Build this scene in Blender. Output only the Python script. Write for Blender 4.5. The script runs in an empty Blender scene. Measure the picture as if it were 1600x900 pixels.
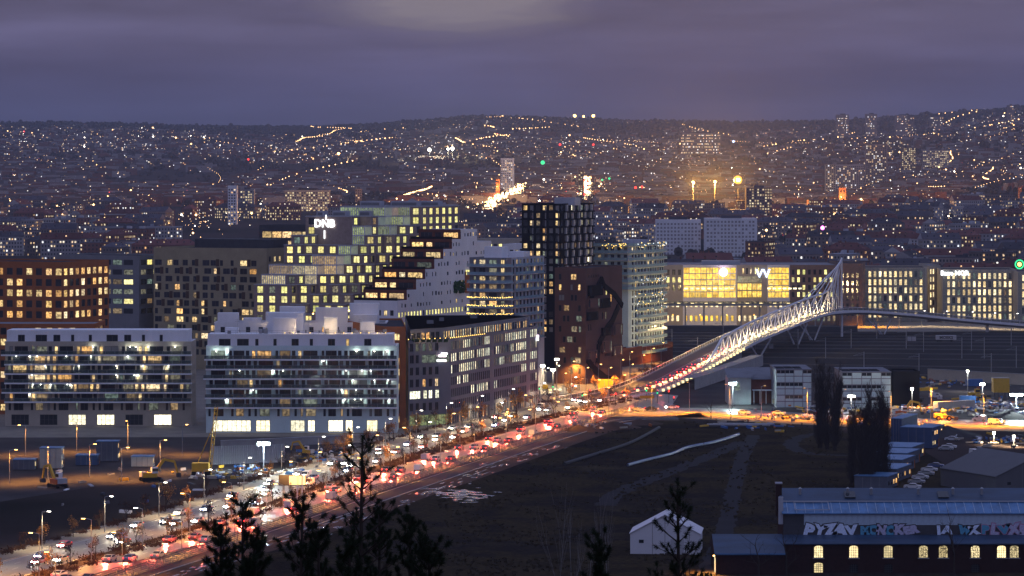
import bpy, math, random
from mathutils import Vector, Matrix, noise
R = random.Random(7)
rad = math.radians
sc = bpy.context.scene
COL = sc.collection

# ------------------------------------------------------------------ camera, sky, light
HAZE = 4.8e-5
F, HOR, CAMH = 5000.0, 270.0, 80.0          # focal length in photo pixels, horizon row, eye height (m)
cam = bpy.data.cameras.new('camera')
cam.sensor_width = 36; cam.lens = 36 * F / 1600
cam.shift_y = -(450 - HOR) / 1600
cam.clip_start = 1; cam.clip_end = 40000
co = bpy.data.objects.new('camera', cam); COL.objects.link(co)
co.location = (0, 0, CAMH); co.rotation_euler = (math.pi / 2, 0, 0)
sc.camera = co
sc.view_settings.view_transform = 'Standard'; sc.view_settings.look = 'None'
sc.view_settings.exposure = 0.12; sc.view_settings.gamma = 1
sc.cycles.use_denoising = True
sc.cycles.max_bounces = 6; sc.cycles.transparent_max_bounces = 12
sc.cycles.volume_bounces = 1
sc.cycles.sample_clamp_indirect = 4
sc.cycles.caustics_reflective = False; sc.cycles.caustics_refractive = False
try: sc.cycles.use_light_tree = True
except Exception: pass

w = bpy.data.worlds.new('World'); sc.world = w; w.use_nodes = True
nt = w.node_tree; nt.nodes.clear()
N = nt.nodes.new; L = nt.links.new
def mathn(t, op, a, b=None, c=None, clamp=False):
    n = t.nodes.new('ShaderNodeMath'); n.operation = op; n.use_clamp = clamp
    for k, v in enumerate((a, b, c)):
        if v is None: continue
        if isinstance(v, (int, float)): n.inputs[k].default_value = v
        else: t.links.new(v, n.inputs[k])
    return n.outputs[0]
def rampn(t, fac, stops, interp='LINEAR'):
    n = t.nodes.new('ShaderNodeValToRGB'); n.color_ramp.interpolation = interp
    e = n.color_ramp.elements
    while len(e) < len(stops): e.new(0.5)
    for k, (p, c) in enumerate(stops):
        e[k].position = p; e[k].color = (c[0], c[1], c[2], 1) if not isinstance(c, (int, float)) else (c, c, c, 1)
    t.links.new(fac, n.inputs[0])
    return n.outputs[0]
def mixn(t, fac, a, b, mode='MIX'):
    n = t.nodes.new('ShaderNodeMix'); n.data_type = 'RGBA'; n.blend_type = mode
    for k, v in ((0, fac), (6, a), (7, b)):
        if isinstance(v, (int, float)): n.inputs[k].default_value = v
        elif isinstance(v, tuple): n.inputs[k].default_value = (v[0], v[1], v[2], 1)
        else: t.links.new(v, n.inputs[k])
    return n.outputs[2]
tc = N('ShaderNodeTexCoord'); sep = N('ShaderNodeSeparateXYZ'); L(tc.outputs['Generated'], sep.inputs[0])
zc = mathn(nt, 'MAXIMUM', sep.outputs[2], 0.0)
zs = mathn(nt, 'POWER', zc, 0.5)            # square root keeps the low sky resolved
sky_col = rampn(nt, zs, [(0.0, (.044, .049, .108)), (.13, (.038, .043, .104)), (.17, (.050, .051, .118)),
                         (.21, (.080, .076, .150)), (.25, (.100, .095, .180)), (.45, (.16, .18, .34)), (1.0, (.26, .30, .54))])
mp = N('ShaderNodeMapping'); L(tc.outputs['Generated'], mp.inputs[0]); mp.inputs['Scale'].default_value = (5, 5, 48)
ns = N('ShaderNodeTexNoise'); L(mp.outputs[0], ns.inputs[0]); ns.inputs['Scale'].default_value = 1.5; ns.inputs['Detail'].default_value = 7; ns.inputs['Roughness'].default_value = .58
cl = rampn(nt, ns.outputs[0], [(.3, .66), (.5, 1.0), (.7, 1.42)])
sky2 = mixn(nt, 1.0, sky_col, cl, 'MULTIPLY')
# the thin place in the cloud deck that the town lights from below
dx = mathn(nt, 'DIVIDE', mathn(nt, 'SUBTRACT', sep.outputs[0], -0.020), 0.031)
dz = mathn(nt, 'DIVIDE', mathn(nt, 'SUBTRACT', sep.outputs[2], 0.056), 0.0115)
wob = mathn(nt, 'MULTIPLY', mathn(nt, 'SUBTRACT', ns.outputs[0], .5), 6.0)
dd = mathn(nt, 'ADD', mathn(nt, 'ADD', mathn(nt, 'MULTIPLY', dx, dx), mathn(nt, 'MULTIPLY', dz, dz)), wob)
gap = rampn(nt, mathn(nt, 'MULTIPLY', dd, .5), [(0.0, .46), (.25, .28), (.6, .09), (1.0, 0.0)], 'EASE')
ahead = mathn(nt, 'GREATER_THAN', sep.outputs[1], 0.0)
sky3 = mixn(nt, mathn(nt, 'MULTIPLY', gap, ahead), sky2, (.34, .30, .29))
st = N('ShaderNodeTexSky'); st.sky_type = 'NISHITA'; st.sun_disc = False
st.sun_elevation = rad(0.5); st.sun_rotation = rad(200)
ad = mixn(nt, 0.02, sky3, st.outputs[0], 'ADD')
bg = N('ShaderNodeBackground'); L(ad, bg.inputs[0]); bg.inputs[1].default_value = 1.0
wo = N('ShaderNodeOutputWorld'); L(bg.outputs[0], wo.inputs[0])

sl = bpy.data.lights.new('sun', 'SUN'); sl.energy = 0.05; sl.angle = rad(40); sl.color = (.75, .82, 1)
so = bpy.data.objects.new('sun', sl); COL.objects.link(so); so.rotation_euler = (rad(35), 0, rad(20))

# ------------------------------------------------------------------ helpers
def G(px, py, z=0.0):
    """ground point (x, y) of the plane at height z"""
    D = F * (CAMH - z) / (py - HOR)
    return ((px - 800) / F * D, D)
def terrain(x, y):
    P = [(-400, 77), (10, 76), (60, 66), (200, 45), (400, 16), (540, 0), (2200, 0), (3000, 12), (4000, 28), (5000, 50), (6000, 85),
         (7000, 122), (8000, 160), (9000, 200), (9900, 222), (11500, 232), (16000, 150)]
    z = P[-1][1]
    for (a, za), (b, zb) in zip(P, P[1:]):
        if y <= b:
            t = max(0, (y - a) / (b - a)); z = za + (zb - za) * t; break
    if y > 2600:
        s = min(1, max(0, (y - 2600) / 4000))
        q = x / y
        z += s * 26 * noise.noise(Vector((x / 900, y / 1500, 3)))
        t = min(1, max(0, (q - .07) / .09)); z += s * 48 * t * t
        t = min(1, max(0, 1 - abs(q + .012) / .05)); z += s * 26 * t * (1 if y > 8000 else 0.3)
    return z

def obj(name, me, parent=None, loc=None, rz=0):
    o = bpy.data.objects.new(name, me); COL.objects.link(o)
    if parent is not None: o.parent = parent
    if loc is not None: o.location = loc
    if rz: o.rotation_euler = (0, 0, rz)
    return o
def tag(o, label=None, cat=None, group=None, kind=None):
    if label: o['label'] = label
    if cat: o['category'] = cat
    if group: o['group'] = group
    if kind: o['kind'] = kind
    return o
def empty(name, loc, label, cat, group=None, rz=0):
    o = bpy.data.objects.new(name, None); COL.objects.link(o)
    o.location = loc; o.rotation_euler = (0, 0, rz)
    o.empty_display_size = .5
    return tag(o, label, cat, group)
KIDS = {}
def copy_tree(o, loc=None, rz=None, label=None, group=None, scale=None):
    r = o.copy(); COL.objects.link(r)
    if loc is not None: r.location = loc
    if rz is not None: r.rotation_euler = (0, 0, rz)
    if scale is not None: r.scale = (scale,) * 3
    if label: r['label'] = label
    if group: r['group'] = group
    if o.name not in KIDS: KIDS[o.name] = [(c, list(c.children)) for c in o.children]
    for c, gs in KIDS[o.name]:
        c2 = c.copy(); COL.objects.link(c2); c2.parent = r
        for g in gs:
            g2 = g.copy(); COL.objects.link(g2); g2.parent = c2
    return r

class MB:
    def __init__(s): s.v = []; s.f = []; s.m = []; s.mats = []
    def mi(s, m):
        m = MAT[m]
        if m not in s.mats: s.mats.append(m)
        return s.mats.index(m)
    def poly(s, pts, m):
        k = len(s.v); s.v += [tuple(p) for p in pts]; s.f.append(tuple(range(k, k + len(pts)))); s.m.append(s.mi(m))
    def box(s, x0, x1, y0, y1, z0, z1, m, no=''):
        k = len(s.v)
        s.v += [(x0, y0, z0), (x1, y0, z0), (x1, y1, z0), (x0, y1, z0), (x0, y0, z1), (x1, y0, z1), (x1, y1, z1), (x0, y1, z1)]
        fs = {'f': (0, 1, 5, 4), 'r': (1, 2, 6, 5), 'b': (2, 3, 7, 6), 'l': (3, 0, 4, 7), 't': (4, 5, 6, 7), 'd': (3, 2, 1, 0)}
        i = s.mi(m)
        for q, f in fs.items():
            if q in no: continue
            s.f.append(tuple(k + a for a in f)); s.m.append(i)
        return s
    def prism(s, pts, z0, z1, m, mtop=None):
        n = len(pts)
        for i in range(n):
            a, b = pts[i], pts[(i + 1) % n]
            s.poly([(a[0], a[1], z0), (b[0], b[1], z0), (b[0], b[1], z1), (a[0], a[1], z1)], m)
        s.poly([(p[0], p[1], z1) for p in pts], mtop or m)
        s.poly([(p[0], p[1], z0) for p in reversed(pts)], m)
        return s
    def tube(s, p, q, r, m, r2=None, n=6, cap=True):
        p = Vector(p); q = Vector(q); d = q - p
        if d.length < 1e-6: return s
        d.normalize(); u = d.orthogonal().normalized(); v = d.cross(u)
        r2 = r if r2 is None else r2; k = len(s.v); i = s.mi(m)
        for c, rr in ((p, r), (q, r2)):
            for a in range(n):
                t = 2 * math.pi * a / n
                s.v.append(tuple(c + (u * math.cos(t) + v * math.sin(t)) * rr))
        for a in range(n):
            b = (a + 1) % n
            s.f.append((k + a, k + b, k + n + b, k + n + a)); s.m.append(i)
        if cap and n > 2:
            s.f.append(tuple(k + n + a for a in range(n))); s.m.append(i)
            s.f.append(tuple(k + a for a in reversed(range(n)))); s.m.append(i)
        return s
    def bar(s, p, q, wd, ht, m):
        """box-section bar from p to q, wd across, ht in height"""
        p = Vector(p); q = Vector(q); d = (q - p).normalized()
        side = Vector((d.y, -d.x, 0))
        side = side.normalized() * wd / 2 if side.length > 1e-4 else Vector((wd / 2, 0, 0))
        up = side.cross(d).normalized() * ht / 2
        c = [[e + a * side + b * up for a, b in ((-1, -1), (1, -1), (1, 1), (-1, 1))] for e in (p, q)]
        for i in range(4):
            j = (i + 1) % 4; s.poly([c[0][i], c[0][j], c[1][j], c[1][i]], m)
        s.poly(c[0][::-1], m); s.poly(c[1], m)
        return s
    def ball(s, c, r, m, n=8, rings=5, sq=1):
        k = len(s.v); i = s.mi(m)
        s.v.append((c[0], c[1], c[2] - r * sq))
        for a in range(1, rings):
            t = math.pi * a / rings
            for b in range(n):
                q = 2 * math.pi * b / n
                s.v.append((c[0] + r * math.sin(t) * math.cos(q), c[1] + r * math.sin(t) * math.sin(q), c[2] - r * sq * math.cos(t)))
        top = len(s.v); s.v.append((c[0], c[1], c[2] + r * sq))
        for b in range(n):
            s.f.append((k, k + 1 + (b + 1) % n, k + 1 + b)); s.m.append(i)
            for a in range(rings - 2):
                o = k + 1 + a * n
                s.f.append((o + b, o + (b + 1) % n, o + n + (b + 1) % n, o + n + b)); s.m.append(i)
            o = k + 1 + (rings - 2) * n
            s.f.append((o + b, o + (b + 1) % n, top)); s.m.append(i)
        return s
    def mesh(s, name):
        me = bpy.data.meshes.new(name); me.from_pydata(s.v, [], s.f)
        for m in s.mats: me.materials.append(m)
        if len(s.mats) > 1: me.polygons.foreach_set('material_index', s.m)
        me.update(); return me
    def build(s, name, parent=None, loc=None, rz=0): return obj(name, s.mesh(name), parent, loc, rz)
    def facade(s, p0, d, W, z0, z1, holes, dep, m, mr=None):
        """wall from p0 along d (unit 2D), outward normal (d.y,-d.x); holes = (u0,u1,v0,v1) get reveals of depth dep"""
        ix, iy = -d[1], d[0]
        def P(u, z, k=0): return (p0[0] + d[0] * u + ix * k, p0[1] + d[1] * u + iy * k, z)
        holes = [(max(0.02, a), min(W - .02, b), max(z0, c), min(z1 - .02, e)) for a, b, c, e in holes]
        holes = [h for h in holes if h[1] - h[0] > .05 and h[3] - h[2] > .05]
        zs = sorted({z0, z1} | {round(h[2], 4) for h in holes} | {round(h[3], 4) for h in holes})
        for za, zb in zip(zs, zs[1:]):
            zm = (za + zb) / 2
            row = sorted((h[0], h[1]) for h in holes if h[2] < zm < h[3])
            u = 0
            for a, b in row:
                if a > u + 1e-4: s.poly([P(u, za), P(a, za), P(a, zb), P(u, zb)], m)
                u = max(u, b)
            if u < W: s.poly([P(u, za), P(W, za), P(W, zb), P(u, zb)], m)
        for a, b, c, e in holes:
            r = mr or m
            s.poly([P(a, c), P(b, c), P(b, c, dep), P(a, c, dep)], r)
            s.poly([P(a, e, dep), P(b, e, dep), P(b, e), P(a, e)], r)
            s.poly([P(a, c), P(a, c, dep), P(a, e, dep), P(a, e)], r)
            s.poly([P(b, c, dep), P(b, c), P(b, e), P(b, e, dep)], r)

# ------------------------------------------------------------------ materials
MAT = {}
def base_mat(name):
    m = bpy.data.materials.new(name); m.use_nodes = True; MAT[name] = m
    return m, m.node_tree, m.node_tree.nodes['Principled BSDF']
def mat(name, col, rough=.8, var=.25, scale=.3, metal=0, stretch=None, rnd=0, bump=0, spec=None):
    m, t, b = base_mat(name)
    b.inputs['Roughness'].default_value = rough; b.inputs['Metallic'].default_value = metal
    b.inputs['Specular IOR Level'].default_value = spec if spec is not None else (.5 if rough < .6 else (.15 if rough < .8 else .03))
    c = t.nodes.new('ShaderNodeTexCoord')
    mpn = t.nodes.new('ShaderNodeMapping'); t.links.new(c.outputs['Object'], mpn.inputs[0])
    mpn.inputs['Scale'].default_value = stretch or (1, 1, 1)
    n1 = t.nodes.new('ShaderNodeTexNoise'); t.links.new(mpn.outputs[0], n1.inputs[0]); n1.inputs['Scale'].default_value = scale; n1.inputs['Detail'].default_value = 8; n1.inputs['Roughness'].default_value = .65
    f = rampn(t, n1.outputs[0], [(.25, 1 - var), (.75, 1 + var)])
    colr = mixn(t, 1.0, tuple(col), f, 'MULTIPLY')
    if rnd:
        oi = t.nodes.new('ShaderNodeObjectInfo')
        g = rampn(t, oi.outputs['Random'], [(0, 1 - rnd), (1, 1 + rnd)])
        colr = mixn(t, 1.0, colr, g, 'MULTIPLY')
    t.links.new(colr, b.inputs['Base Color'])
    if bump:
        bn = t.nodes.new('ShaderNodeBump'); bn.inputs['Strength'].default_value = bump; bn.inputs['Distance'].default_value = .1
        t.links.new(n1.outputs[0], bn.inputs['Height']); t.links.new(bn.outputs[0], b.inputs['Normal'])
    return m
def emit(name, col, s, sample=True):
    m, t, b = base_mat(name)
    b.inputs['Base Color'].default_value = (.02, .02, .02, 1)
    b.inputs['Emission Color'].default_value = (*col, 1); b.inputs['Emission Strength'].default_value = s
    if not sample: m.cycles.emission_sampling = 'NONE'
    return m
def pane_lit(name, cols, s, lo=.25, island=False, thresh=None, sample=False, fine=1.3):
    """glowing pane in place of a lit room: noise painted into the glow; each pane its own brightness"""
    m, t, b = base_mat(name)
    c = t.nodes.new('ShaderNodeTexCoord'); oi = t.nodes.new('ShaderNodeObjectInfo')
    add = t.nodes.new('ShaderNodeVectorMath'); add.operation = 'ADD'
    sca = t.nodes.new('ShaderNodeVectorMath'); sca.operation = 'SCALE'; sca.inputs[3].default_value = 300
    cmb = t.nodes.new('ShaderNodeCombineXYZ')
    rr = oi.outputs['Random']
    if island:
        ge = t.nodes.new('ShaderNodeNewGeometry')
        rr = mathn(t, 'FRACT', mathn(t, 'ADD', ge.outputs['Random Per Island'], mathn(t, 'MULTIPLY', oi.outputs['Random'], 7.31)))
    for k in range(3): t.links.new(rr, cmb.inputs[k])
    t.links.new(cmb.outputs[0], sca.inputs[0]); t.links.new(c.outputs['Object'], add.inputs[0]); t.links.new(sca.outputs[0], add.inputs[1])
    n1 = t.nodes.new('ShaderNodeTexNoise'); t.links.new(add.outputs[0], n1.inputs[0]); n1.inputs['Scale'].default_value = fine; n1.inputs['Detail'].default_value = 3
    f = rampn(t, n1.outputs[0], [(.36, lo), (.56, 1.0), (.72, 1.35)])  # brighter and dimmer room light painted into the pane as noise patches
    wn = t.nodes.new('ShaderNodeTexWhiteNoise'); wn.noise_dimensions = '1D'; t.links.new(rr, wn.inputs[1])
    wn2 = t.nodes.new('ShaderNodeTexWhiteNoise'); wn2.noise_dimensions = '1D'; t.links.new(mathn(t, 'ADD', rr, 3.7), wn2.inputs[1])
    col = rampn(t, wn.outputs[0], [(k / max(1, len(cols) - 1), cc) for k, cc in enumerate(cols)])
    em = mixn(t, 1.0, col, f, 'MULTIPLY')
    t.links.new(em, b.inputs['Emission Color'])
    if thresh is not None:
        on = mathn(t, 'GREATER_THAN', wn2.outputs[0], thresh)
        st_ = mathn(t, 'MULTIPLY', on, mathn(t, 'MULTIPLY_ADD', wn.outputs[0], s * .9, s * .4))
        st_ = mathn(t, 'ADD', st_, 0.0)
    else: st_ = mathn(t, 'MULTIPLY_ADD', wn2.outputs[0], s * .85, s * .48)
    t.links.new(st_, b.inputs['Emission Strength'])
    b.inputs['Base Color'].default_value = (.02, .025, .03, 1); b.inputs['Roughness'].default_value = .12
    if not sample: m.cycles.emission_sampling = 'NONE'
    return m

mat('white_render', (.74, .74, .77), .8, .1, .25, stretch=(1, 1, .2))
mat('white_panel', (.56, .68, .68), .7, .12, .2)
mat('white_paint', (.78, .78, .80), .5, .08, .5)
mat('steel_white', (.72, .72, .76), .4, .08, .4)
mat('brick_brown', (.20, .14, .115), .9, .22, .5, bump=.3)
mat('brick_dnb', (.33, .255, .225), .85, .25, .8, bump=.2)
mat('rust_brown', (.16, .055, .035), .8, .25, .4)
mat('rust_orange', (.34, .12, .045), .8, .2, .4)
mat('tower_brown', (.135, .078, .066), .85, .2, .15, stretch=(1, 1, .3))
mat('black_metal', (.007, .007, .009), .8, .3, .5)
mat('dark_grey', (.06, .06, .068), .7, .2, .4)
mat('mid_grey', (.20, .20, .215), .75, .15, .3)
mat('office_grey', (.155, .16, .19), .75, .1, .3, stretch=(1, 1, .3))
mat('light_grey', (.42, .42, .45), .7, .12, .3)
mat('concrete', (.34, .33, .32), .85, .2, .3, bump=.2)
mat('beige_panel', (.34, .285, .18), .8, .15, .3)
mat('brown_panel', (.085, .05, .032), .8, .2, .4)
mat('sand_stone', (.42, .37, .30), .85, .12, .3)
mat('roof_dark', (.035, .035, .045), .8, .3, .15)
mat('roof_grey', (.16, .165, .19), .7, .25, .2)
mat('roof_pale', (.42, .43, .48), .6, .2, .2)
mat('roof_slate', (.018, .045, .095), .5, .55, .5, stretch=(.2, 1, 1))
mat('roof_blue_metal', (.065, .17, .34), .45, .5, .35)
mat('rib_metal', (.42, .52, .62), .45, .25, .8)
mat('brick_old', (.035, .016, .014), .9, .3, 1.2, bump=.4)
mat('frame_dark', (.05, .05, .055), .5, .1)
mat('frame_white', (.6, .6, .62), .5, .1)
mat('asphalt', (.13, .125, .115), .38, .25, .12, bump=.15)
mat('asphalt_path', (.04, .043, .058), .8, .2, .1)
mat('paving', (.20, .18, .155), .8, .25, .15)
mat('road_paint', (.65, .65, .62), .6, .15, 1)
mat('dirt', (.075, .048, .036), .9, .4, .05, bump=.5)
mat('asphalt_dark', (.035, .034, .036), .6, .2, .1)
mat('path_dirt', (.030, .028, .031), .9, .25, .06)
mat('verge_dirt', (.26, .20, .12), .9, .5, .3, bump=.4)
mat('yard', (.05, .045, .046), .9, .4, .06, bump=.5)
mat('ballast', (.020, .019, .021), .9, .35, .2)
mat('rail_steel', (.14, .13, .12), .55, .2, .5, metal=1)
mat('bark', (.045, .035, .03), .9, .3, 3)
mat('birch_bark', (.20, .19, .19), .8, .4, 3)
mat('needles', (.018, .026, .014), .8, .3, 2)
mat('leaf_orange', (.45, .20, .05), .7, .4, 1, rnd=.2)
mat('shrub', (.07, .035, .022), .9, .4, 1)
mat('hedge_green', (.05, .085, .03), .8, .4, 1)
mat('galvanised', (.32, .33, .35), .45, .1, 1, metal=.6)
mat('yellow_machine', (.62, .36, .02), .5, .15, 1)
mat('orange_machine', (.55, .12, .02), .5, .15, 1)
mat('tyre', (.02, .02, .02), .9, .1, 1)
mat('blue_cabin', (.045, .075, .16), .6, .2, .5)
mat('cabin_grey', (.10, .11, .14), .6, .2, .5)
mat('container_blue', (.03, .12, .35), .55, .15, .5)
mat('container_cream', (.40, .36, .33), .6, .15, .5)
mat('teal_panel', (.38, .46, .45), .65, .15, .4)
mat('tent_canvas', (.62, .62, .66), .7, .06, .3)
mat('tent_grey', (.11, .11, .12), .7, .1, .3)
mat('pipe_blue', (.05, .11, .3), .4, .2, 1)
mat('ice', (.24, .24, .26), .2, .3, .3, spec=.7)
mat('graffiti_white', (.70, .80, .98), .6, .3, 3)
mat('graffiti_grey', (.48, .46, .62), .6, .4, 3)
mat('dry_grass', (.055, .043, .024), .95, .5, .1)
mat('graffiti_teal', (.10, .34, .50), .6, .3, 3)
mat('graffiti_pink', (.45, .22, .35), .6, .3, 3)
mat('fence_wire', (.22, .20, .18), .5, .1)
mat('green_planting', (.04, .09, .03), .9, .4, 1)
for nm, c in (('paint_white', (.6, .6, .62)), ('paint_silver', (.32, .33, .35)), ('paint_black', (.02, .02, .025)), ('paint_blue', (.05, .08, .2)), ('paint_red', (.25, .02, .02))):
    m_ = mat(nm, c, .3, .05, 1, spec=.6); m_.node_tree.nodes['Principled BSDF'].inputs['Coat Weight'].default_value = .6
mat('city_wall', (.19, .15, .14), .85, .3, .05, rnd=.55)
mat('city_wall_pale', (.33, .31, .32), .85, .2, .05, rnd=.3)
mat('city_wall_red', (.20, .085, .06), .85, .25, .05, rnd=.3)
mat('city_roof', (.065, .06, .075), .8, .3, .05, rnd=.4)
mat('city_roof_red', (.13, .05, .045), .8, .3, .05, rnd=.35)
mat('city_roof_pale', (.22, .23, .27), .7, .3, .05, rnd=.3)
mat('forest', (.020, .024, .022), .95, .5, .004)
mat('crown', (.028, .026, .024), .95, .5, .2)
# field: dry grass, mud and frost patches
m, t, b = base_mat('field')
c = t.nodes.new('ShaderNodeTexCoord')
n1 = t.nodes.new('ShaderNodeTexNoise'); n1.inputs['Scale'].default_value = .018; n1.inputs['Detail'].default_value = 12; n1.inputs['Roughness'].default_value = .68; t.links.new(c.outputs['Object'], n1.inputs[0])
n2 = t.nodes.new('ShaderNodeTexNoise'); n2.inputs['Scale'].default_value = .9; n2.inputs['Detail'].default_value = 6; t.links.new(c.outputs['Object'], n2.inputs[0])
fc = rampn(t, n1.outputs[0], [(.34, (.014, .011, .010)), (.48, (.044, .033, .018)), (.56, (.019, .016, .015)), (.7, (.060, .046, .026))])
fc = mixn(t, 1.0, fc, rampn(t, n2.outputs[0], [(.3, .55), (.7, 1.45)]), 'MULTIPLY')
t.links.new(fc, b.inputs['Base Color']); b.inputs['Roughness'].default_value = .95; b.inputs['Specular IOR Level'].default_value = .0
bn = t.nodes.new('ShaderNodeBump'); bn.inputs['Distance'].default_value = .4; bn.inputs['Strength'].default_value = .6
t.links.new(n2.outputs[0], bn.inputs['Height']); t.links.new(bn.outputs[0], b.inputs['Normal'])
# ground: town dirt near, woods on the hills
m, t, b = base_mat('ground')
c = t.nodes.new('ShaderNodeTexCoord')
n1 = t.nodes.new('ShaderNodeTexNoise'); n1.inputs['Scale'].default_value = .006; n1.inputs['Detail'].default_value = 10; t.links.new(c.outputs['Object'], n1.inputs[0])
fc = rampn(t, n1.outputs[0], [(.35, (.020, .021, .018)), (.5, (.045, .036, .033)), (.7, (.06, .045, .042))])
t.links.new(fc, b.inputs['Base Color']); b.inputs['Roughness'].default_value = .95; b.inputs['Specular IOR Level'].default_value = .0
# glass
m, t, b = base_mat('glass_dark')
b.inputs['Base Color'].default_value = (.022, .026, .03, 1); b.inputs['Roughness'].default_value = .08; b.inputs['Specular IOR Level'].default_value = .7
m, t, b = base_mat('glass_blind')
b.inputs['Base Color'].default_value = (.25, .25, .24, 1); b.inputs['Roughness'].default_value = .2
def clear_glass(name, col, alpha):
    m, t, b = base_mat(name)
    b.inputs['Base Color'].default_value = (*col, 1); b.inputs['Roughness'].default_value = .12; b.inputs['Alpha'].default_value = alpha
    b.inputs['Specular IOR Level'].default_value = .8
clear_glass('balustrade', (.07, .105, .10), .62)
clear_glass('balustrade_blue', (.26, .40, .47), .78)
clear_glass('screen_glass', (.30, .35, .32), .22)
clear_glass('screen_dim', (.25, .24, .22), .35)
YEL = [(1.0, .83, .25), (1, .88, .36), (.84, .82, .26), (1, .78, .28)]
WRM = [(1.0, .62, .20), (1, .75, .36), (1, .50, .14), (1, .82, .5)]
pane_lit('lit_yellow', YEL, 1.35, lo=.5)
pane_lit('lit_warm', WRM, 1.2)
pane_lit('lit_white', [(1, .90, .62), (1, .86, .55), (.92, .96, .7), (1, .95, .75)], 1.7, lo=.4)
pane_lit('lit_dim', [(1.0, .6, .25), (.8, .7, .45), (.4, .6, .5)], .28)
pane_lit('lit_shop', [(1, .86, .52), (1, .93, .66)], 2.2, lo=.6, sample=True)
pane_lit('lit_amber', [(1, .55, .05), (1, .64, .10), (1, .58, .06)], 1.45, lo=.55, fine=.6)
pane_lit('lit_sand', [(1, .78, .40), (1, .70, .32), (1, .85, .52)], 2.0, lo=.45)
pane_lit('lit_fin', [(1, .62, .22), (1, .75, .36), (.8, .7, .4)], .62, lo=.35)
pane_lit('lit_green', [(.75, .85, .35), (.5, .65, .3)], .5)
pane_lit('lit_arch_twigs', [(1, .78, .38), (1, .82, .45)], 1.0, lo=.02, fine=4)
pane_lit('lit_arch', [(1, .78, .38), (1, .82, .45)], 1.3, lo=.7)
pane_lit('city_windows', [(1, .62, .28), (1, .76, .45), (1, .50, .18), (1, .86, .62), (.85, .9, 1)], 1.5, island=True, thresh=.72)
pane_lit('city_windows_busy', [(1, .62, .28), (1, .76, .42), (1, .85, .5)], 1.1, island=True, thresh=.45)
pane_lit('far_windows', [(1, .60, .28), (1, .74, .42), (1, .50, .2), (1, .88, .7), (.9, .92, 1)], 3.0, island=True, thresh=.5)
emit('bulb_warm', (1, .50, .12), 14, False); emit('bulb_white', (1, .93, .78), 18, False); emit('bulb_cold', (.8, .95, 1), 40, False)
emit('bulb_amber', (1, .45, .05), 1.9, False); emit('bulb_green', (.03, .9, .32), 1.5, False); emit('bulb_red', (1, .04, .03), 3, False)
emit('bulb_magenta', (1, .15, .8), 8, False); emit('sign_white', (.92, .96, 1), 3.0, False); emit('sign_blue', (.55, .65, 1), 3, False)
emit('sign_pink', (1, .72, .9), 5, False); emit('deck_glow', (1, .78, .36), 2.0, False); emit('fairy', (1, .60, .12), 5, False)
emit('head_lamp', (1, .95, .85), 30, False); emit('tail_lamp', (1, .03, .02), 8, False); emit('far_bulb', (1, .55, .22), 7, False)
emit('far_bulb_white', (1, .88, .7), 8, False); emit('far_bulb_red', (1, .05, .05), 4, False); emit('street_glow', (1, .62, .25), 6, False)
emit('billboard_face', (1, .62, .22), 2.2, False)

LD = {}
def lamp_data(key, kind, col, P, r=.3, spot=None):
    if key not in LD:
        l = bpy.data.lights.new(key, kind); l.color = col; l.energy = P; l.shadow_soft_size = r
        if spot: l.spot_size = rad(spot[0]); l.spot_blend = spot[1]
        LD[key] = l
    return LD[key]
lamp_data('street', 'SPOT', (1, .42, .08), 15000, .25, (150, .7))
lamp_data('street_white', 'SPOT', (1, .76, .44), 8000, .25, (150, .7))
lamp_data('amber', 'SPOT', (1, .37, .02), 30000, .3, (140, .7))
lamp_data('flood', 'POINT', (.78, .98, .98), 32000, .4)
lamp_data('flood_mid', 'POINT', (1, .95, .85), 4500, .4)
lamp_data('beam', 'SPOT', (1, .90, .70), 70000, .2, (80, .9))
lamp_data('tail', 'SPOT', (1, .10, .05), 17000, .15, (115, .9))
lamp_data('bridge', 'POINT', (1, .72, .34), 7500, .2)
lamp_data('shopglow', 'POINT', (1, .84, .5), 2500, .5)
lamp_data('flood_cold', 'POINT', (.72, .95, 1), 11000, .3)
lamp_data('far_amber', 'POINT', (1, .45, .07), 3200000, 2)
lamp_data('far_white', 'POINT', (1, .85, .5), 300000, 2)
# ------------------------------------------------------------------ buildings
WM = {}
def window_mesh(w, h, kind, nv=1, nh=0, fr='frame_dark', dep=.18):
    key = (round(w, 2), round(h, 2), kind, nv, nh, fr, dep)
    if key in WM: return WM[key]
    mb = MB(); t = .11
    mb.poly([(0, dep, 0), (w, dep, 0), (w, dep, h), (0, dep, h)], kind)
    y = dep - .06
    mb.box(0, w, y, dep - .01, 0, t, fr, 'bd'); mb.box(0, w, y, dep - .01, h - t, h, fr, 'bt')
    mb.box(0, t, y, dep - .01, t, h - t, fr, 'bltd'); mb.box(w - t, w, y, dep - .01, t, h - t, fr, 'brtd')
    for k in range(nv):
        x = w * (k + 1) / (nv + 1); mb.box(x - .06, x + .06, y, dep - .01, t, h - t, fr, 'btd')
    for k in range(nh):
        z = h * (k + 1) / (nh + 1); mb.box(t, w - t, y + .003, dep - .01, z - .03, z + .03, fr, 'blr')
    WM[key] = mb.mesh('window'); return WM[key]

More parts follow.
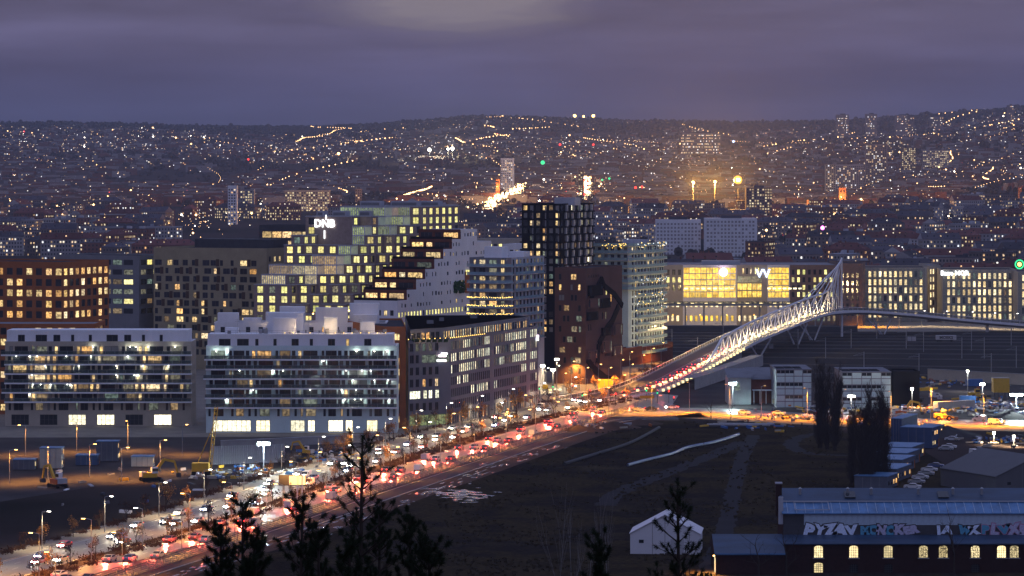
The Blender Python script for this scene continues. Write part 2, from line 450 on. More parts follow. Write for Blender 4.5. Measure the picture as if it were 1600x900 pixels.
def segdir(a, b):
    dx, dy = b[0] - a[0], b[1] - a[1]; l = math.hypot(dx, dy)
    return (dx / l, dy / l), l
def put_window(root, p, d, z, win, name='window'):
    (u, zz, w, h, kind), rest = win[:5], win[5:]
    nv = rest[0] if len(rest) > 0 else 1; nh = rest[1] if len(rest) > 1 else 0; fr = rest[2] if len(rest) > 2 else 'frame_dark'
    return obj(name, window_mesh(w, h, kind, nv, nh, fr), root, (p[0] + d[0] * u, p[1] + d[1] * u, zz), math.atan2(d[1], d[0]))
def building(name, label, cat, pts, z1, wall, roof='roof_dark', wins=None, group=None, z0=0, base=0, par=.6, dep=.18, reveal=None, walls=None, coping=None, roofgap=0):
    """pts counter-clockwise seen from above, first edge faces the camera; wins {edge index: [(u,z,w,h,kind,...)]}"""
    wins = wins or {}
    o = pts[0]; root = empty(name, (o[0], o[1], base), label, cat, group)
    P = [(p[0] - o[0], p[1] - o[1]) for p in pts]; n = len(P)
    mb = MB(); top = []
    for i in range(n):
        a, b = P[i], P[(i + 1) % n]; d, l = segdir(a, b)
        ws = wins.get(i, [])
        mb.facade(a, d, l, z0, z1, [(q[0], q[0] + q[2], q[1], q[1] + q[3]) for q in ws], dep, (walls or {}).get(i, wall), reveal)
        for q in ws: put_window(root, a, d, 0, q)
    mb.build('wall', root)
    rb = MB(); rb.poly([(p[0], p[1], z1 - par) for p in P], roof)
    # inner faces of the parapet and its coping
    cx = sum(p[0] for p in P) / n; cy = sum(p[1] for p in P) / n
    inn = []
    for p in P:
        dx, dy = cx - p[0], cy - p[1]; l = math.hypot(dx, dy); inn.append((p[0] + dx / l * .55, p[1] + dy / l * .55))
    for i in range(n):
        j = (i + 1) % n; a, b, c, e = P[i], P[j], inn[j], inn[i]
        rb.poly([(a[0], a[1], z1 + .003), (b[0], b[1], z1 + .003), (c[0], c[1], z1 + .003), (e[0], e[1], z1 + .003)], coping or wall)
        rb.poly([(e[0], e[1], z1 + .003), (c[0], c[1], z1 + .003), (c[0], c[1], z1 - par), (e[0], e[1], z1 - par)], coping or wall)
    rb.build('roof', root)
    return root
def rel(root, p): return (p[0] - root.location.x, p[1] - root.location.y)
def part_box(root, name, c, sx, sy, z0, z1, m, rz=0, extra=None):
    """box part standing at world point c=(x,y) (its centre)"""
    mb = MB(); mb.box(-sx / 2, sx / 2, -sy / 2, sy / 2, 0, z1 - z0, m)
    if extra: extra(mb)
    q = rel(root, c); return mb.build(name, root, (q[0], q[1], z0), rz)
def rowwin(us, z, w, h, kf, *rest):
    return [(u, z, w, h, kf() if callable(kf) else kf) + rest for u in us]
def pick(*pairs):
    def f():
        t = R.random() * sum(p[1] for p in pairs)
        for k, p in pairs:
            t -= p
            if t <= 0: return k
        return pairs[0][0]
    return f
def frange(a, b, s):
    r = []; x = a
    while x <= b + 1e-6: r.append(x); x += s
    return r
A = rad(-23); E1 = (math.cos(A), math.sin(A)); E2 = (-math.sin(A), math.cos(A))
def loc2(o, a, b, e1=E1, e2=E2): return (o[0] + e1[0] * a + e2[0] * b, o[1] + e1[1] * a + e2[1] * b)
def quadpts(o, a, b, e1=E1, e2=E2): return [o, loc2(o, a, 0, e1, e2), loc2(o, a, b, e1, e2), loc2(o, 0, b, e1, e2)]
# the streets' shop rows, lettering
def letters(s, size, m, depth=.12, bold=0.0, name='letter'):
    cu = bpy.data.curves.new('lettering', 'FONT'); cu.body = s; cu.size = size; cu.extrude = depth; cu.offset = bold; cu.align_x = 'CENTER'; cu.align_y = 'CENTER'
    cu.resolution_u = 2
    o = bpy.data.objects.new('lettering', cu); COL.objects.link(o)
    dg = bpy.context.evaluated_depsgraph_get(); me = bpy.data.meshes.new_from_object(o.evaluated_get(dg))
    bpy.data.objects.remove(o); bpy.data.curves.remove(cu)
    me.materials.clear(); me.materials.append(MAT[m]); me.transform(Matrix.Rotation(math.pi / 2, 4, 'X'))
    me.name = name; return me

# --- white balconied apartment block in front
def apartment(x0, x1, D, label, wall='white_panel', glass='balustrade', deck='white_paint', litp=.075, shop=True, shift=0, dx=0.0):
    W = x1 - x0; dp = 15
    fl = [4.9 + 2.96 * k for k in range(8)]        # floor levels
    wins = []
    if shop and dx == 0:
        for a, b in ((333, 392), (400, 422), (454, 476), (481, 492), (513, 536), (540, 551), (573, 590)):
            u0, u1 = (a - 800) / F * D - x0, (b - 800) / F * D - x0
            wins.append((u0, 0.35, u1 - u0, 3.5, 'lit_shop', max(1, round((u1 - u0) / 1.5) - 1), 1, 'frame_dark'))
    else:
        for u in frange(2, W - 8, 9): wins.append((u, .4, 5.5, 3.3, 'lit_shop' if R.random() < .5 else 'glass_dark', 3, 1))
    pat0 = [(.4, 1.1), (2.0, 4.4), (7.4, 1.1), (8.9, 3.4), (12.7, 1.1)]
    for k, z in enumerate(fl[:7]):
        off = (0 if k == 0 else R.choice((-.5, 0, .6)))
        for bx in frange(0, W, 14.2):
            for (u, ww) in pat0:
                uu = bx + u + off + shift
                if uu < .3 or uu + ww > W - .3: continue
                if k == 0: uu, ww = uu + .3, ww * .7
                kd = 'glass_dark'
                r = R.random()
                if k and r < litp * (1.4 if ww < 1.5 else .7): kd = 'lit_warm'
                elif r < litp * 1.9: kd = 'lit_dim'
                elif r > .93: kd = 'glass_blind'
                wins.append((uu, z + .15, ww, 2.45, kd, 0 if ww < 1.5 else 1, 0))
    pts = [(x0, D), (x1, D), (x1, D + dp), (x0, D + dp)]
    side = []
    for k, z in enumerate(fl[:7]):
        side += rowwin(frange(2, dp - 2, 4.2), z + .6, 1.3, 1.8, pick(('glass_dark', 5), ('lit_warm', 1)))
    b = building('apartment_building', label, 'apartment building', pts, 26.8, wall, 'roof_pale', {0: wins, 1: side, 3: side}, coping='white_paint')
    # recessed top storey
    tw = []
    for u in frange(3.5, W - 7, 5.6):
        ww = R.choice((1.0, 2.2, 3.6)); tw.append((u, .25, ww, 2.3, pick(('glass_dark', 6), ('lit_warm', 1))(), 0 if ww < 1.5 else 1))
    mb = MB(); mb.facade((0, 0), (1, 0), W - 1.5, 0, 4.0, [(q[0], q[0] + q[2], q[1], q[1] + q[3]) for q in tw], .18, 'white_render')
    mb.box(0, W - 1.5, .19, dp - 3, 0, 4.0, 'white_render', 'f')
    top = mb.build('top_storey', b, (.3, 1.6, 26.25))
    for q in tw: put_window(top, (0, 0), (1, 0), 0, q)
    # balcony decks with glass fronts
    for k, z in enumerate(fl[1:7]):
        ext = 1.2 * R.random() if k % 2 else 0
        d0 = MB(); d0.box(-ext, W + .15, -1.7, -.005, z - .40, z + .06, deck); d0.build('balcony_deck', b)
        n = int(W / 2.9); pw = (W + ext) / n
        gm = MB(); gm.box(.03, pw - .03, -.02, .02, 0, 1.05, glass); gm.box(.0, .05, -.03, .03, 0, 1.1, 'galvanised'); gm.box(.03, pw - .03, -.035, .035, 1.05, 1.1, 'galvanised')
        gme = gm.mesh('glass_panel')
        for i in range(n): obj('glass_panel', gme, b, (-ext + i * pw, -1.64, z + .07))
        dv = MB(); dv.box(-.06, .06, -1.5, -.01, z + .07, z + 2.7, wall)
        dme = dv.mesh('balcony_divider')
        for u in frange(7.1, W - 4, 14.2): obj('balcony_divider', dme, b, (u + shift, 0, 0))
    bl = MB(); bl.ball((0, 0, 0), .13, 'bulb_white', 6, 4); blm = bl.mesh('balcony_lamp')
    for q in range(26):
        u, k = R.uniform(2, W - 2), R.randrange(1, 7); z = fl[k] + 2.4
        obj('balcony_lamp', blm, b, (u, -.3, z)); obj('balcony_light', lamp_data('balcony', 'POINT', (.92, 1, .86), 110, .1), b, (u, -.75, z - .1))
    return b
xw0, xw1 = (322 - 800) / F * 985, -35.4
wb = apartment(xw0, xw1, 985, 'white apartment block with glazed balconies in the front row, its ground floor shops brightly lit')
for (a, c, top, dy) in ((427, 463, 497, 6), (418, 474, 489, 12), (506, 527, 496, 6), (563, 585, 503, 7), (352, 372, 512, 8)):
    D = 985 + dy; x0, x1 = (a - 800) / F * D, (c - 800) / F * D
    h = CAMH - (top - HOR) / F * D
    part_box(wb, 'stair_tower', ((x0 + x1) / 2, D + 1.5), x1 - x0, 3.4, 30.2, h, 'white_render')
fl_ = MB()
for u in frange(24, 56, 2.6):
    if R.random() < .7: fl_.ball((u, 3.2, 30.6), .14, 'fairy', 6, 4)
tag(fl_.build('roof_lights', wb), kind='stuff')
for px in (466, 515, 541, 590):
    l = obj('terrace_light', lamp_data('terrace', 'POINT', (1, .7, .35), 260, .2), wb, rel(wb, ((px - 800) / F * 988.5, 988.5)) + (32.2,))

for q in range(26):
    u, v = R.uniform(2, 55), R.uniform(4, 12); s_ = R.uniform(.4, 1.3); mb = MB(); mb.box(-s_ / 2, s_ / 2, -s_ / 2, s_ / 2, 0, R.uniform(.5, 1.5), R.choice(('mid_grey', 'light_grey', 'galvanised'))); mb.build('roof_vent', wb, (u, v, 30.3))
mb = MB()
for u in frange(.6, 56, 1.6): mb.box(u - .03, u + .03, -.03, .03, 0, 1.05, 'galvanised')
mb.box(.4, 56.6, -.03, .03, 1.05, 1.12, 'galvanised'); mb.box(.4, 56.6, -.02, .02, .5, .55, 'galvanised'); mb.build('roof_railing', wb, (.3, 2.0, 30.25))
for u in (9, 31, 47):
    mb = MB(); mb.tube((0, 0, 0), (0, 0, 4.5), .06, 'galvanised', .03, n=5); mb.box(-.7, .7, -.03, .03, 3.6, 3.68, 'galvanised'); mb.box(-.5, .5, -.03, .03, 4.1, 4.16, 'galvanised'); mb.build('aerial', wb, (u, 7, 30.3))
# --- row of white houses behind the front block
Dr = 1036
row = building('white_terrace_block', 'white block with rooftop cabins seen over the roof of the balconied block', 'building',
               [((335 - 800) / F * Dr, Dr), ((604 - 800) / F * Dr, Dr), ((604 - 800) / F * Dr, Dr + 14), ((335 - 800) / F * Dr, Dr + 14)], 31.6, 'white_render', 'roof_grey',
               {0: rowwin(frange(2, 52, 4.1), 28.2, 1.4, 1.9, pick(('glass_dark', 3), ('lit_warm', 1))) + rowwin(frange(2, 52, 4.1), 25.2, 1.4, 1.9, 'glass_dark')})
for (a, c, top, dy) in ((415, 475, 488, 3), (437, 476, 479, 9), (493, 543, 481, 4), (546, 592, 474, 6), (552, 590, 492, 2), (340, 372, 489, 5), (380, 408, 497, 4)):
    D = Dr + dy; x0, x1 = (a - 800) / F * D, (c - 800) / F * D
    part_box(row, 'roof_cabin', ((x0 + x1) / 2, D + 2), x1 - x0, 4, 31.0, CAMH - (top - HOR) / F * D, 'white_render')
for px, zz in ((489, 34.5), (545, 35.5), (420, 33.5)):
    obj('wall_light', lamp_data('terrace', 'POINT', 0, 0), row, rel(row, ((px - 800) / F * 1033, 1033.5)) + (zz,))
    mb = MB(); mb.ball((0, 0, 0), .22, 'bulb_warm'); mb.build('wall_lamp', row, rel(row, ((px - 800) / F * 1033, 1033.9)) + (zz,))

# --- narrow rust coloured building
ow = []
for k, py in enumerate((526, 542, 564, 581, 604, 620, 640, 655)):
    z = CAMH - (py - HOR) / F * 1003 - 1.2
    ow.append((3.0, z, 1.7, 2.2, 'lit_warm' if k in (0, 2, 3, 4, 7) else 'glass_dark'))
osd = []
for z in frange(2, 27, 3.3): osd += rowwin(frange(2, 46, 5.5), z, 2.0, 1.9, pick(('lit_warm', 4), ('glass_dark', 2)))
ob = building('rust_building', 'narrow rust orange building wedged between the white block and the grey office', 'building',
              [(-39.9, 1003), (-33.3, 1003), (-36.5, 1060), (-60, 1060)], 31.8, 'rust_orange', 'roof_dark', {0: ow, 1: osd})

# --- grey office block along the road
ofA, ofB, ofC = G(638, 668), G(704, 664), G(841, 633)
pts = [ofA, ofB, ofC, (ofC[0] - 7, ofC[1] + 12), (-37.6, 1108)]
LA, LB = math.dist(ofA, ofB), math.dist(ofB, ofC)
W0, W1 = [], []
fz = [4.6 + 3.75 * k for k in range(6)]
for k, z in enumerate(fz):
    if k == 4 - 1 + 1: kk = None
    if k == 4:                       # long strip of glass
        W0 += rowwin((.6,), z + .4, 1.6, 2.6, 'glass_dark') + rowwin((2.9,), z + .4, 1.2, 2.6, 'glass_dark') + [(5.3, z + .4, LA - 5.6, 2.6, 'lit_dim', 3)]
    elif k == 2-1:
        W0 += [(.6, z + .4, 4.2, 2.6, 'lit_white', 3)] + rowwin((5.9, 8.0, 10.6), z + .4, 1.5, 2.7, 'lit_white')
    else:
        kd = {0: pick(('glass_dark', 1)), 2: pick(('glass_dark', 3), ('lit_warm', 2)), 3: pick(('glass_dark', 2)), 5: pick(('lit_dim', 1), ('glass_dark', 1))}[k]
        W0 += rowwin((.6, 2.9, 5.6, 8.0, 10.5), z + .4, 1.3, 2.5, kd)
    lits = {0: (('glass_dark', 1),), 1: (('lit_white', 2), ('lit_dim', 2), ('glass_dark', 4)), 2: (('glass_dark', 5), ('lit_white', 3)), 3: (('lit_white', 5), ('lit_dim', 2)), 4: (('lit_white', 6), ('lit_dim', 1)), 5: (('lit_white', 5), ('lit_dim', 3))}[k]
    f = pick(*lits); cur = f(); run = 0
    us = [u for u in frange(.8, LB - 1.6, 1.95) if not (38 < u < 42.2 or 77 < u < 81)]
    for u in us:
        if run <= 0: cur = f(); run = R.choice((3, 4, 6))
        run -= 1
        W1.append((u, z + .35, 1.12, 2.75, cur if R.random() < .9 else 'glass_dark', 0))
W1 += rowwin([u for u in frange(.8, LB - 1.6, 1.95) if not (38 < u < 42.2 or 77 < u < 81)], .3, .95, 3.6, pick(('glass_dark', 4), ('lit_warm', 2)), 0)
W0 += [(.5, .3, LA - 1.2, 3.4, 'lit_green', 7, 0)]
off = building('office_building', 'grey office building with slit windows beside the road, planted roof terrace and lit signs', 'office building', pts, 27.3, 'office_grey', 'roof_dark', {0: W0, 1: W1})
# recessed top storey and dark roof plate
tp = [loc2(ofA, .5, 3, (1, 0), (0, 1)), (ofB[0] - 2.5, ofB[1] + 4), (ofC[0] - 3.2, ofC[1] - 4), (ofC[0] - 9.5, ofC[1] + 10), (-37.0, 1106)]
P = [rel(off, p) for p in tp]; mb = MB(); sub = []
for i in range(5):
    a, b = P[i], P[(i + 1) % 5]; d, l = segdir(a, b); ws = []
    if i == 0: ws = [(u, 27.1, 1.6, 2.4, 'lit_warm' if 5 < u < 8 else 'glass_dark', 1) for u in frange(.8, l - 2, 2.2)]
    if i == 1: ws = [(u, 27.1, 1.15, 2.4, pick(('lit_warm', 3), ('lit_white', 2), ('glass_dark', 2))(), 0) for u in frange(.8, l - 2, 2.2)]
    mb.facade(a, d, l, 26.7, 30.7, [(q[0], q[0] + q[2], q[1], q[1] + q[3]) for q in ws], .18, 'office_grey')
    sub += [(a, d, q) for q in ws]
top = mb.build('top_storey', off)
for a, d, q in sub: put_window(top, a, d, 0, q)
mb = MB(); mb.poly([(p[0], p[1], 30.5) for p in P], 'roof_dark'); mb.poly([(p[0], p[1], 30.5) for p in reversed(P)], 'roof_dark'); mb.build('roof_plate', off)
for (px, D, s) in ((672, 1050, 2.2), (690, 1070, 1.6), (740, 1090, 2.4)):
    part_box(off, 'roof_vent', ((px - 800) / F * D, D), s, s * .7, 30.5, 31.6, 'mid_grey')
fl_ = MB()
for k in range(26):
    t = k / 25; p = (ofA[0] + (ofB[0] - ofA[0]) * t, ofA[1] + .6) if t < .35 else None
    q = rel(off, (ofA[0] + (ofB[0] - ofA[0]) * min(1, k / 8) + (max(0, k - 8) * 1.6 * .39), ofA[1] + (ofB[1] - ofA[1]) * min(1, k / 8) + .9 + max(0, k - 8) * 1.6 * .92))
    fl_.ball((q[0], q[1], 27.6), .13, 'fairy', 6, 4)
tag(fl_.build('roof_lights', off), kind='stuff')
for k in (3, 10, 20):
    q = rel(off, (ofA[0] + (ofB[0] - ofA[0]) * min(1, k / 8) + (max(0, k - 8) * 1.6 * .39), ofA[1] + 1.6 + max(0, k - 8) * 1.6 * .92)); obj('terrace_light', lamp_data('terrace', 'POINT', 0, 0), off, q + (28.4,))
# planters
pm = MB()
for k in range(60): pm.ball((R.uniform(-.7, .7), R.uniform(-.3, .3), R.uniform(.1, 1.0)), R.uniform(.08, .22), 'hedge_green', 5, 3)
pme = pm.mesh('roof_shrub')
for k in range(7): obj('roof_shrub', pme, off, rel(off, (ofA[0] + 1 + 1.8 * k, ofA[1] + 1.2)) + (26.7,))
# lit signs on the office
def sign_on(root, cx, cy, z, rz, parts, name='lit_sign'):
    q = rel(root, (cx, cy)); mb = MB()
    for (x0, x1, za, zb, m) in parts: mb.box(x0, x1, -.2, 0, za, zb, m)
    return mb.build(name, root, (q[0], q[1], z), rz)
sx, sy = G(690, 665.2); sign_on(off, sx, sy - .15, 20.6, 0, [(-1.5, 1.5, -.3, .35, 'sign_white'), (-.9, 1.5, 1.2, 1.9, 'sign_pink'), (-.2, 1.9, 1.95, 2.5, 'sign_white')])
dsg, _ = segdir(ofB, ofC)
q = (ofB[0] + dsg[0] * (LB - 1.9) + dsg[1] * .25, ofB[1] + dsg[1] * (LB - 1.9) - dsg[0] * .25); sign_on(off, q[0], q[1], 22.6, math.atan2(dsg[1], dsg[0]), [(-1.3, 1.1, -.3, .7, 'sign_white'), (-.8, 1.2, .8, 1.6, 'sign_pink')])

# --- stepped bank headquarters (voxels of one room each)
S1, S2, FH = 5.2, 6.3, 3.68
H = [  # H[j] = floors of the seven columns, g = glass
 '10 10 10 8 7 7 6', '11g 11g 11 10 9 8 8', '12g 12g 12g 12g 11 10 9', '12g 12g 12g 13g 13g 11 10', '14 13 13 13g 13g 12 11', '15 14 14 14 14g 13 12',
 '15 14 14 14 14 14 12', '17 17 17 17 16g 15 13', '17 17 17 17 17 15 15', '17 17 17 17 17g 16g 15', '17 17 17 18g 18g 16g 16', '17 18g 18g 18g 18g 17g 16', '18g 18g 18g 18g 18g 18g 18',
 '18 18 18 18 18 18 18', '18 18 18 18 18 18 18', '18 18 18 18 18 18 18', '18 18 18 18 18 18 18', '18 18 18 18 18 18 18']
HH = [[(int(c.rstrip('g')), c.endswith('g')) for c in r.split()] for r in H]
dO = ((397 - 800) / F * 1235, 1235)
bank = empty('bank_building', (dO[0], dO[1], 0), 'stepped brown brick bank building with big yellow lit windows and a bright sign', 'office building', rz=A)
wall = MB(); roofm = MB(); glassm = {}
def hgt(i, j):
    if j < 0 or i < 0 or i > 6 or j >= len(HH): return 0
    return HH[j][i][0]
def isglass(i, j, k): 
    n, g = HH[j][i]
    return g and k >= n - (2 if j < 5 else 3)
nb = 0
for j in range(len(HH)):
    for i in range(7):
        n, g = HH[j][i]; x, y = i * S1, j * S2
        roofm.poly([(x, y, n * FH), (x + S1, y, n * FH), (x + S1, y + S2, n * FH), (x, y + S2, n * FH)], 'roof_grey' if (i + j) % 3 else 'roof_dark')
        for side in range(4):
            if side == 0: p, d, l, nbh = (x, y), (1, 0), S1, hgt(i, j - 1)
            elif side == 1: p, d, l, nbh = (x + S1, y), (0, 1), S2, hgt(i + 1, j)
            elif side == 2: p, d, l, nbh = (x + S1, y + S2), (-1, 0), S1, hgt(i, j + 1)
            else: p, d, l, nbh = (x, y + S2), (0, -1), S2, hgt(i - 1, j)
            if nbh >= n: continue
            for k in range(nbh, n):
                z = k * FH
                if isglass(i, j, k) and side < 2:
                    gm = 'lit_warm' if k % 2 or j < 4 else 'lit_dim'
                    gm = 'lit_fin' if j < 4 or (i + j) % 5 == 0 else 'lit_green'
                    wall.facade(p, d, l, z, z + FH, [(.02, l - .02, z + .25, z + FH - .3)], .3, 'steel_white')
                    mb = MB(); mb.poly([(0.02, .3, 0), (l - .02, .3, 0), (l - .02, .3, FH - .55), (.02, .3, FH - .55)], gm)
                    nf = 6
                    for q in range(nf + 1): xx = .08 + (l - .16) * q / nf; mb.box(xx - .1, xx + .1, -.2, .15, -.2, FH - .3, 'white_paint')
                    key = (side % 2, gm)
                    if key not in glassm: glassm[key] = mb.mesh('glass_bay')
                    if side in (0, 1): obj('glass_bay', glassm[key], bank, (p[0], p[1], z + .25), math.atan2(d[1], d[0]))
                elif side < 2 and k > 4 and nb < 290 and not (side == 0 and j in (7, 8) and 1 <= i <= 4):
                    ww = 2.6 if side == 0 else 3.0; u = (l - ww) / 2
                    wall.facade(p, d, l, z, z + FH, [(u, u + ww, z + .55, z + 3.2)], .3, 'brick_dnb')
                    put_window(bank, p, d, 0, (u, z + .55, ww, 2.65, pick(('lit_yellow', 10), ('lit_dim', 1), ('glass_dark', 1))(), 1, 1)); nb += 1
                else: wall.facade(p, d, l, z, z + FH, [], .1, 'brick_dnb')
            # light edging along each terrace
            ix, iy = d
            wall.bar((p[0], p[1], n * FH + .12), (p[0] + ix * l, p[1] + iy * l, n * FH + .12), .35, .3, 'light_grey')
wall.build('wall', bank); roofm.build('roof', bank)
for (a, b, s, t) in ((8, 52, 6, 3), (16, 60, 5, 3), (4, 86, 9, 4), (15, 92, 12, 4), (24, 100, 9, 4), (3, 48, 3, 2.4)):
    n = hgt(int(a / S1), int(b / S2)); mb = MB(); mb.box(0, s, 0, 4, 0, 2.2, 'roof_pale'); mb.box(.4, s - .4, -.02, 0, .4, 1.6, 'mid_grey'); mb.build('roof_unit', bank, (a, b, n * FH + .003))
# bright sign: letters with a tall bar
zt_ = CAMH - (352 - HOR) / F * 1290
sg = obj('sign_lettering', letters('DNB', 4.4, 'sign_white', .15, .06), bank, (8.6, 7 * S2 - .35, zt_ + .9))
mb = MB(); mb.box(-.22, .22, -.15, 0, -5.0, -1.7, 'sign_white'); mb.box(.5, .9, -.15, 0, 2.4, 4.4, 'sign_white'); mb.build('sign_bar', bank, (8.6, 7 * S2 - .3, zt_))

# --- white terraced building stepping up behind the front row
sO = ((621 - 800) / F * 1190, 1190); aw = 18.0
o0 = loc2(sO, -aw, 0)
step = empty('terraced_building', (o0[0], o0[1], 0), 'white building climbing in dark red terraces, small square windows on its white flank', 'apartment building', rz=A)
mb = MB(); fh = 3.65; z = 32.4; bs = 0; wsub = []
tiers = [(0, 32.4)] + [(8.3 * k, 32.4 + fh * k) for k in range(1, 8)]
prof = tiers + [(74, 53.0), (88, 49.5), (100, 0)]
mb.facade((0, 0), (1, 0), aw, 0, 32.4, [(2 + 2.6 * q, 3.4 + 2.6 * q, 32.4 - 5.6, 32.4 - 3.6) for q in range(6)], .2, 'white_render')
for q in range(6): wsub.append(((0, 0), (1, 0), (2 + 2.6 * q, 32.4 - 5.6, 1.4, 2.0, 'lit_warm' if q in (1, 2, 4) else 'glass_dark')))
rf = MB()
for t in range(1, 8):
    b0, zb = tiers[t]
    mb.facade((0, b0), (1, 0), aw, zb - fh, zb - .9, [(.8, 5.8, zb - 3.3, zb - 1.1), (7, 9.6, zb - 3.3, zb - 1.1), (10.6, 16.8, zb - 3.3, zb - 1.1)], .4, 'rust_brown')
    mb.facade((0, b0 - .4), (1, 0), aw, zb - .9, zb + .1, [], .4, 'rust_brown')
    for (u, ww) in ((.8, 5.0), (7, 2.6), (10.6, 6.2)):
        wsub.append(((0, b0), (1, 0), (u, zb - 3.3, ww, 2.2, pick(('lit_warm', 4), ('lit_dim', 1), ('glass_dark', 3))(), 2 if ww > 4 else 0)))
for t in range(len(prof) - 1):
    b0, zb = prof[t]; b1 = prof[t + 1][0]
    if t >= 8 and b1 > 95: b1 = 100
    rf.poly([(0, b0, zb), (aw, b0, zb), (aw, b1, zb), (0, b1, zb)], 'roof_grey' if t < 7 else 'roof_pale')
    hol = []; z0_ = 18
    for k in range(3, 16):
        zf = 32.4 - fh * 9 + fh * k + .9
        if zf > zb - 2 or zf < 14: continue
        for u in frange(b0 + .9, b1 - 1.5, 2.7):
            low = zf < 29
            if not low and R.random() < .42: continue
            ww = 1.5 if low else R.choice((.9, 1.0, 1.5)); hh = 2.0 if low else R.choice((1.3, 1.6))
            kd = 'lit_yellow' if low and zf > 20 and R.random() < .92 else pick(('glass_dark', 8), ('lit_warm', 1))()
            hol.append((u - b0, u - b0 + ww, zf, zf + hh)); wsub.append(((aw, b0), (0, 1), (u - b0, zf, ww, hh, kd, 0)))
    mb.facade((aw, b0), (0, 1), b1 - b0, 0, zb, hol, .2, 'white_render')
    mb.facade((0, b1), (0, -1), b1 - b0, 0, zb, [], .2, 'rust_brown')
    if t >= 7: mb.facade((aw, b1), (-1, 0), aw, prof[t + 1][1], zb, [], .2, 'white_render')
mb.build('wall', step); rf.build('roof', step)
for k, (p, d, q) in enumerate(wsub[:300]): put_window(step, p, d, 0, q)
bal = MB(); bal.box(.1, aw - .1, -.03, .03, 0, 1.0, 'black_metal'); bme = bal.mesh('terrace_railing')
for t in range(0, 7): obj('terrace_railing', bme, step, (0, tiers[t][0] + .25, tiers[t][1] + .01))
hd = MB()
for k in range(120): hd.ball((R.uniform(0, 1.4), R.uniform(-5, 5), R.uniform(0, 4.5)), R.uniform(.3, .7), 'green_planting', 5, 3)
tag(hd.build('green_wall', step, (aw - .4, 56, 33.5)), kind='stuff')
mb = MB(); mb.box(0, .5, 62, 72, 33.2, 41.5, 'rust_orange'); mb.box(.5, .56, 62.5, 66, 40.2, 42.0, 'lit_yellow'); mb.build('terrace_recess', step, (aw - .1, 0, 0))

# --- grey residential block with bulging corner and strings of lights
gO = ((795 - 800) / F * 1170, 1170)
gl = loc2(gO, -16.5, 0)
gr = empty('residential_block', (gl[0], gl[1], 0), 'pale grey apartment block with rounded front, balconies strung with yellow fairy lights', 'apartment building', rz=A)
fw = [(0, 1.8), (1.5, .5), (4, 0), (8, -.4), (12.5, 0), (15.3, .8), (16.5, 2.6)]
mb = MB(); rf = MB(); zt2 = 48.9; wsub = []
ring = fw + [(16.5, 34), (0, 34)]
for i in range(len(ring)):
    a, b = ring[i], ring[(i + 1) % len(ring)]; d, l = segdir(a, b); hol = []
    for k in range(5, 15):
        z = 3.4 + k * 3.02
        if i < 6 and l > 2.3:
            ww = l - 1.5; kd = pick(('lit_warm', 2), ('lit_dim', 2), ('glass_dark', 3))(); hol.append((.75, .75 + ww, z + .2, z + 2.5)); wsub.append((a, d, (.75, z + .2, ww, 2.3, kd, 1)))
        if i == 6:
            for u in frange(1, l - 2.2, 3.4):
                hol.append((u, u + 1.6, z + .25, z + 2.5)); wsub.append((a, d, (u, z + .25, 1.6, 2.25, pick(('glass_dark', 8), ('lit_dim', 3), ('lit_warm', 1.5))(), 1)))
    mb.facade(a, d, l, 0, zt2, hol, .2, 'mid_grey' if i != 6 else 'light_grey')
mb.build('wall', gr); rf.poly([(p[0], p[1], zt2 - .4) for p in ring], 'roof_pale'); rf.build('roof', gr)
for p, d, q in wsub: put_window(gr, p, d, 0, q)
fpts = [(p[0], p[1] - 1.5) for p in fw]; fpts[0] = (-1.0, 1.6); fpts[-1] = (17.6, 1.4)
for k in range(4, 14):
    z = 3.4 + (k + 1) * 3.02
    mb = MB(); poly = fpts + [(16.4, 2.55), (12.5, -.05), (8, -.45), (4, -.05), (1.5, .45), (.05, 1.75)]
    mb.prism(poly, z - .2, z, 'light_grey')
    obj('balcony_deck', mb.mesh('balcony_deck'), gr)
    g = MB()
    for a, b in zip(fpts, fpts[1:]): g.bar((a[0], a[1] + .1, z + .5), (b[0], b[1] + .1, z + .5), .04, 1.0, 'balustrade_blue')
    g.build('balustrade', gr)
    s = MB(); s.box(16.5 + .005, 17.7, 4, 33, z - .2, z, 'light_grey'); s.build('balcony_deck', gr)
    for u in frange(4.2, 30, 3.4):
        if k == 4 and u < 5: gp = MB(); gp.box(-.03, .03, 0, 3.1, 0, 1.0, 'balustrade_blue'); gpm = gp.mesh('glass_panel')
        obj('glass_panel', gpm, gr, (17.66, u, z + .01))
    if z in (3.4 + 9 * 3.02, ) or k in (7, 8, 9):
        f_ = MB()
        for a, b in zip(fpts, fpts[1:]):
            for q in range(7):
                t = (q + R.random()) / 7; f_.ball((a[0] + (b[0] - a[0]) * t, a[1] + (b[1] - a[1]) * t, z + .85 + R.uniform(-.25, .15)), .13, 'fairy', 5, 3)
        tag(f_.build('fairy_lights', gr), kind='stuff')
for (a, b, s, h) in ((9, 4, 7, 4.3), (14.5, 14, 6, 2.4)):
    mb = MB(); mb.box(0, s, 0, 6, 0, h, 'white_render'); mb.build('roof_cabin', gr, (a - 4, b, zt2 - .39))

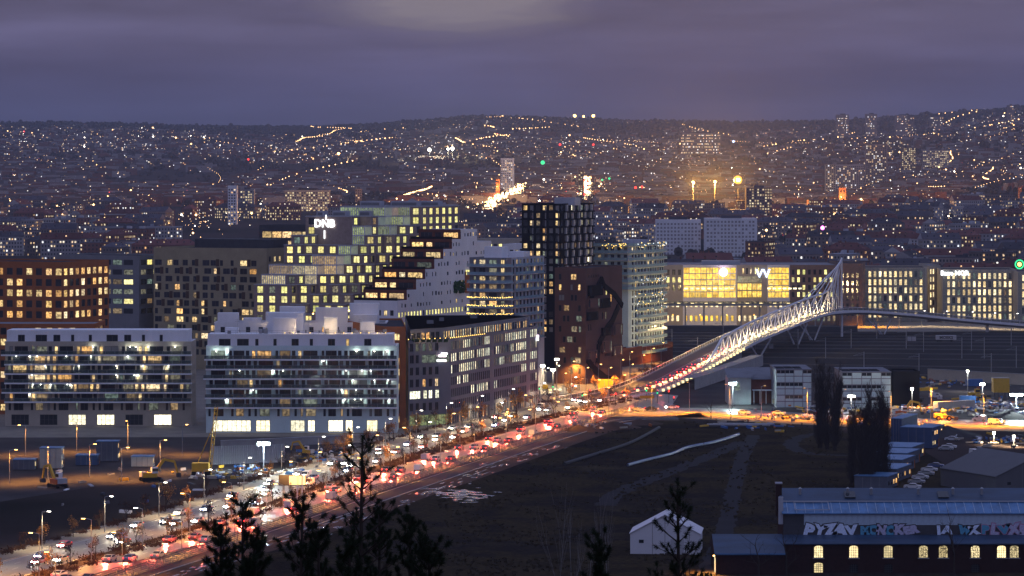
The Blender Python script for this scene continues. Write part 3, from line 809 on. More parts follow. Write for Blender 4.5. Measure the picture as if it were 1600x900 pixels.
# --- tall black tower
bO = ((876 - 800) / F * 1290, 1290); bl = loc2(bO, -17, 0)
bt = empty('black_tower', (bl[0], bl[1], 0), 'tall black residential tower with white boxes between its floors, highest of the row', 'tower', rz=A)
mb = MB(); wsub = []; top_ = 67.6; wa, wbk = 17, 36
def tower_side(p, d, l, pitch, n0, prob):
    hol = []
    for k in range(n0, 22):
        z = k * 3.07
        for u in frange(.7, l - 2.2, pitch):
            if R.random() < .1: continue
            hol.append((u, u + pitch * .62, z + .35, z + 2.4)); wsub.append((p, d, (u, z + .35, pitch * .62, 2.05, prob(), 0)))
    mb.facade(p, d, l, 0, top_, hol, .5, 'black_metal')
tower_side((0, 0), (1, 0), wa, 2.8, 5, pick(('lit_warm', 3.2), ('glass_blind', 3), ('glass_dark', 4), ('lit_dim', 2)))
tower_side((wa, 0), (0, 1), wbk, 3.6, 11, pick(('glass_blind', 6), ('glass_dark', 5), ('lit_white', 1.2), ('lit_dim', 3)))
mb.facade((wa, wbk), (-1, 0), wa, 0, top_, [], .5, 'black_metal'); mb.facade((0, wbk), (0, -1), wbk, 0, top_, [], .5, 'black_metal')
mb.build('wall', bt)
for p, d, q in wsub[:298]: put_window(bt, p, d, 0, q)
rf = MB(); rf.poly([(0, 0, top_ - .8), (wa, 0, top_ - .8), (wa, wbk, top_ - .8), (0, wbk, top_ - .8)], 'roof_dark'); rf.build('roof', bt)
mb = MB(); mb.box(0, 9, 0, 6, 0, 3.2, 'roof_pale'); mb.build('roof_cabin', bt, (wa - 6, 8, top_ - .79))
for k in range(3):
    mb = MB(); mb.box(-.25, .25, -.25, 0, 20, top_ - 1, 'mid_grey'); mb.build('facade_rib', bt, (4.9 + k * 5.6, -.01, 0))
for k in range(6, 22):
    mb = MB(); mb.box(-.6, wa + .6, -.7, -.01, k * 3.07 - .55, k * 3.07 + .02, 'black_metal'); mb.box(wa + .01, wa + .7, 0, wbk, k * 3.07 - .55, k * 3.07 + .02, 'black_metal'); mb.build('floor_band', bt)
vb = MB(); vb.box(0, .8, 0, 1.1, 0, 2.5, 'light_grey'); vbm = vb.mesh('white_box')
for k in range(12, 22):
    for u in (4, 11, 18, 25, 31): obj('white_box', vbm, bt, (wa + .005, u + (k % 2) * 1.2, k * 3.07 + .03))

# --- brown tower with the black crack
tO = G(915, 600.5); tl = loc2(tO, -12.6, 0); tb = 38.5; tz = 44
br = empty('brown_tower', (tl[0], tl[1], 0), 'dark brown tower with scattered windows and a jagged black crack down its side', 'tower', rz=A)
mb = MB(); wsub = []; W0 = []
rows = {0: [(1.6, 'glass_dark'), (6.5, 'L')], 1: [(1.6, 'lit_warm'), (6.3, 'glass_blind'), (9.4, 'lit_warm')], 2: [(1.6, 'B'), (6.5, 'glass_dark'), (8, 'glass_dark')], 3: [(1.6, 'glass_dark'), (3.6, 'D'), (9.5, 'glass_dark')],
        4: [(3.3, 'glass_dark'), (4.9, 'glass_dark'), (8.7, 'D')], 5: [(1.6, 'glass_dark'), (6.7, 'D'), (9.7, 'lit_dim')], 6: [(3.3, 'glass_dark'), (4.9, 'D'), (7.6, 'glass_dark')], 7: [(1.9, 'Y'), (9.6, 'lit_warm')],
        8: [(3.5, 'glass_dark'), (6.6, 'lit_dim'), (8.3, 'L')], 9: [(5.4, 'D'), (9.6, 'glass_dark')]}
for r, lst in rows.items():
    z = tz - 4.6 - r * 3.95
    for (u, kd) in lst:
        ww = 2.3 if kd in 'LBDY' else 1.1; kd2 = {'L': 'lit_warm', 'B': 'glass_blind', 'D': 'lit_dim', 'Y': 'lit_dim'}.get(kd, kd)
        W0.append((u, z, ww, 2.3, kd2, 1 if ww > 2 else 0))
mb.facade((0, 0), (1, 0), 12.6, 0, tz, [(q[0], q[0] + q[2], q[1], q[1] + q[3]) for q in W0], .3, 'tower_brown')
W1 = [(17, 33, 1.6, 3.4, 'lit_warm', 0), (21, 33, 1.6, 3.4, 'lit_yellow', 0), (26, 30.2, 1.4, 3, 'lit_warm', 0), (17, 23.8, 1.4, 2.8, 'glass_dark', 0), (20.5, 23.8, 1.4, 2.8, 'lit_dim', 0), (5, 20, 1.2, 2.6, 'glass_dark', 0), (2.6, 20, 1.2, 2.6, 'glass_dark', 0)]
W1 += [(2.5 + 2.6 * k, 5.2, .9, 3.0, 'glass_dark', 0) for k in range(5)] + [(20 + 2 * k, 9.4, .8, 2.4, 'glass_dark', 0) for k in range(3)] + [(3 + 2.5 * k, 40, .9, 1.3, 'glass_dark', 0) for k in range(5)]
mb.facade((12.6, 0), (0, 1), tb, 0, tz, [(q[0], q[0] + q[2], q[1], q[1] + q[3]) for q in W1], .3, 'tower_brown')
mb.facade((12.6, tb), (-1, 0), 12.6, 0, tz, [], .3, 'tower_brown'); mb.facade((0, tb), (0, -1), tb, 0, tz, [], .3, 'tower_brown')
mb.build('wall', br)
for q in W0: put_window(br, (0, 0), (1, 0), 0, q)
for q in W1: put_window(br, (12.6, 0), (0, 1), 0, q)
rf = MB(); rf.poly([(0, 0, tz - .5), (12.6, 0, tz - .5), (12.6, tb, tz - .5), (0, tb, tz - .5)], 'roof_dark'); rf.build('roof', br)
# crack as a chain of black slabs standing on the side wall; (u along side, z)
crack = [(16, 40), (19, 37), (26, 34), (32, 30.5), (38.6, 27.6), (33, 27.4), (29, 23), (24, 19.5), (15, 17), (10, 12.5), (5.5, 10.5), (0.6, 12.6)]
ck = MB()
def slab(path, wd, z_off=0):
    for (a, za), (b, zb) in zip(path, path[1:]):
        d = Vector((b - a, zb - za)).normalized(); n = Vector((-d.y, d.x)) * wd / 2
        q = [(a - n.x, za - n.y), (b - n.x, zb - n.y), (b + n.x, zb + n.y), (a + n.x, za + n.y)]
        ck.poly([(12.6 + .45, u, z) for u, z in q], 'black_metal')
        for i in range(4):
            c, e = q[i], q[(i + 1) % 4]; ck.poly([(12.6, c[0], c[1]), (12.6, e[0], e[1]), (13.05, e[0], e[1]), (13.05, c[0], c[1])], 'black_metal')
slab([(2, 30), (9, 35), (16, 39.5), (19, 36.5), (30, 33), (38.4, 28.3)], 2.2)
slab([(34, 28.2), (27, 22.5), (21, 20), (13, 14.5), (12, 7.5)], 2.8)
slab([(1, 9.5), (8, 5.5), (20, 1.2), (27, -.0)], 2.6)
ck.build('crack', br)
for (u0, u1, z0_, z1_, m_) in ((2, 16, 33.2, 37.3, 'black_metal'), (.6, 13, 28.6, 32.4, 'tower_brown'), (14, 24, 28.2, 31.8, 'black_metal'), (.8, 11, 24.0, 27.2, 'black_metal'), (27, 37, 17, 21.4, 'tower_brown'),
                              (16, 26, 10.8, 15.6, 'tower_brown'), (27, 37, 9.2, 13.2, 'tower_brown'), (.8, 10, 5.4 + 4, 9.6 + 3, 'tower_brown'), (16, 24, 17.5, 20.6, 'black_metal')):
    b_ = MB(); b_.box(12.6 + .01, 13.5, u0, u1, z0_, z1_, m_)
    b_.box(13.5, 13.53, u0 + .8, u0 + 1.8, z0_ + .5, z1_ - .4, 'glass_dark'); b_.box(13.5, 13.53, u1 - 2, u1 - 1.1, z0_ + .5, z1_ - .4, pick(('glass_dark', 2), ('lit_dim', 2))())
    b_.build('bay', br)

# --- glass balconied block right of the brown tower
lO = G(985, 570); ll = loc2(lO, -21, 0)
gb = empty('glass_block', (ll[0], ll[1], 0), 'pale blue green glass balconied block right of the brown tower, light strings on railings', 'apartment building', rz=A)
mb = MB(); wsub = []; gz = 49.6
ring = [(0, 0), (20, 0), (21, 1), (22.5, 16), (22.5, 36), (20, 40), (0, 40)]
for i in range(len(ring)):
    a, b = ring[i], ring[(i + 1) % len(ring)]; d, l = segdir(a, b); hol = []
    if i in (0, 2, 3):
        for k in range(0 if i else 11, 16):
            z = 1.2 + k * 3.02
            for u in frange(.6, l - 1.9, 2.9):
                hol.append((u, u + 1.5, z + .2, z + 2.4)); wsub.append((a, d, (u, z + .2, 1.5, 2.2, pick(('glass_dark', 7), ('glass_blind', 2), ('lit_dim', 2), ('lit_warm', 1))(), 0)))
    mb.facade(a, d, l, 0, gz, hol, .2, 'white_panel')
mb.build('wall', gb)
for p, d, q in wsub[:299]: put_window(gb, p, d, 0, q)
rf = MB(); rf.poly([(p[0], p[1], gz - .4) for p in ring], 'roof_pale'); rf.build('roof', gb)
out = [(-.6, -1.3), (20.4, -1.3), (22.2, .4), (23.9, 16), (23.9, 36.5)]
for k in range(1, 17):
    z = 1.2 + k * 3.02
    if z > gz + .5: break
    n0 = 0 if k > 9 else 2
    g = MB(); o2 = out[n0:] if k > 9 else [(22.6, 5)] + out[3:]
    inner = [(22.5, 36.3), (22.5, 16), (21, 1), (20, 0), (0, 0)] if k > 9 else [(22.52, 36.3), (22.52, 16), (22.52, 5)]
    g.prism(o2 + inner, z - .18, z - .0, 'light_grey'); g.build('balcony_deck', gb)
    for a, b in zip(o2, o2[1:]):
        d, l = segdir(a, b); n = max(1, round(l / 3.4))
        for q in range(n):
            key = ('gp', round(l / n, 3))
            if key not in WM:
                m2 = MB(); m2.box(.04, l / n - .04, -.02, .02, 0, 1.15, 'balustrade_blue'); m2.box(0, .06, -.03, .03, 0, 2.8, 'galvanised'); m2.box(.04, l / n - .04, -.03, .03, 1.15, 1.2, 'galvanised'); WM[key] = m2.mesh('glass_panel')
            if q % 1 == 0: obj('glass_panel', WM[key], gb, (a[0] + d[0] * l / n * q, a[1] + d[1] * l / n * q + .05, z), math.atan2(d[1], d[0]))
f_ = MB()
for k in range(90):
    z = 1.2 + R.choice((16, 16, 16, 11, 11, 9, 9, 8, 8, 7)) * 3.02 + R.uniform(-.9, 1.3); u = R.uniform(2, 36)
    x = 22.2 + (u / 16) * 1.7 if u < 16 else 23.9
    f_.ball((x + .1, u, z), .15, R.choice(('fairy', 'sign_white', 'deck_glow')), 5, 3)
for k in range(22): f_.ball((R.uniform(9, 20), -1.4, gz + R.uniform(-1, .9)), .14, 'fairy', 5, 3)
tag(f_.build('fairy_lights', gb), kind='stuff')
mb = MB(); mb.box(0, 9, 0, 8, 0, 2.6, 'roof_pale'); mb.build('roof_cabin', gb, (12, 14, gz - .39))

# --- dark beige checkered block at the left of the bank
cO = G(240, 575); cW = 52
cpts = quadpts(cO, cW, 34)
rsv = []
for k in range(1, 13):
    z = 2.2 + k * 3.3
    for u in frange(1.2, cW - 5, 4.3):
        u2 = u + R.choice((-.6, 0, .8)); ww = R.choice((1.4, 2.4, 3.2))
        rsv.append((u2, z + .4, ww, 2.3, pick(('glass_dark', 8), ('lit_warm', 2.2), ('lit_dim', 1))(), 1 if ww > 2 else 0))
cwall = building('checkered_block', 'dark beige apartment block with brown panels left of the stepped bank building', 'apartment building', cpts, 49.5, 'beige_panel', 'roof_dark',
                 {0: rsv, 1: rowwin(frange(2, 36, 4.5), 40, 1.8, 2.2, pick(('lit_warm', 1), ('glass_dark', 1))) + rowwin(frange(2, 36, 4.5), 44, 1.8, 2.2, pick(('lit_warm', 1), ('glass_dark', 1)))})
pm = MB(); pm.box(0, 1.5, -.07, -.005, 0, 2.9, 'brown_panel'); pmm = pm.mesh('cladding_panel')
taken = {}
for q in rsv: taken.setdefault(round(q[1], 1), []).append((q[0], q[0] + q[2]))
for zz, lst in taken.items():
    lst.sort(); 
    for (a, b), (c, e) in zip(lst, lst[1:]):
        if c - b > 1.7 and R.random() < .55: obj('cladding_panel', pmm, cwall, (E1[0] * (b + .08), E1[1] * (b + .08), zz - .2), A)
part_box(cwall, 'penthouse', loc2(cO, 30, 20), 36, 14, 48.9, 52.8, 'dark_grey', A)

# --- continuation of the quarter to the left, behind the construction site
apartment(-160, xw0 - 7, 1010, 'pale apartment block with glazed balconies standing left of the white balconied block', 'sand_stone', litp=.2, shop=False, shift=.4, dx=1)
def plain(name, label, o, a, b, z1, wall, roof, floors, fh, pitch, ww, hh, pf, z0=1.2, cat='office building', rzz=(E1, E2), side=True, **k):
    pts = quadpts(o, a, b, *rzz); W0 = []; W1 = []
    for q in range(floors):
        z = z0 + q * fh; W0 += rowwin(frange(pitch * .3, a - ww - .3, pitch), z, ww, hh, pf, 0)
        if side: W1 += rowwin(frange(pitch * .3, b - ww - .3, pitch), z, ww, hh, pf, 0)
    return building(name, label, cat, pts, z1, wall, roof, {0: W0, 1: W1[:max(0, 299 - len(W0))]}, **k)
plain('brick_office', 'warm lit brick office at the far left beside the checkered block', (-205, 1200), 42, 34, 47, 'rust_orange', 'roof_dark', 11, 4.0, 4.2, 2.6, 2.6, pick(('lit_warm', 5), ('glass_dark', 3)), z0=2)
plain('corner_block', 'brown corner block at the left edge in front of the brick office', (-182, 1060), 44, 26, 30, 'rust_orange', 'roof_grey', 8, 3.6, 3.8, 2.0, 2.3, pick(('lit_warm', 4), ('glass_dark', 3)), rzz=((1, 0), (0, 1)))
plain('glass_office', 'low glass office with lit strips between the brick office and the checkered block', (-190, 1330), 40, 30, 46, 'mid_grey', 'roof_dark', 6, 4, 5.2, 4.4, 2.2, pick(('lit_yellow', 2), ('lit_dim', 3), ('glass_dark', 3)), z0=22)

# --- low block joining behind, brown base by the ramp
plain('ramp_wall_building', 'long low rust brown building along the ramp below the glass block', loc2(lO, -2, -14), 4, 60, 7.5, 'rust_brown', 'roof_dark', 0, 1, 5, 3, 3, 'glass_dark', cat='building')
# gap buildings behind the row
plain('bright_office', 'small bright lit office seen between the stepped bank and the avenue', ((738 - 800) / F * 1900, 1900), 60, 20, 41, 'sand_stone', 'roof_pale', 3, 4, 3.2, 2.2, 2.0, pick(('lit_yellow', 3), ('glass_dark', 2)), z0=28)
plain('white_corner_office', 'white corner office left of the black tower roofline', ((786 - 800) / F * 1800, 1800), 13, 20, 40, 'white_render', 'roof_pale', 4, 4, 3.2, 2, 1.8, pick(('lit_dim', 2), ('glass_dark', 2)), z0=23)
plain('strip_lit_office', 'office with two long bright window bands left of the stepped bank', ((405 - 800) / F * 1600, 1600), 32, 20, 54, 'dark_grey', 'roof_grey', 2, 4.6, 5.6, 5.2, 3.2, 'lit_warm', z0=43)

# ------------------------------------------------------------------ offices behind the railway
def front_w(px0, px1, D): return (px0 - 800) / F * D, (px1 - 800) / F * D
D0 = 1680; s_ = D0 / F
oz = lambda py, D=D0: CAMH - (py - HOR) / F * D
x0, x1 = front_w(1030, 1310, D0)
amb = empty('amber_office', (x0, D0, 0), 'long office behind the railway with tall amber glass halls glowing yellow', 'office building')
mb = MB(); wsub = []
secs = [(1030, 1067, 'sand_stone', 'w'), (1067, 1151, 'steel_white', 'G'), (1151, 1199, 'sand_stone', 'm'), (1199, 1234, 'steel_white', 'G'), (1234, 1310, 'brick_brown', 'b')]
zg = oz(466)
for (a, b, m_, ty) in secs:
    u0, u1 = (a - 1030) * s_, (b - 1030) * s_; hol = []
    top = oz(414)
    def put(lst):
        for q in lst: hol.append((q[0] - u0, q[0] - u0 + q[2], q[1], q[1] + q[3])); wsub.append(((0, 0), (1, 0), q))
    if ty == 'w':
        for py in (425, 437, 449): put(rowwin(frange(u0 + .8, u1 - 2.6, 3.0), oz(py) - 1.6, 1.7, 2.9, 'glass_dark' if py != 437 else 'lit_yellow', 0))
    if ty == 'G':
        pw = 2.8; n = int((u1 - u0 - .6) / pw)
        for k in range(5):
            z = zg + .3 + k * (top - zg - 1.4) / 5; hz = (top - zg - 1.4) / 5 - .25
            put([(u0 + .3 + q * (u1 - u0 - .6) / n, z, (u1 - u0 - .6) / n - .12, hz, 'lit_amber', 1, 0, 'galvanised') for q in range(n)])
    if ty == 'm':
        put(rowwin(frange(u0 + 3, u0 + 8, 2.0), oz(424) - 1.5, 1.0, 3.2, pick(('lit_warm', 1), ('glass_dark', 1)), 0)); put(rowwin((u0 + 9.5, u0 + 11), oz(424) - 1.5, .9, 3.6, 'lit_yellow', 0))
        for k in range(3): put([(u0 + .4 + q * 2.6, zg + .4 + k * 3.9, 2.4, 3.5, 'lit_amber' if k != 2 else 'lit_dim', 1) for q in range(int((u1 - u0 - 1) / 2.6))])
    if ty == 'b':
        for k, py in enumerate((425, 437, 449, 460)): put(rowwin(frange(u0 + 1.0, u1 - 2, 2.85), oz(py) - 1.4, 1.5, 2.7, pick(('lit_yellow', (1, 5, 2, 3)[k]), ('glass_dark', (4, .5, 3, 2)[k])), 0))
        if True: pass
    for py in (475, 497): put(rowwin(frange(u0 + .9, u1 - 2, 2.7), oz(py) - 1.7, 1.5, 3.1, ('lit_amber' if a == 1067 and py == 497 else 'lit_sand') if a < 1200 else pick(('lit_sand', 1), ('lit_dim', 2)), 0))
    mb.facade((u0, 0), (1, 0), u1 - u0, 0, top, hol, .3, m_)
tw = (1310 - 1030) * s_
mb.facade((tw, 0), (0, 1), 60, 0, oz(414), [], .3, 'brick_brown'); mb.facade((tw, 60), (-1, 0), tw, 0, oz(414), [], .3, 'brick_brown'); mb.facade((0, 60), (0, -1), 60, 0, oz(414), [], .3, 'sand_stone')
mb.build('wall', amb)
big = [w_ for w_ in wsub]
for p, d, q in big[:299]: put_window(amb, p, d, 0, q)
rest = MB()
for p, d, q in big[299:]: rest.poly([(q[0], .3, q[1]), (q[0] + q[2], .3, q[1]), (q[0] + q[2], .3, q[1] + q[3]), (q[0], .3, q[1] + q[3])], q[4])
if rest.f: tag(rest.build('window_row', amb), kind='stuff')
rf = MB(); rf.poly([(0, 0, oz(415)), (tw, 0, oz(415)), (tw, 60, oz(415)), (0, 60, oz(415))], 'roof_grey'); rf.build('roof', amb)
mb = MB(); mb.box(0, 60 * s_, 0, 6, 0, 2.2, 'roof_pale'); mb.build('roof_unit', amb, ((1100 - 1030) * s_, 16, oz(415)))
mb = MB(); mb.ball((0, 0, 0), 2.2, 'sign_pink', 12, 8); mb.build('globe_sign', amb, ((1130 - 1030) * s_, -2.2, oz(425)))
obj('sign_lettering', letters('VV', 6.2, 'sign_blue', .2, .12), amb, ((1192 - 1030) * s_, -.4, oz(428)))
# row of bright ceiling lamps seen through the glass
for px in list(range(1072, 1150, 9)) + list(range(1202, 1254, 8)):
    mb = MB(); mb.box(-.9, .9, -.12, 0, 0, .8, 'lit_shop'); mb.build('ceiling_lamp', amb, ((px - 1030) * s_, -.02, oz(452)))
# brick flank that turns the corner
x2 = (1310 - 800) / F * D0
W0 = []
for k in range(6): W0 += rowwin(frange(1, 11, 2.6), 5 + 4 * k, 1.3, 2.6, pick(('glass_dark', 2), ('lit_dim', 1)), 0)
W1 = []
for k in range(6): W1 += rowwin(frange(10, 28, 2.0), 5 + 4.2 * k, 1.1, 2.6, pick(('lit_sand', 2), ('glass_dark', 1)), 0)
building('brick_wing', 'brown brick wing behind the bridge mast at the right end of the amber office', 'office building', [(x2 + .1, D0 - 4), (x2 + 12, D0 - 6), (x2 + 17, D0 + 26), (x2 + .1, D0 + 50)], oz(411), 'brick_brown', 'roof_dark', {0: W0, 1: W1})

def screened(px0, px1, D, ytop, label, sign=None, turn=0, gapside=True):
    a, b = front_w(px0, px1, D); W = b - a; zt = CAMH - (ytop - HOR) / F * D; W0 = []; n = 7; fh = 4.35
    for k in range(n):
        z = zt - 5.2 - k * fh
        if z < .5: break
        W0 += rowwin(frange(2.4, W - 4, 2.75), z, 1.55, 3.3, pick(('lit_sand', 9 if k != 3 else 5), ('lit_dim', 1.5), ('glass_dark', .6 if k != 3 else 3)), 0)
    W0 = W0[:280]
    W1 = []
    for k in range(5): W1 += rowwin(frange(1.5, 26, 3.4), zt - 5.2 - k * fh, 1.4, 3.0, pick(('lit_sand', 3), ('glass_dark', 1)), 0)
    r = building('screened_office', label, 'office building', [(a, D), (b, D - turn), (b + 2.5, D + 40), (a, D + 40)], zt, 'sand_stone', 'roof_dark', {0: W0, 1: W1[:300 - len(W0)]}, walls={0: 'sand_stone'})
    sp = MB(); pw = 4.1; sp.box(.04, pw - .04, -.03, .03, .04, fh - .04, 'screen_glass'); sp.box(0, .05, -.05, .05, 0, fh, 'galvanised'); sme = sp.mesh('glass_screen')
    for k in range(n):
        for q in range(int(W / pw)):
            if R.random() < .12: continue
            o = obj('glass_screen', sme, r, (q * pw + R.uniform(-.1, .1), -1.1 - R.random() * .25 - turn * q * pw / W, zt - 1.1 - (k + 1) * fh + .8)); o.rotation_euler = (R.uniform(-.02, .02), 0, R.uniform(-.03, .03) - math.atan2(turn, W))
    return r, a, zt
so1, a1, zt1 = screened(1350, 1449, 1720, 418, 'glass screened office with warm windows just right of the bridge mast')
so2, a2, zt2_ = screened(1473, 1588, 1715, 421, 'glass screened office with white lettering along its roof edge', None, 0)
so3, a3, zt3 = screened(1590, 1680, 1700, 424, 'bluish glass screened office cut by the right edge', None, 0)
obj('sign_lettering', letters('Bane NOR', 3.4, 'sign_white', .15, .1), so2, ((1492 - 800) / F * 1713 - a2, -1.7, CAMH - (427 - HOR) / F * 1713))
W0 = []
for k in range(6): W0 += rowwin(frange(.8, 7, 2.4), 4 + 4.2 * k, 1.3, 2.8, pick(('lit_sand', 3), ('glass_dark', 1)), 0)
building('stone_wing', 'warm lit stone wing between the two glass screened offices', 'office building', [((1452 - 800) / F * 1735, 1735), ((1472 - 800) / F * 1735, 1742), ((1472 - 800) / F * 1735, 1780), ((1452 - 800) / F * 1735, 1780)], CAMH - (415 - HOR) / F * 1735, 'sand_stone', 'roof_grey', {0: [w_ for w_ in W0 if w_[0] < 5.2]})
# green ring sign on a roof post
gx, gy = (1593 - 800) / F * 1760, 1760; gzz = CAMH - (413 - HOR) / F * 1760
sgn = empty('ring_sign', (gx, gy, 26), 'round roof sign with a green ring around a yellow disc at the right edge', 'sign')
me = bpy.data.meshes.new('ring'); mb = MB()
for k in range(24):
    t0, t1 = 2 * math.pi * k / 24, 2 * math.pi * (k + 1) / 24
    mb.tube((2.3 * math.cos(t0), 0, 2.3 * math.sin(t0)), (2.3 * math.cos(t1), 0, 2.3 * math.sin(t1)), .38, 'bulb_green', n=5)
mb.build('ring', sgn, (0, 0, gzz - 26)); mb = MB(); mb.tube((0, -.3, 0), (0, .1, 0), 1.15, 'fairy', n=16); mb.build('disc', sgn, (0, 0, gzz - 26)); mb = MB(); mb.box(-.15, .15, .3, .6, 0, gzz - 24, 'galvanised'); mb.build('post', sgn)
for px in range(1300, 1500, 14):      # strip of canopy lamps under the far deck
    pass

# ------------------------------------------------------------------ site buildings right of the bridge
def modular(px0, px1, pyb, ytop, label, wall, cols, rows, dp=12, lit=0):
    D = G(px0, pyb)[1]; a, b = front_w(px0, px1, D); W = b - a; zt = CAMH - (ytop - HOR) / F * D
    root = empty('modular_building', (a, D, 0), label, 'site building')
    mb = MB(); mb.box(0, W, 0, dp, 0, zt, 'mid_grey'); mb.build('wall', root)
    cw, rh = W / cols, zt / rows
    pm = MB(); pm.box(.12, cw - .12, -.08, -.005, .15, rh - .15, wall); pme = pm.mesh('facade_panel')
    wm_ = MB(); wm_.box(.12, cw - .12, -.06, -.005, rh * .45, rh - .15, 'glass_dark'); wm_.box(.12, cw - .12, -.08, -.005, .15, rh * .45, wall); wm_.box(cw / 2 - .05, cw / 2 + .05, -.09, -.01, rh * .45, rh - .15, 'frame_white'); wme = wm_.mesh('window_panel')
    for i in range(cols):
        for k in range(rows): obj('facade_panel' if (k % 2 == 0 or R.random() < .25) else 'window_panel', pme if (k % 2 == 0 or R.random() < .25) else wme, root, (i * cw, 0, k * rh))
    rb = MB(); rb.box(-.2, W + .2, -.2, dp + .2, zt, zt + .25, 'roof_grey'); rb.build('roof', root)
    sp = MB(); sp.box(0, cw * .9, 0, dp * .4, 0, .12, 'black_metal'); sme = sp.mesh('solar_panel')
    for i in range(0, cols - 1, 1):
        if R.random() < .8: obj('solar_panel', sme, root, (i * cw + .3, 3 + (i % 2) * .5, zt + .26))
    return root
modular(1213, 1268, 637, 578, 'grey white panelled site office left of the poplars, dark window strips', 'white_panel', 4, 6, 26)
modular(1316, 1392, 640, 582, 'grey white panelled site office right of the tall poplars', 'white_panel', 5, 6, 26)
tD = G(1140, 632)[1]; a, b = front_w(1138, 1212, tD)
tl_ = empty('site_workshop', (a, tD, 0), 'pale teal two part workshop lit by the floodlight below the bridge', 'workshop')
mb = MB(); mb.box(0, (b - a) * .48, 0, 16, 0, 9.2, 'teal_panel'); mb.box((b - a) * .48, b - a, 6, 30, 0, 8.2, 'rust_brown'); mb.build('wall', tl_)
mb = MB(); w_ = b - a
mb.poly([(-.4, -.4, 9.25), (w_ * .5, -.4, 9.25), (w_ * .6, 16, 11.5), (-.4, 16, 11.5)], 'roof_grey'); mb.poly([(w_ * .46, 5.5, 8.3), (w_ + .4, 5.5, 8.3), (w_ + .4, 31, 11), (w_ * .46, 31, 11)], 'roof_grey'); mb.build('roof', tl_)
for k in range(5):
    mb = MB(); mb.box(-.1, .1, -.1, .1, 0, 4.6, 'white_paint'); mb.build('post', tl_, (w_ * .55 + k * 2.1, 2, 0))
mb = MB(); mb.box(w_ * .53, w_, 1.8, 6, 4.6, 4.8, 'white_paint'); mb.build('canopy', tl_)
mb = MB(); mb.box(2, 4.0, -.05, 0, 4.9, 7.4, 'lit_dim'); mb.build('window', tl_)
bd = G(1397, 640)[1]
plain('dark_shed', 'dark tall shed right of the panelled site office', ((1400 - 800) / F * bd, bd + 8), 9, 14, 12.5, 'black_metal', 'roof_dark', 0, 1, 3, 1, 1, 'glass_dark', cat='shed', rzz=((1, 0), (0, 1)))
ow2 = G(1150, 590)
# ------------------------------------------------------------------ ground, roads
ys = [-400, -100, 0, 10, 20, 30, 40, 50, 60, 80, 100, 130, 160, 200, 240, 280, 320, 360, 400, 430, 460, 490, 515, 540, 580, 640, 720, 820, 950, 1100, 1300, 1500, 1750, 2000, 2200]
y = 2350
while y < 16000: ys.append(y); y *= 1.035
nx = 90; vs = []; fs = []
for j, y in enumerate(ys):
    hw = max(abs(y), 120) * .30 + 260
    for i in range(nx + 1):
        x = -hw + 2 * hw * i / nx; vs.append((x, y, terrain(x, y)))
for j in range(len(ys) - 1):
    for i in range(nx):
        k = j * (nx + 1) + i; fs.append((k, k + 1, k + nx + 2, k + nx + 1))
me = bpy.data.meshes.new('ground'); me.from_pydata(vs, [], fs); me.materials.append(MAT['ground']); me.polygons.foreach_set('use_smooth', [True] * len(fs)); me.update()
tag(obj('ground', me), kind='structure')
def sheet(name, pts, z, m, kind='structure'):
    mb = MB(); mb.poly([(p[0], p[1], z) for p in pts], m); return tag(mb.build(name), kind=kind)
def resample(pts, step=6):
    P = [Vector(p) if len(p) == 3 else Vector((p[0], p[1], 0)) for p in pts]; out = []
    for i in range(len(P) - 1):
        p0, p1, p2, p3 = P[max(0, i - 1)], P[i], P[i + 1], P[min(len(P) - 1, i + 2)]
        n = max(1, int((p2 - p1).length / step))
        for k in range(n):
            t = k / n
            out.append(.5 * ((2 * p1) + (p2 - p0) * t + (2 * p0 - 5 * p1 + 4 * p2 - p3) * t * t + (3 * p1 - p0 - 3 * p2 + p3) * t ** 3))
    out.append(P[-1]); return out
def normals(C):
    out = []
    for i in range(len(C)):
        d = C[min(len(C) - 1, i + 1)] - C[max(0, i - 1)]; d.z = 0; d.normalize(); out.append(Vector((d.y, -d.x, 0)))   # right of travel
    return out
def offset(C, o): return [p + n * o for p, n in zip(C, normals(C))]
def ribbon(mb, C, o0, o1, z, m):
    A_, B_ = offset(C, o0), offset(C, o1)
    for i in range(len(C) - 1):
        mb.poly([(A_[i].x, A_[i].y, A_[i].z + z), (B_[i].x, B_[i].y, B_[i].z + z), (B_[i + 1].x, B_[i + 1].y, B_[i + 1].z + z), (A_[i + 1].x, A_[i + 1].y, A_[i + 1].z + z)][::1], m)
def kerb(mb, C, o, z0, h, m, wd=.3):
    ribbon(mb, C, o, o + wd, z0 + h, m)
    for oo in (o, o + wd):
        A_ = offset(C, oo)
        for i in range(len(A_) - 1): mb.poly([(A_[i].x, A_[i].y, A_[i].z + z0), (A_[i + 1].x, A_[i + 1].y, A_[i + 1].z + z0), (A_[i + 1].x, A_[i + 1].y, A_[i + 1].z + z0 + h), (A_[i].x, A_[i].y, A_[i].z + z0 + h)], m)
def along(C, s):
    for i in range(len(C) - 1):
        l = (C[i + 1] - C[i]).length
        if s <= l: 
            t = s / l; d = (C[i + 1] - C[i]).normalized(); return C[i].lerp(C[i + 1], t), d
        s -= l
    return C[-1].copy(), (C[-1] - C[-2]).normalized()
def length(C): return sum((C[i + 1] - C[i]).length for i in range(len(C) - 1))

# broad surfaces
yard = sheet('construction_yard', [G(1030, 600), G(1800, 590), G(1800, 672), G(1240, 662), G(1030, 640)], .010, 'yard')
sheet('construction_pit', [G(-100, 800), G(150, 760), G(330, 745), G(520, 705), G(600, 690), G(600, 682), G(-100, 684)], .010, 'yard')
sheet('plaza', [G(-200, 690), (G(600, 688)), G(860, 628), G(1000, 590), G(1040, 560), G(-200, 560)], .006, 'paving')
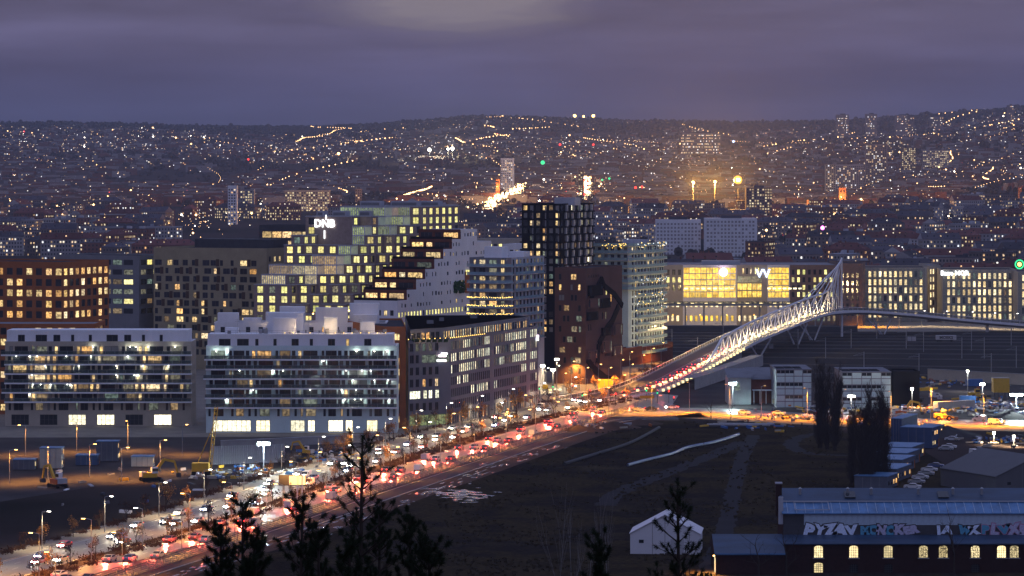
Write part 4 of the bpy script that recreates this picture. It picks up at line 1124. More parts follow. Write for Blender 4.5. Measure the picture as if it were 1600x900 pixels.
# far carriageway (towards the camera), near carriageway (away), path band, field
farC = resample([G(-120, 935), G(60, 880), G(300, 812), G(500, 745), G(700, 683), G(800, 656), G(900, 633), G(960, 621)])
nearC = resample([G(-40, 955), G(200, 878), G(400, 812), G(500, 778), G(600, 746), G(700, 715), G(800, 684), G(900, 654), G(955, 636)])
mb = MB(); ribbon(mb, farC, -8, 5.5, .014, 'asphalt'); tag(mb.build('road'), kind='structure')
mb = MB(); ribbon(mb, nearC, -6, 6, .014, 'asphalt'); tag(mb.build('road'), kind='structure')
mb = MB()
for C, os in ((farC, (-4.4, -1.0, 2.4)), (nearC, (-2, 1.8))):
    Lc = length(C)
    for o in os:
        O_ = offset(C, o); s = 0
        while s < length(O_) - 4:
            p, d = along(O_, s); q, d2 = along(O_, s + 3); n = Vector((d.y, -d.x, 0)) * .08
            mb.poly([p - n + Vector((0, 0, .019)), p + n + Vector((0, 0, .019)), q + n + Vector((0, 0, .019)), q - n + Vector((0, 0, .019))], 'road_paint'); s += 9
for C, os in ((farC, (-7.6, 5.1)), (nearC, (-5.6, 5.6))):
    for o in os: ribbon(mb, C, o, o + .15, .019, 'road_paint')
tag(mb.build('road_markings'), kind='structure')
mb = MB(); ribbon(mb, farC, 5.5, 13.2, .012, 'dirt'); kerb(mb, farC, 5.5, .0, .13, 'concrete'); kerb(mb, nearC, -6.3, 0, .13, 'concrete'); kerb(mb, farC, -8.3, 0, .13, 'concrete'); tag(mb.build('median'), kind='structure')
mb = MB(); ribbon(mb, farC, -14.5, -8.3, .12, 'paving'); kerb(mb, farC, -14.8, 0, .12, 'concrete'); tag(mb.build('pavement'), kind='structure')
mb = MB(); ribbon(mb, nearC, 6.3, 9.2, .10, 'paving'); kerb(mb, nearC, 6.0, 0, .12, 'concrete'); tag(mb.build('pavement'), kind='structure')
edgeC = resample([G(60, 960), G(300, 880), G(420, 846), G(520, 812), G(620, 776), G(720, 742), G(820, 707), G(900, 680), G(960, 662), G(1010, 655), G(1060, 655)])
mb = MB(); ribbon(mb, edgeC, -12.5, 0, .016, 'asphalt_path'); kerb(mb, edgeC, -.3, 0, .14, 'concrete'); kerb(mb, edgeC, -6.2, .0, .09, 'concrete', .18); tag(mb.build('footpath'), kind='structure')
# field: from the path's edge to the right
fp = [(p.x + .2, p.y) for p in edgeC] + [G(1100, 662), G(1260, 668), G(1420, 690), G(1500, 740), G(1700, 760), G(1900, 905), G(1900, 925), (-60, 560)]
def trimesh_sheet(name, pts, z, m):
    import mathutils.geometry as mg
    tri = mg.tessellate_polygon([[Vector((p[0], p[1], 0)) for p in pts]]); me = bpy.data.meshes.new(name)
    me.from_pydata([(p[0], p[1], z) for p in pts], [], [t for t in tri]); me.materials.append(MAT[m]); me.update(); return tag(obj(name, me), kind='structure')
trimesh_sheet('field', fp, .008, 'field')
# wet verge with frost and puddles beside the path
bm_ = MB(); vC = offset(edgeC, 3.5); Lv = length(vC)
for k in range(230):
    s = R.uniform(.04, .78) * Lv; p, d = along(vC, s); o = R.gauss(0, 2.4) + 2.0 * math.sin(s * .035); a_, b_ = R.uniform(.4, 2.6), R.uniform(.12, .55)
    if R.random() < .25: a_ *= 1.8
    c_ = p + Vector((d.y, -d.x, 0)) * o; n = 9; pts = []
    for q in range(n):
        t = 2 * math.pi * q / n; r = R.uniform(.6, 1.2); u = d * a_ * math.cos(t) * r + Vector((d.y, -d.x, 0)) * b_ * math.sin(t) * r; pts.append((c_.x + u.x, c_.y + u.y, .020 + k * .00004))
    bm_.poly(pts, 'ice')
for k in range(70):
    c_ = Vector(G(R.gauss(722, 22), R.gauss(772, 5)) + (0,)); n = 9; pts = []; a_, b_ = R.uniform(.5, 2.2), R.uniform(.5, 1.8)
    for q in range(n):
        t = 2 * math.pi * q / n; r = R.uniform(.5, 1.2); pts.append((c_.x + a_ * math.cos(t) * r, c_.y + b_ * math.sin(t) * r, .030 + k * .00004))
    bm_.poly(pts, 'ice')
tag(bm_.build('frozen_puddles'), kind='stuff')
mb = MB(); ribbon(mb, offset(edgeC, .0), .1, 7.5, .012, 'dirt'); tag(mb.build('verge'), kind='structure')
def rough_path(pts, hw, z):
    C = resample(pts, 2.2); N_ = normals(C); mb = MB()
    def e(i, s): return hw * (1 + .45 * noise.noise(Vector((i * .35, s * 9, z * 999))) + .25 * noise.noise(Vector((i * 1.3, s * 5, 3))))
    for i in range(len(C) - 1):
        a, b, c, d = C[i] - N_[i] * e(i, -1), C[i] + N_[i] * e(i, 1), C[i + 1] + N_[i + 1] * e(i + 1, 1), C[i + 1] - N_[i + 1] * e(i + 1, -1)
        mb.poly([(q.x, q.y, z) for q in (a, b, c, d)], 'path_dirt')
    return mb
# field paths
mb = rough_path([G(1178, 680), G(1160, 715), G(1148, 760), G(1140, 800), G(1125, 850), G(1100, 900)], 2.0, .013); tag(mb.build('dirt_path'), kind='structure')
mb = rough_path([G(1160, 690), G(1110, 712), G(1040, 740), G(970, 768), G(945, 790)], 2.6, .015); tag(mb.build('dirt_path'), kind='structure')
mb = rough_path([G(1330, 712), G(1262, 708), G(1236, 694), G(1262, 680), G(1330, 672)], 2.2, .017); tag(mb.build('dirt_path'), kind='structure')
# cross road at the junction, to the right
cross = resample([(20, 1118, 0), G(1010, 641) + (0,), G(1100, 641) + (0,), G(1200, 647) + (0,), G(1300, 652) + (0,), G(1440, 658) + (0,), G(1700, 664) + (0,)])
mb = MB(); ribbon(mb, cross, -11, 10, .018, 'asphalt'); tag(mb.build('road'), kind='structure')
mb = MB(); ribbon(mb, cross, -3, -2.85, .023, 'road_paint'); ribbon(mb, cross, 4, 4.15, .023, 'road_paint'); kerb(mb, cross, 10, 0, .13, 'concrete'); tag(mb.build('road_markings'), kind='structure')
mb = MB(); ribbon(mb, cross, 10.4, 32, .0135, 'verge_dirt'); tag(mb.build('verge'), kind='structure')
junc = sheet('road', [G(915, 626), G(1000, 612), G(1060, 618), G(1040, 648), G(960, 648)], .0225, 'asphalt')
side = resample([G(700, 560), G(830, 598), G(880, 612), G(960, 619)])
mb = MB(); ribbon(mb, side, -7, 7, .016, 'asphalt'); tag(mb.build('road'), kind='structure')
# crossing stripes
mb = MB()
for k in range(9):
    p, d = along(farC, length(farC) - 14); n = Vector((d.y, -d.x, 0)); c_ = p + n * (-7 + k * 1.4)
    mb.poly([c_ + Vector((0, 0, .03)), c_ + n * .6 + Vector((0, 0, .03)), c_ + n * .6 + d * 4 + Vector((0, 0, .03)), c_ + d * 4 + Vector((0, 0, .03))], 'road_paint')
tag(mb.build('zebra_crossing'), kind='structure')

# railway
sheet('rail_yard', [G(1000, 588), G(1900, 600), G(1900, 505), G(1000, 505)], .004, 'ballast')
tk = []
for (l, r_) in ((578, 592), (566, 577), (556, 565), (549, 556), (543, 548), (538, 542), (533, 536), (529, 531), (525, 526), (520, 521)):
    a, b = G(1000, l), G(1750, r_); t = empty('railway_track', (a[0], a[1], 0), 'straight railway track across the yard, number %s counted from the town side' % ('one two three four five six seven eight nine ten'.split()[len(tk)]), 'railway track', 'railway tracks'); tk.append(t)
    t['label'] = 'railway track crossing the yard'
    d, Lx = segdir(a, b); C = [Vector((0, 0, 0)), Vector((d[0] * Lx, d[1] * Lx, 0))]
    mb = MB(); ribbon(mb, C, -1.6, 1.6, .02 + .0, 'dark_grey'); mb.build('ballast_bed', t)
    for o in (-.75, .75):
        mb = MB(); n = Vector((d[1], -d[0], 0)) * o; mb.bar(n + Vector((0, 0, .22)), n + C[1] + Vector((0, 0, .22)), .16, .18, 'rail_steel'); mb.build('rail', t)
def catenary(px, py, h=9):
    x, y = G(px, py); t = empty('catenary_pole', (x, y, 0), '', 'pole', 'overhead line poles over the tracks')
    t['label'] = 'overhead line pole in the rail yard'
    mb = MB(); mb.box(-.16, .16, -.16, .16, 0, h, 'galvanised'); mb.build('pole', t)
    mb = MB(); mb.bar((0, 0, h - 1.2), (-4.2, 0, h - 1.5), .12, .12, 'galvanised'); mb.bar((0, 0, h - .2), (-3.8, 0, h - 1.4), .06, .06, 'galvanised'); mb.build('arm', t)
for px, py in ((1050, 545), (1090, 560), (1130, 530), (1180, 552), (1247, 545), (1330, 545), (1370, 530), (1416, 545), (1436, 588), (1443, 550), (1503, 560), (1518, 548), (1538, 560), (1580, 540), (1549, 588), (1588, 575), (1350, 585), (1290, 560)): catenary(px, py)
wl = MB()
for z0 in (6.2, 7.6):
    for (l, r_) in ((566, 577), (549, 556), (538, 542)):
        a, b = G(1000, l), G(1750, r_); wl.bar((a[0], a[1], z0), (b[0], b[1], z0), .05, .05, 'black_metal')
tag(wl.build('overhead_wires'), kind='stuff')
for k, (px, py) in enumerate(((1421, 533), (1428, 533), (1160, 545), (1205, 545), (1040, 545))):
    x, y = G(px, py); t = empty('relay_cabinet', (x, y, 0), 'small pale relay cabinet beside the tracks', 'cabinet', 'relay cabinets in the rail yard')
    mb = MB(); mb.box(-.9, .9, -.6, .6, .15, 2.2, 'light_grey'); mb.build('body', t); mb = MB(); mb.box(-1, 1, -.7, .7, 2.2, 2.35, 'mid_grey'); mb.build('roof', t)
x, y = G(1463, 534); t = empty('graffiti_wagon', (x, y, 0), 'pale low wagon covered in grey graffiti on the tracks', 'wagon')
mb = MB(); mb.box(0, 9.5, 0, 2.6, .9, 3.0, 'light_grey'); mb.build('body', t); mb = MB(); mb.box(.5, 2.5, .3, 2.3, 0, .9, 'black_metal'); mb.box(7, 9, .3, 2.3, 0, .9, 'black_metal'); mb.build('bogie', t)
obj('graffiti', letters('MOEKS', 2.0, 'dark_grey', .02, .06), t, (4.7, -.05, 1.95))
# low retaining walls and far embankment
for (a, b, h, m, lab) in ((G(1450, 593), G(1640, 604), 4.0, 'sand_stone', 'long pale retaining wall at the edge of the rail yard'), (G(1036, 517), G(1340, 518), 2.6, 'dark_grey', 'dark retaining wall along the foot of the amber office')):
    t = empty('retaining_wall', (a[0], a[1], 0), lab, 'wall'); mb = MB(); mb.bar((0, 0, h / 2), (b[0] - a[0], b[1] - a[1], h / 2), .5, h, m); mb.build('wall_face', t); mb = MB(); mb.bar((0, 0, h + .12), (b[0] - a[0], b[1] - a[1], h + .12), .8, .22, 'concrete'); mb.build('coping', t)

# elevated walkway in front of the amber office
D = 1635; wy = lambda px: (px - 800) / F * D
t = empty('elevated_walkway', (wy(1030), D, 0), 'elevated walkway on thin columns in front of the amber office', 'walkway')
W = wy(1300) - wy(1030); mb = MB(); mb.box(0, W, 0, 7, 12.0, 13.0, 'concrete'); mb.build('deck', t)
mb = MB(); mb.box(0, W, -.1, 0, 13, 14.3, 'balustrade'); mb.build('railing', t)
pmm = MB(); pmm.box(-.35, .35, 2, 2.7, 0, 12.0, 'concrete'); pm_ = pmm.mesh('column')
for u in frange(4, W, 9.5): obj('column', pm_, t, (u, 0, 0))
lm = MB(); lm.box(-.8, .8, -.14, -.1, 13.2, 13.5, 'deck_glow'); lme = lm.mesh('walkway_light')
for u in frange(3, W, 7): obj('walkway_light', lme, t, (u, 0, 0))
for u in frange(8, W * .62, 14): obj('lamp_light', lamp_data('amberlow', 'POINT', (1, .62, .15), 2600, .4), t, (u, 20, 6)); 
for u in frange(8, W * .62, 14):
    mb = MB(); mb.ball((u, 20, 6.6), .35, 'bulb_amber', 6, 4); mb.build('wall_lamp', t)

# ------------------------------------------------------------------ the bridge
BC = resample([(22, 1118, .03), (35, 1146, .3), (49, 1184, 1.2), (72, 1275, 4.6), (95.3, 1371, 8.0), (115, 1442, 10.4), (132, 1505, 12.0), (147, 1548, 12.8), (168, 1578, 12.2), (196, 1596, 9.8), (228, 1608, 6.4), (268, 1617, 3.0), (310, 1622, 1.2)], 5)
bridge = empty('bridge', (0, 0, 0), 'white road bridge with a truss and a slanted mast climbing over the railway', 'bridge')
HW = 7.0
mb = MB(); ribbon(mb, BC, -HW, HW, .25, 'asphalt_dark'); mb.build('carriageway', bridge)
mb = MB(); Lft, Rgt = offset(BC, -HW - .6), offset(BC, HW + 3.2); Lb, Rb = offset(BC, -HW + 2.5), offset(BC, HW + .5)
th = 1.9
for i in range(len(BC) - 1):
    j = i + 1
    def z_(p, dz): return (p.x, p.y, max(-.05, p.z + dz))
    mb.poly([z_(Rgt[i], .22), z_(Rgt[j], .22), z_(Rgt[j], -.9), z_(Rgt[i], -.9)][::-1], 'steel_white')
    mb.poly([z_(Rgt[i], -.9), z_(Rgt[j], -.9), z_(Rb[j], -th), z_(Rb[i], -th)][::-1], 'steel_white')
    mb.poly([z_(Rb[i], -th), z_(Rb[j], -th), z_(Lb[j], -th), z_(Lb[i], -th)][::-1], 'steel_white')
    mb.poly([z_(Lb[i], -th), z_(Lb[j], -th), z_(Lft[j], -.6), z_(Lft[i], -.6)][::-1], 'steel_white')
    mb.poly([z_(Lft[i], -.6), z_(Lft[j], -.6), z_(Lft[j], .22), z_(Lft[i], .22)][::-1], 'steel_white')
    mb.poly([z_(Lft[i], .22), z_(Lft[j], .22), z_(Rgt[j], .22), z_(Rgt[i], .22)][::-1], 'light_grey')
mb.build('deck', bridge)
def rail_line(o, h, m):
    mb = MB(); O_ = offset(BC, o)
    for i in range(len(O_) - 1):
        mb.bar(O_[i] + Vector((0, 0, h)), O_[i + 1] + Vector((0, 0, h)), .12, .12, m)
        mb.bar(O_[i] + Vector((0, 0, .22 + h / 2)), O_[i + 1] + Vector((0, 0, .22 + h / 2)), .04, h - .4, 'screen_dim')
        mb.bar(O_[i] + Vector((0, 0, .25)), O_[i] + Vector((.001, 0, h)), .1, .1, m)
    mb.build('railing', bridge)
rail_line(-HW - .4, 1.5, 'steel_white'); rail_line(HW + 3.0, 1.5, 'steel_white'); rail_line(HW - .1, 1.0, 'galvanised')
mb = MB(); ribbon(mb, BC, -.08, .08, .262, 'road_paint'); ribbon(mb, BC, -6.6, -6.45, .262, 'road_paint'); ribbon(mb, BC, 6.2, 6.35, .262, 'road_paint'); mb.build('lane_marking', bridge)
# glowing lamps along footway and lower edge
dl = MB(); dl.box(-.55, .55, -.12, .12, -.45, .45, 'deck_glow'); dlm = dl.mesh('deck_light')
def lamps_line(o, dz, s0, s1, step, lights=0):
    O_ = offset(BC, o); s = s0; k = 0
    while s < s1:
        p, d = along(O_, s); obj('deck_light', dlm, bridge, (p.x, p.y, p.z + dz), math.atan2(d.y, d.x) - 1.1)
        if lights and k % lights == 0 and s > 150: obj('deck_lamp', lamp_data('bridge', 'POINT', 0, 0), bridge, (p.x - 1.6, p.y, p.z + dz + .9))
        s += step; k += 1
lamps_line(HW + .35, 1.2, 40, 445, 9.0, 2)
lamps_line(HW + 3.45, -.15, 60, 230, 8.0, 0)
# truss
def node(s, o, dz): p, d = along(offset(BC, o), s); return Vector((p.x, p.y, p.z + dz))
sA, sB = 195, 438; nbay = 15; chord = []
for k in range(nbay + 1):
    s = sA + (sB - sA) * k / nbay; h = 7.6 + 1.6 * k / nbay; chord.append(node(s, HW + .2, h))
def member(name, p, q, r, m='steel_white', n=6): mb = MB(); mb.tube(p, q, r, m, n=n); return mb.build(name, bridge)
mb = MB(); pp = [node(sA - 34, HW + .2, .3)] + chord
for a, b in zip(pp, pp[1:]): mb.tube(a, b, .5, 'steel_white', n=8)
mb.build('top_chord', bridge)
for k in range(nbay):
    s0 = sA + (sB - sA) * k / nbay; s1 = sA + (sB - sA) * (k + 1) / nbay; sm = s0 + (s1 - s0) * .15
    for o in (HW + 2.9, HW - .2):
        base = node(sm - 7, o, .3)
        member('brace', base, chord[k], .27); member('brace', base, chord[k + 1] if k + 1 < len(chord) else chord[k], .22)
for q in range(3):
    member('brace', node(sA - 36 + q * 7, HW + 2.9, .3), chord[0].lerp(pp[0], .66 - q * .3), .15); member('brace', node(sA - 36 + q * 7, HW - .2, .3), chord[0].lerp(pp[0], .66 - q * .3), .15)
mastb = node(461, HW + 1.2, -12.4); mtop = mastb.copy(); mtop.z = CAMH - (403 - HOR) / F * mastb.y
mb = MB(); mb.tube(mastb, mtop, .55, 'steel_white', .3, n=8); mb.build('mast', bridge)
ce = chord[-1]
curve = [ce, ce.lerp(mtop, .28) + Vector((0, 0, -3.2)), ce.lerp(mtop, .55) + Vector((0, 0, -3.0)), ce.lerp(mtop, .8) + Vector((0, 0, -1.2)), mtop]
mb = MB()
for a, b in zip(curve, curve[1:]): mb.tube(a, b, .38, 'steel_white', n=8)
mb.build('mast_arm', bridge)
for k in (-1, -2, -3, -4): member('stay', chord[k], mtop + Vector((0, 0, -.6 * abs(k) + .6)), .24)
for i, (c_, s) in enumerate(((curve[1], 441), (curve[1], 445), (curve[2], 448), (curve[2], 451), (curve[3], 454), (curve[3], 457), (mtop, 459))):
    p = node(s, HW + 1.5, .2); 
    member('hanger', c_, p, .22)
    member('hanger', c_.lerp(curve[min(4, i // 2 + 1)], .5), node(s - 3, HW - 1, .2), .17)
# piers and struts
for (s, k) in ((300, 1), (392, 1), (430, 2), (500, 2), (560, 0), (600, 0)):
    p, d = along(offset(BC, 4), s)
    if k: 
        for e in (-1, 1): 
            member('pier', Vector((p.x + e * 1.0, p.y, 0)), Vector((p.x + e * 5.5, p.y + e * 3, p.z - th)), .38)
        if k == 2: member('pier', Vector((p.x, p.y, 0)), Vector((p.x - 9, p.y - 6, p.z - th)), .3)
    else: member('pier', Vector((p.x, p.y, 0)), Vector((p.x, p.y, p.z - 1.6)), .8)
# side wall of the ramp under the lamps
mb = MB(); O_ = offset(BC, HW + .4)
for i in range(8, 46):
    mb.poly([(O_[i].x, O_[i].y, 0), (O_[i + 1].x, O_[i + 1].y, 0), (O_[i + 1].x, O_[i + 1].y, O_[i + 1].z - th), (O_[i].x, O_[i].y, O_[i].z - th)], 'concrete')
mb.build('ramp_wall', bridge)
O_ = offset(BC, 19); mb = MB()
# lower approach walkway with glass wall below the bridge
lo = [p for p in O_[14:44]]
for a, b in zip(lo, lo[1:]):
    mb.poly([(a.x, a.y, .02), (b.x, b.y, .02), (b.x, b.y, 4.4), (a.x, a.y, 4.4)], 'concrete'); mb.poly([(a.x, a.y, 4.4), (b.x, b.y, 4.4), (b.x - 5, b.y + 1, 4.4), (a.x - 5, a.y + 1, 4.4)], 'mid_grey')
ww = empty('ramp_side_wall', (0, 0, 0), 'concrete side wall standing below the lit ramp of the bridge', 'wall'); mb.build('wall_face', ww)

# warm street behind the far deck
sheet('street', [G(1340, 518), G(1800, 520), G(1800, 503), G(1340, 503)], .011, 'paving')

# ------------------------------------------------------------------ street lamps
def lamp_proto(h, arm, head, light, name='street_lamp'):
    r = empty(name, (0, -900, 0), 'lamp', 'street lamp')
    mb = MB(); mb.tube((0, 0, 0), (0, 0, h), .11, 'galvanised', .07, n=6); mb.build('pole', r)
    mb = MB(); mb.tube((0, 0, h), (arm, 0, h + .35), .06, 'galvanised', n=5); mb.build('arm', r)
    mb = MB(); mb.box(arm - .2, arm + .6, -.17, .17, h + .24, h + .4, 'galvanised'); mb.box(arm - .15, arm + .55, -.15, .15, h + .12, h + .237, head); mb.build('lamp_head', r)
    l = obj('lamp_light', light, r, (arm + .2, 0, h - .25))
    return r
PROT = {'w': lamp_proto(8.5, 1.6, 'bulb_warm', LD['street']), 'h': lamp_proto(8, 1.4, 'bulb_white', LD['street_white']), 'a': lamp_proto(10, 1.8, 'bulb_amber', LD['amber'])}
used = set()
def lamp(kind, x, y, z, rz, label, group):
    if kind not in used: used.add(kind); o = PROT[kind]; o.location = (x, y, z); o.rotation_euler = (0, 0, rz); o['label'] = label; o['group'] = group; return o
    return copy_tree(PROT[kind], (x, y, z), rz, label, group)
s = 8
while s < length(farC):
    p, d = along(offset(farC, 9), s); a = math.atan2(d.y, d.x)
    lamp('w' if (s / 27) % 3 > .8 else 'h', p.x, p.y, 0, a + math.pi / 2, 'street lamp in the planted strip between the two carriageways', 'street lamps along the main road')
    s += 27
s = 12
while s < length(farC) - 10:
    p, d = along(offset(farC, -9), s); a = math.atan2(d.y, d.x)
    lamp('h', p.x, p.y, 0, a - math.pi / 2, 'street lamp on the pavement on the town side of the main road', 'street lamps on the town side pavement')
    s += 33
s = 20
while s < length(nearC) - 6:
    p, d = along(offset(nearC, 7.5), s); a = math.atan2(d.y, d.x)
    lamp('w', p.x, p.y, 0, a + math.pi / 2, 'street lamp beside the fence along the field', 'street lamps beside the fence')
    s += 34
s = 30; k = 0
while s < length(cross):
    p, d = along(offset(cross, 13 if k % 2 else 11), s); a = math.atan2(d.y, d.x)
    if s < 205: lamp('a', p.x, p.y, 0, a + (math.pi / 2 if k % 2 else -math.pi / 2), 'tall amber lamp along the cross road beyond the dark field', 'amber lamps on the cross road')
    s += 15; k += 1
for px, py, kk in ((915, 612, 'w'), (935, 606, 'w'), (951, 612, 'w'), (970, 598, 'w'), (985, 606, 'w'), (1003, 590, 'w'), (1018, 578, 'w'), (870, 606, 'h'), (853, 610, 'h'), (893, 601, 'w'), (1033, 568, 'w'), (984, 584, 'w'), (880, 622, 'w')):
    x, y = G(px, py); lamp(kk, x, y, 0, 1.0, 'street lamp on the square in front of the brown tower', 'street lamps on the tower square')
for px, py in ((1050, 560), (1000, 585), (1100, 545)):
    pass
for px, py in ((1340, 511), (1372, 511), (1405, 511), (1440, 510), (1475, 511), (1515, 512), (1550, 514), (1585, 515)):
    x, y = G(px, py); lamp('a' if px < 1400 else 'h', x, y, 0, 0, 'street lamp in the warm street under the far end of the bridge', 'street lamps behind the bridge deck')

# ------------------------------------------------------------------ floodlights
def flood(px, py, h, label, light, head, nh=3):
    x, y = G(px, py); r = empty('floodlight_mast', (x, y, 0), label, 'floodlight')
    mb = MB(); mb.tube((0, 0, 0), (0, 0, h), .14, 'galvanised', n=6); mb.build('pole', r)
    for k in range(nh):
        mb = MB(); u = (k - (nh - 1) / 2) * .85; mb.box(u - .38, u + .38, -.25, -.12, h - .35, h + .35, head); mb.box(u - .42, u + .42, -.12, .12, h - .4, h + .4, 'galvanised'); mb.build('lamp_head', r)
    obj('lamp_light', light, r, (0, -.9, h)); return r
flood(412, 737, 7.5, 'glaring cold white floodlight in the construction pit below the white block', LD['flood'], 'bulb_cold', 4)
flood(1145, 636, 8, 'glaring white floodlight in front of the teal workshop', LD['flood_cold'], 'bulb_cold', 3)
flood(1330, 645, 5.5, 'white floodlight between the two poplars in front of the site office', LD['flood_mid'], 'bulb_white', 3)
flood(1455, 640, 7, 'amber lit work lamp beside the wheel loader', LD['amber'], 'bulb_amber', 1)
flood(1535, 632, 7, 'white work lamp in the middle of the container yard', LD['flood_mid'], 'bulb_white', 2)
flood(1425, 640, 7, 'white work lamp behind the orange excavator', LD['flood_mid'], 'bulb_white', 1)
flood(1316, 633, 8, 'white lamp by the right panelled site office', LD['flood_mid'], 'bulb_white', 1)
flood(1512, 612, 7.5, 'lone white lamp on a pole above the container yard', LD['flood_mid'], 'bulb_white', 1)
flood(1588, 650, 7, 'blinding white floodlight at the right edge of the building yard', LD['flood'], 'bulb_cold', 5)
flood(1553, 695, 3.5, 'small white lamp beside the lower car park', LD['street_white'], 'bulb_white', 1)
flood(1584, 698, 3, 'small white lamp at the far right of the lower car park', LD['street_white'], 'bulb_white', 1)
for px, py, h in ((848, 610, 9), (864, 612, 8), (870, 603, 10)): flood(px, py, h, {848: 'left', 864: 'middle', 870: 'right'}[px] + ' of three bright white lamp posts beside the grey office corner', LD['street_white'], 'bulb_white', 2)
for (px, py, h) in ((1220, 586, 10.6),):
    pass
bx, by = G(457, 775); bb = empty('billboard', (bx, by, 0), 'glowing orange billboard beside the main road', 'billboard')
mb = MB(); mb.box(-3.4, 3.4, -.15, .15, 2.6, 5.2, 'frame_dark'); mb.build('frame', bb); mb = MB(); mb.box(-.8, 3.2, -.2, -.151, 2.8, 5.0, 'billboard_face'); mb.build('poster', bb)
mb = MB(); mb.box(-2.2, -2, 0, .2, 0, 2.6, 'galvanised'); mb.build('post', bb); mb = MB(); mb.box(2, 2.2, 0, .2, 0, 2.6, 'galvanised'); mb.build('post', bb)
sx_, sy_ = G(472, 783); rs = empty('road_sign', (sx_, sy_, 0), 'white framed road sign gantry leg next to the glowing billboard', 'road sign')
mb = MB(); mb.tube((0, 0, 0), (0, 0, 6.5), .15, 'white_paint'); mb.build('post', rs); mb = MB(); mb.tube((-1.2, 0, 0), (-1.2, 0, 4), .1, 'white_paint'); mb.build('post', rs); mb = MB(); mb.box(-1.2, 0, -.04, .04, 3.2, 3.4, 'white_paint'); mb.build('crossbar', rs)

# traffic lights, yellow panels at the junction
def signal(px, py, m, label):
    x, y = G(px, py); r = empty('traffic_light', (x, y, 0), label, 'traffic light', 'traffic lights at the junction')
    mb = MB(); mb.tube((0, 0, 0), (0, 0, 4.4), .09, 'dark_grey'); mb.build('pole', r)
    mb = MB(); mb.box(-.22, .22, -.2, .2, 3.3, 4.4, 'black_metal'); mb.build('housing', r)
    for z, mm in ((4.15, 'bulb_red'), (3.55, 'bulb_green')):
        if mm == m: mb = MB(); mb.ball((0, -.25, z), .3, m, 8, 5); mb.build('lens', r)
for px, py, m in ((843, 623, 'bulb_green'), (864, 620, 'bulb_green'), (910, 634, 'bulb_green'), (1010, 626, 'bulb_green'), (1027, 630, 'bulb_green'), (922, 628, 'bulb_red'), (1045, 630, 'bulb_red'), (895, 620, 'bulb_red'), (962, 634, 'bulb_red'), (1053, 640, 'bulb_red')):
    signal(px, py, m, 'traffic light showing %s at the junction' % ('green' if 'green' in m else 'red'))
for k, (px, py, w_, h_, m) in enumerate(((946, 611, 5.6, 3.4, 'yellow_machine'), (1018, 617, 3.2, 1.2, 'yellow_machine'), (1011, 627, 5, 1.0, 'yellow_machine'), (852, 612, 2, 1.5, 'yellow_machine'))):
    x, y = G(px, py); r = empty('road_sign', (x, y, 0), ('big yellow direction sign in front of the brown tower', 'small yellow direction sign behind the junction lights', 'long low yellow barrier board on the junction island', 'small yellow sign near the grey office corner')[k], 'road sign')
    mb = MB(); mb.box(-w_ / 2, w_ / 2, -.06, .06, 1.0, 1.0 + h_, m); mb.build('panel', r)
    for e in (-1, 1): mb = MB(); mb.box(e * w_ * .35 - .06, e * w_ * .35 + .06, .065, .16, 0, 1.0 + h_, 'galvanised'); mb.build('post', r)

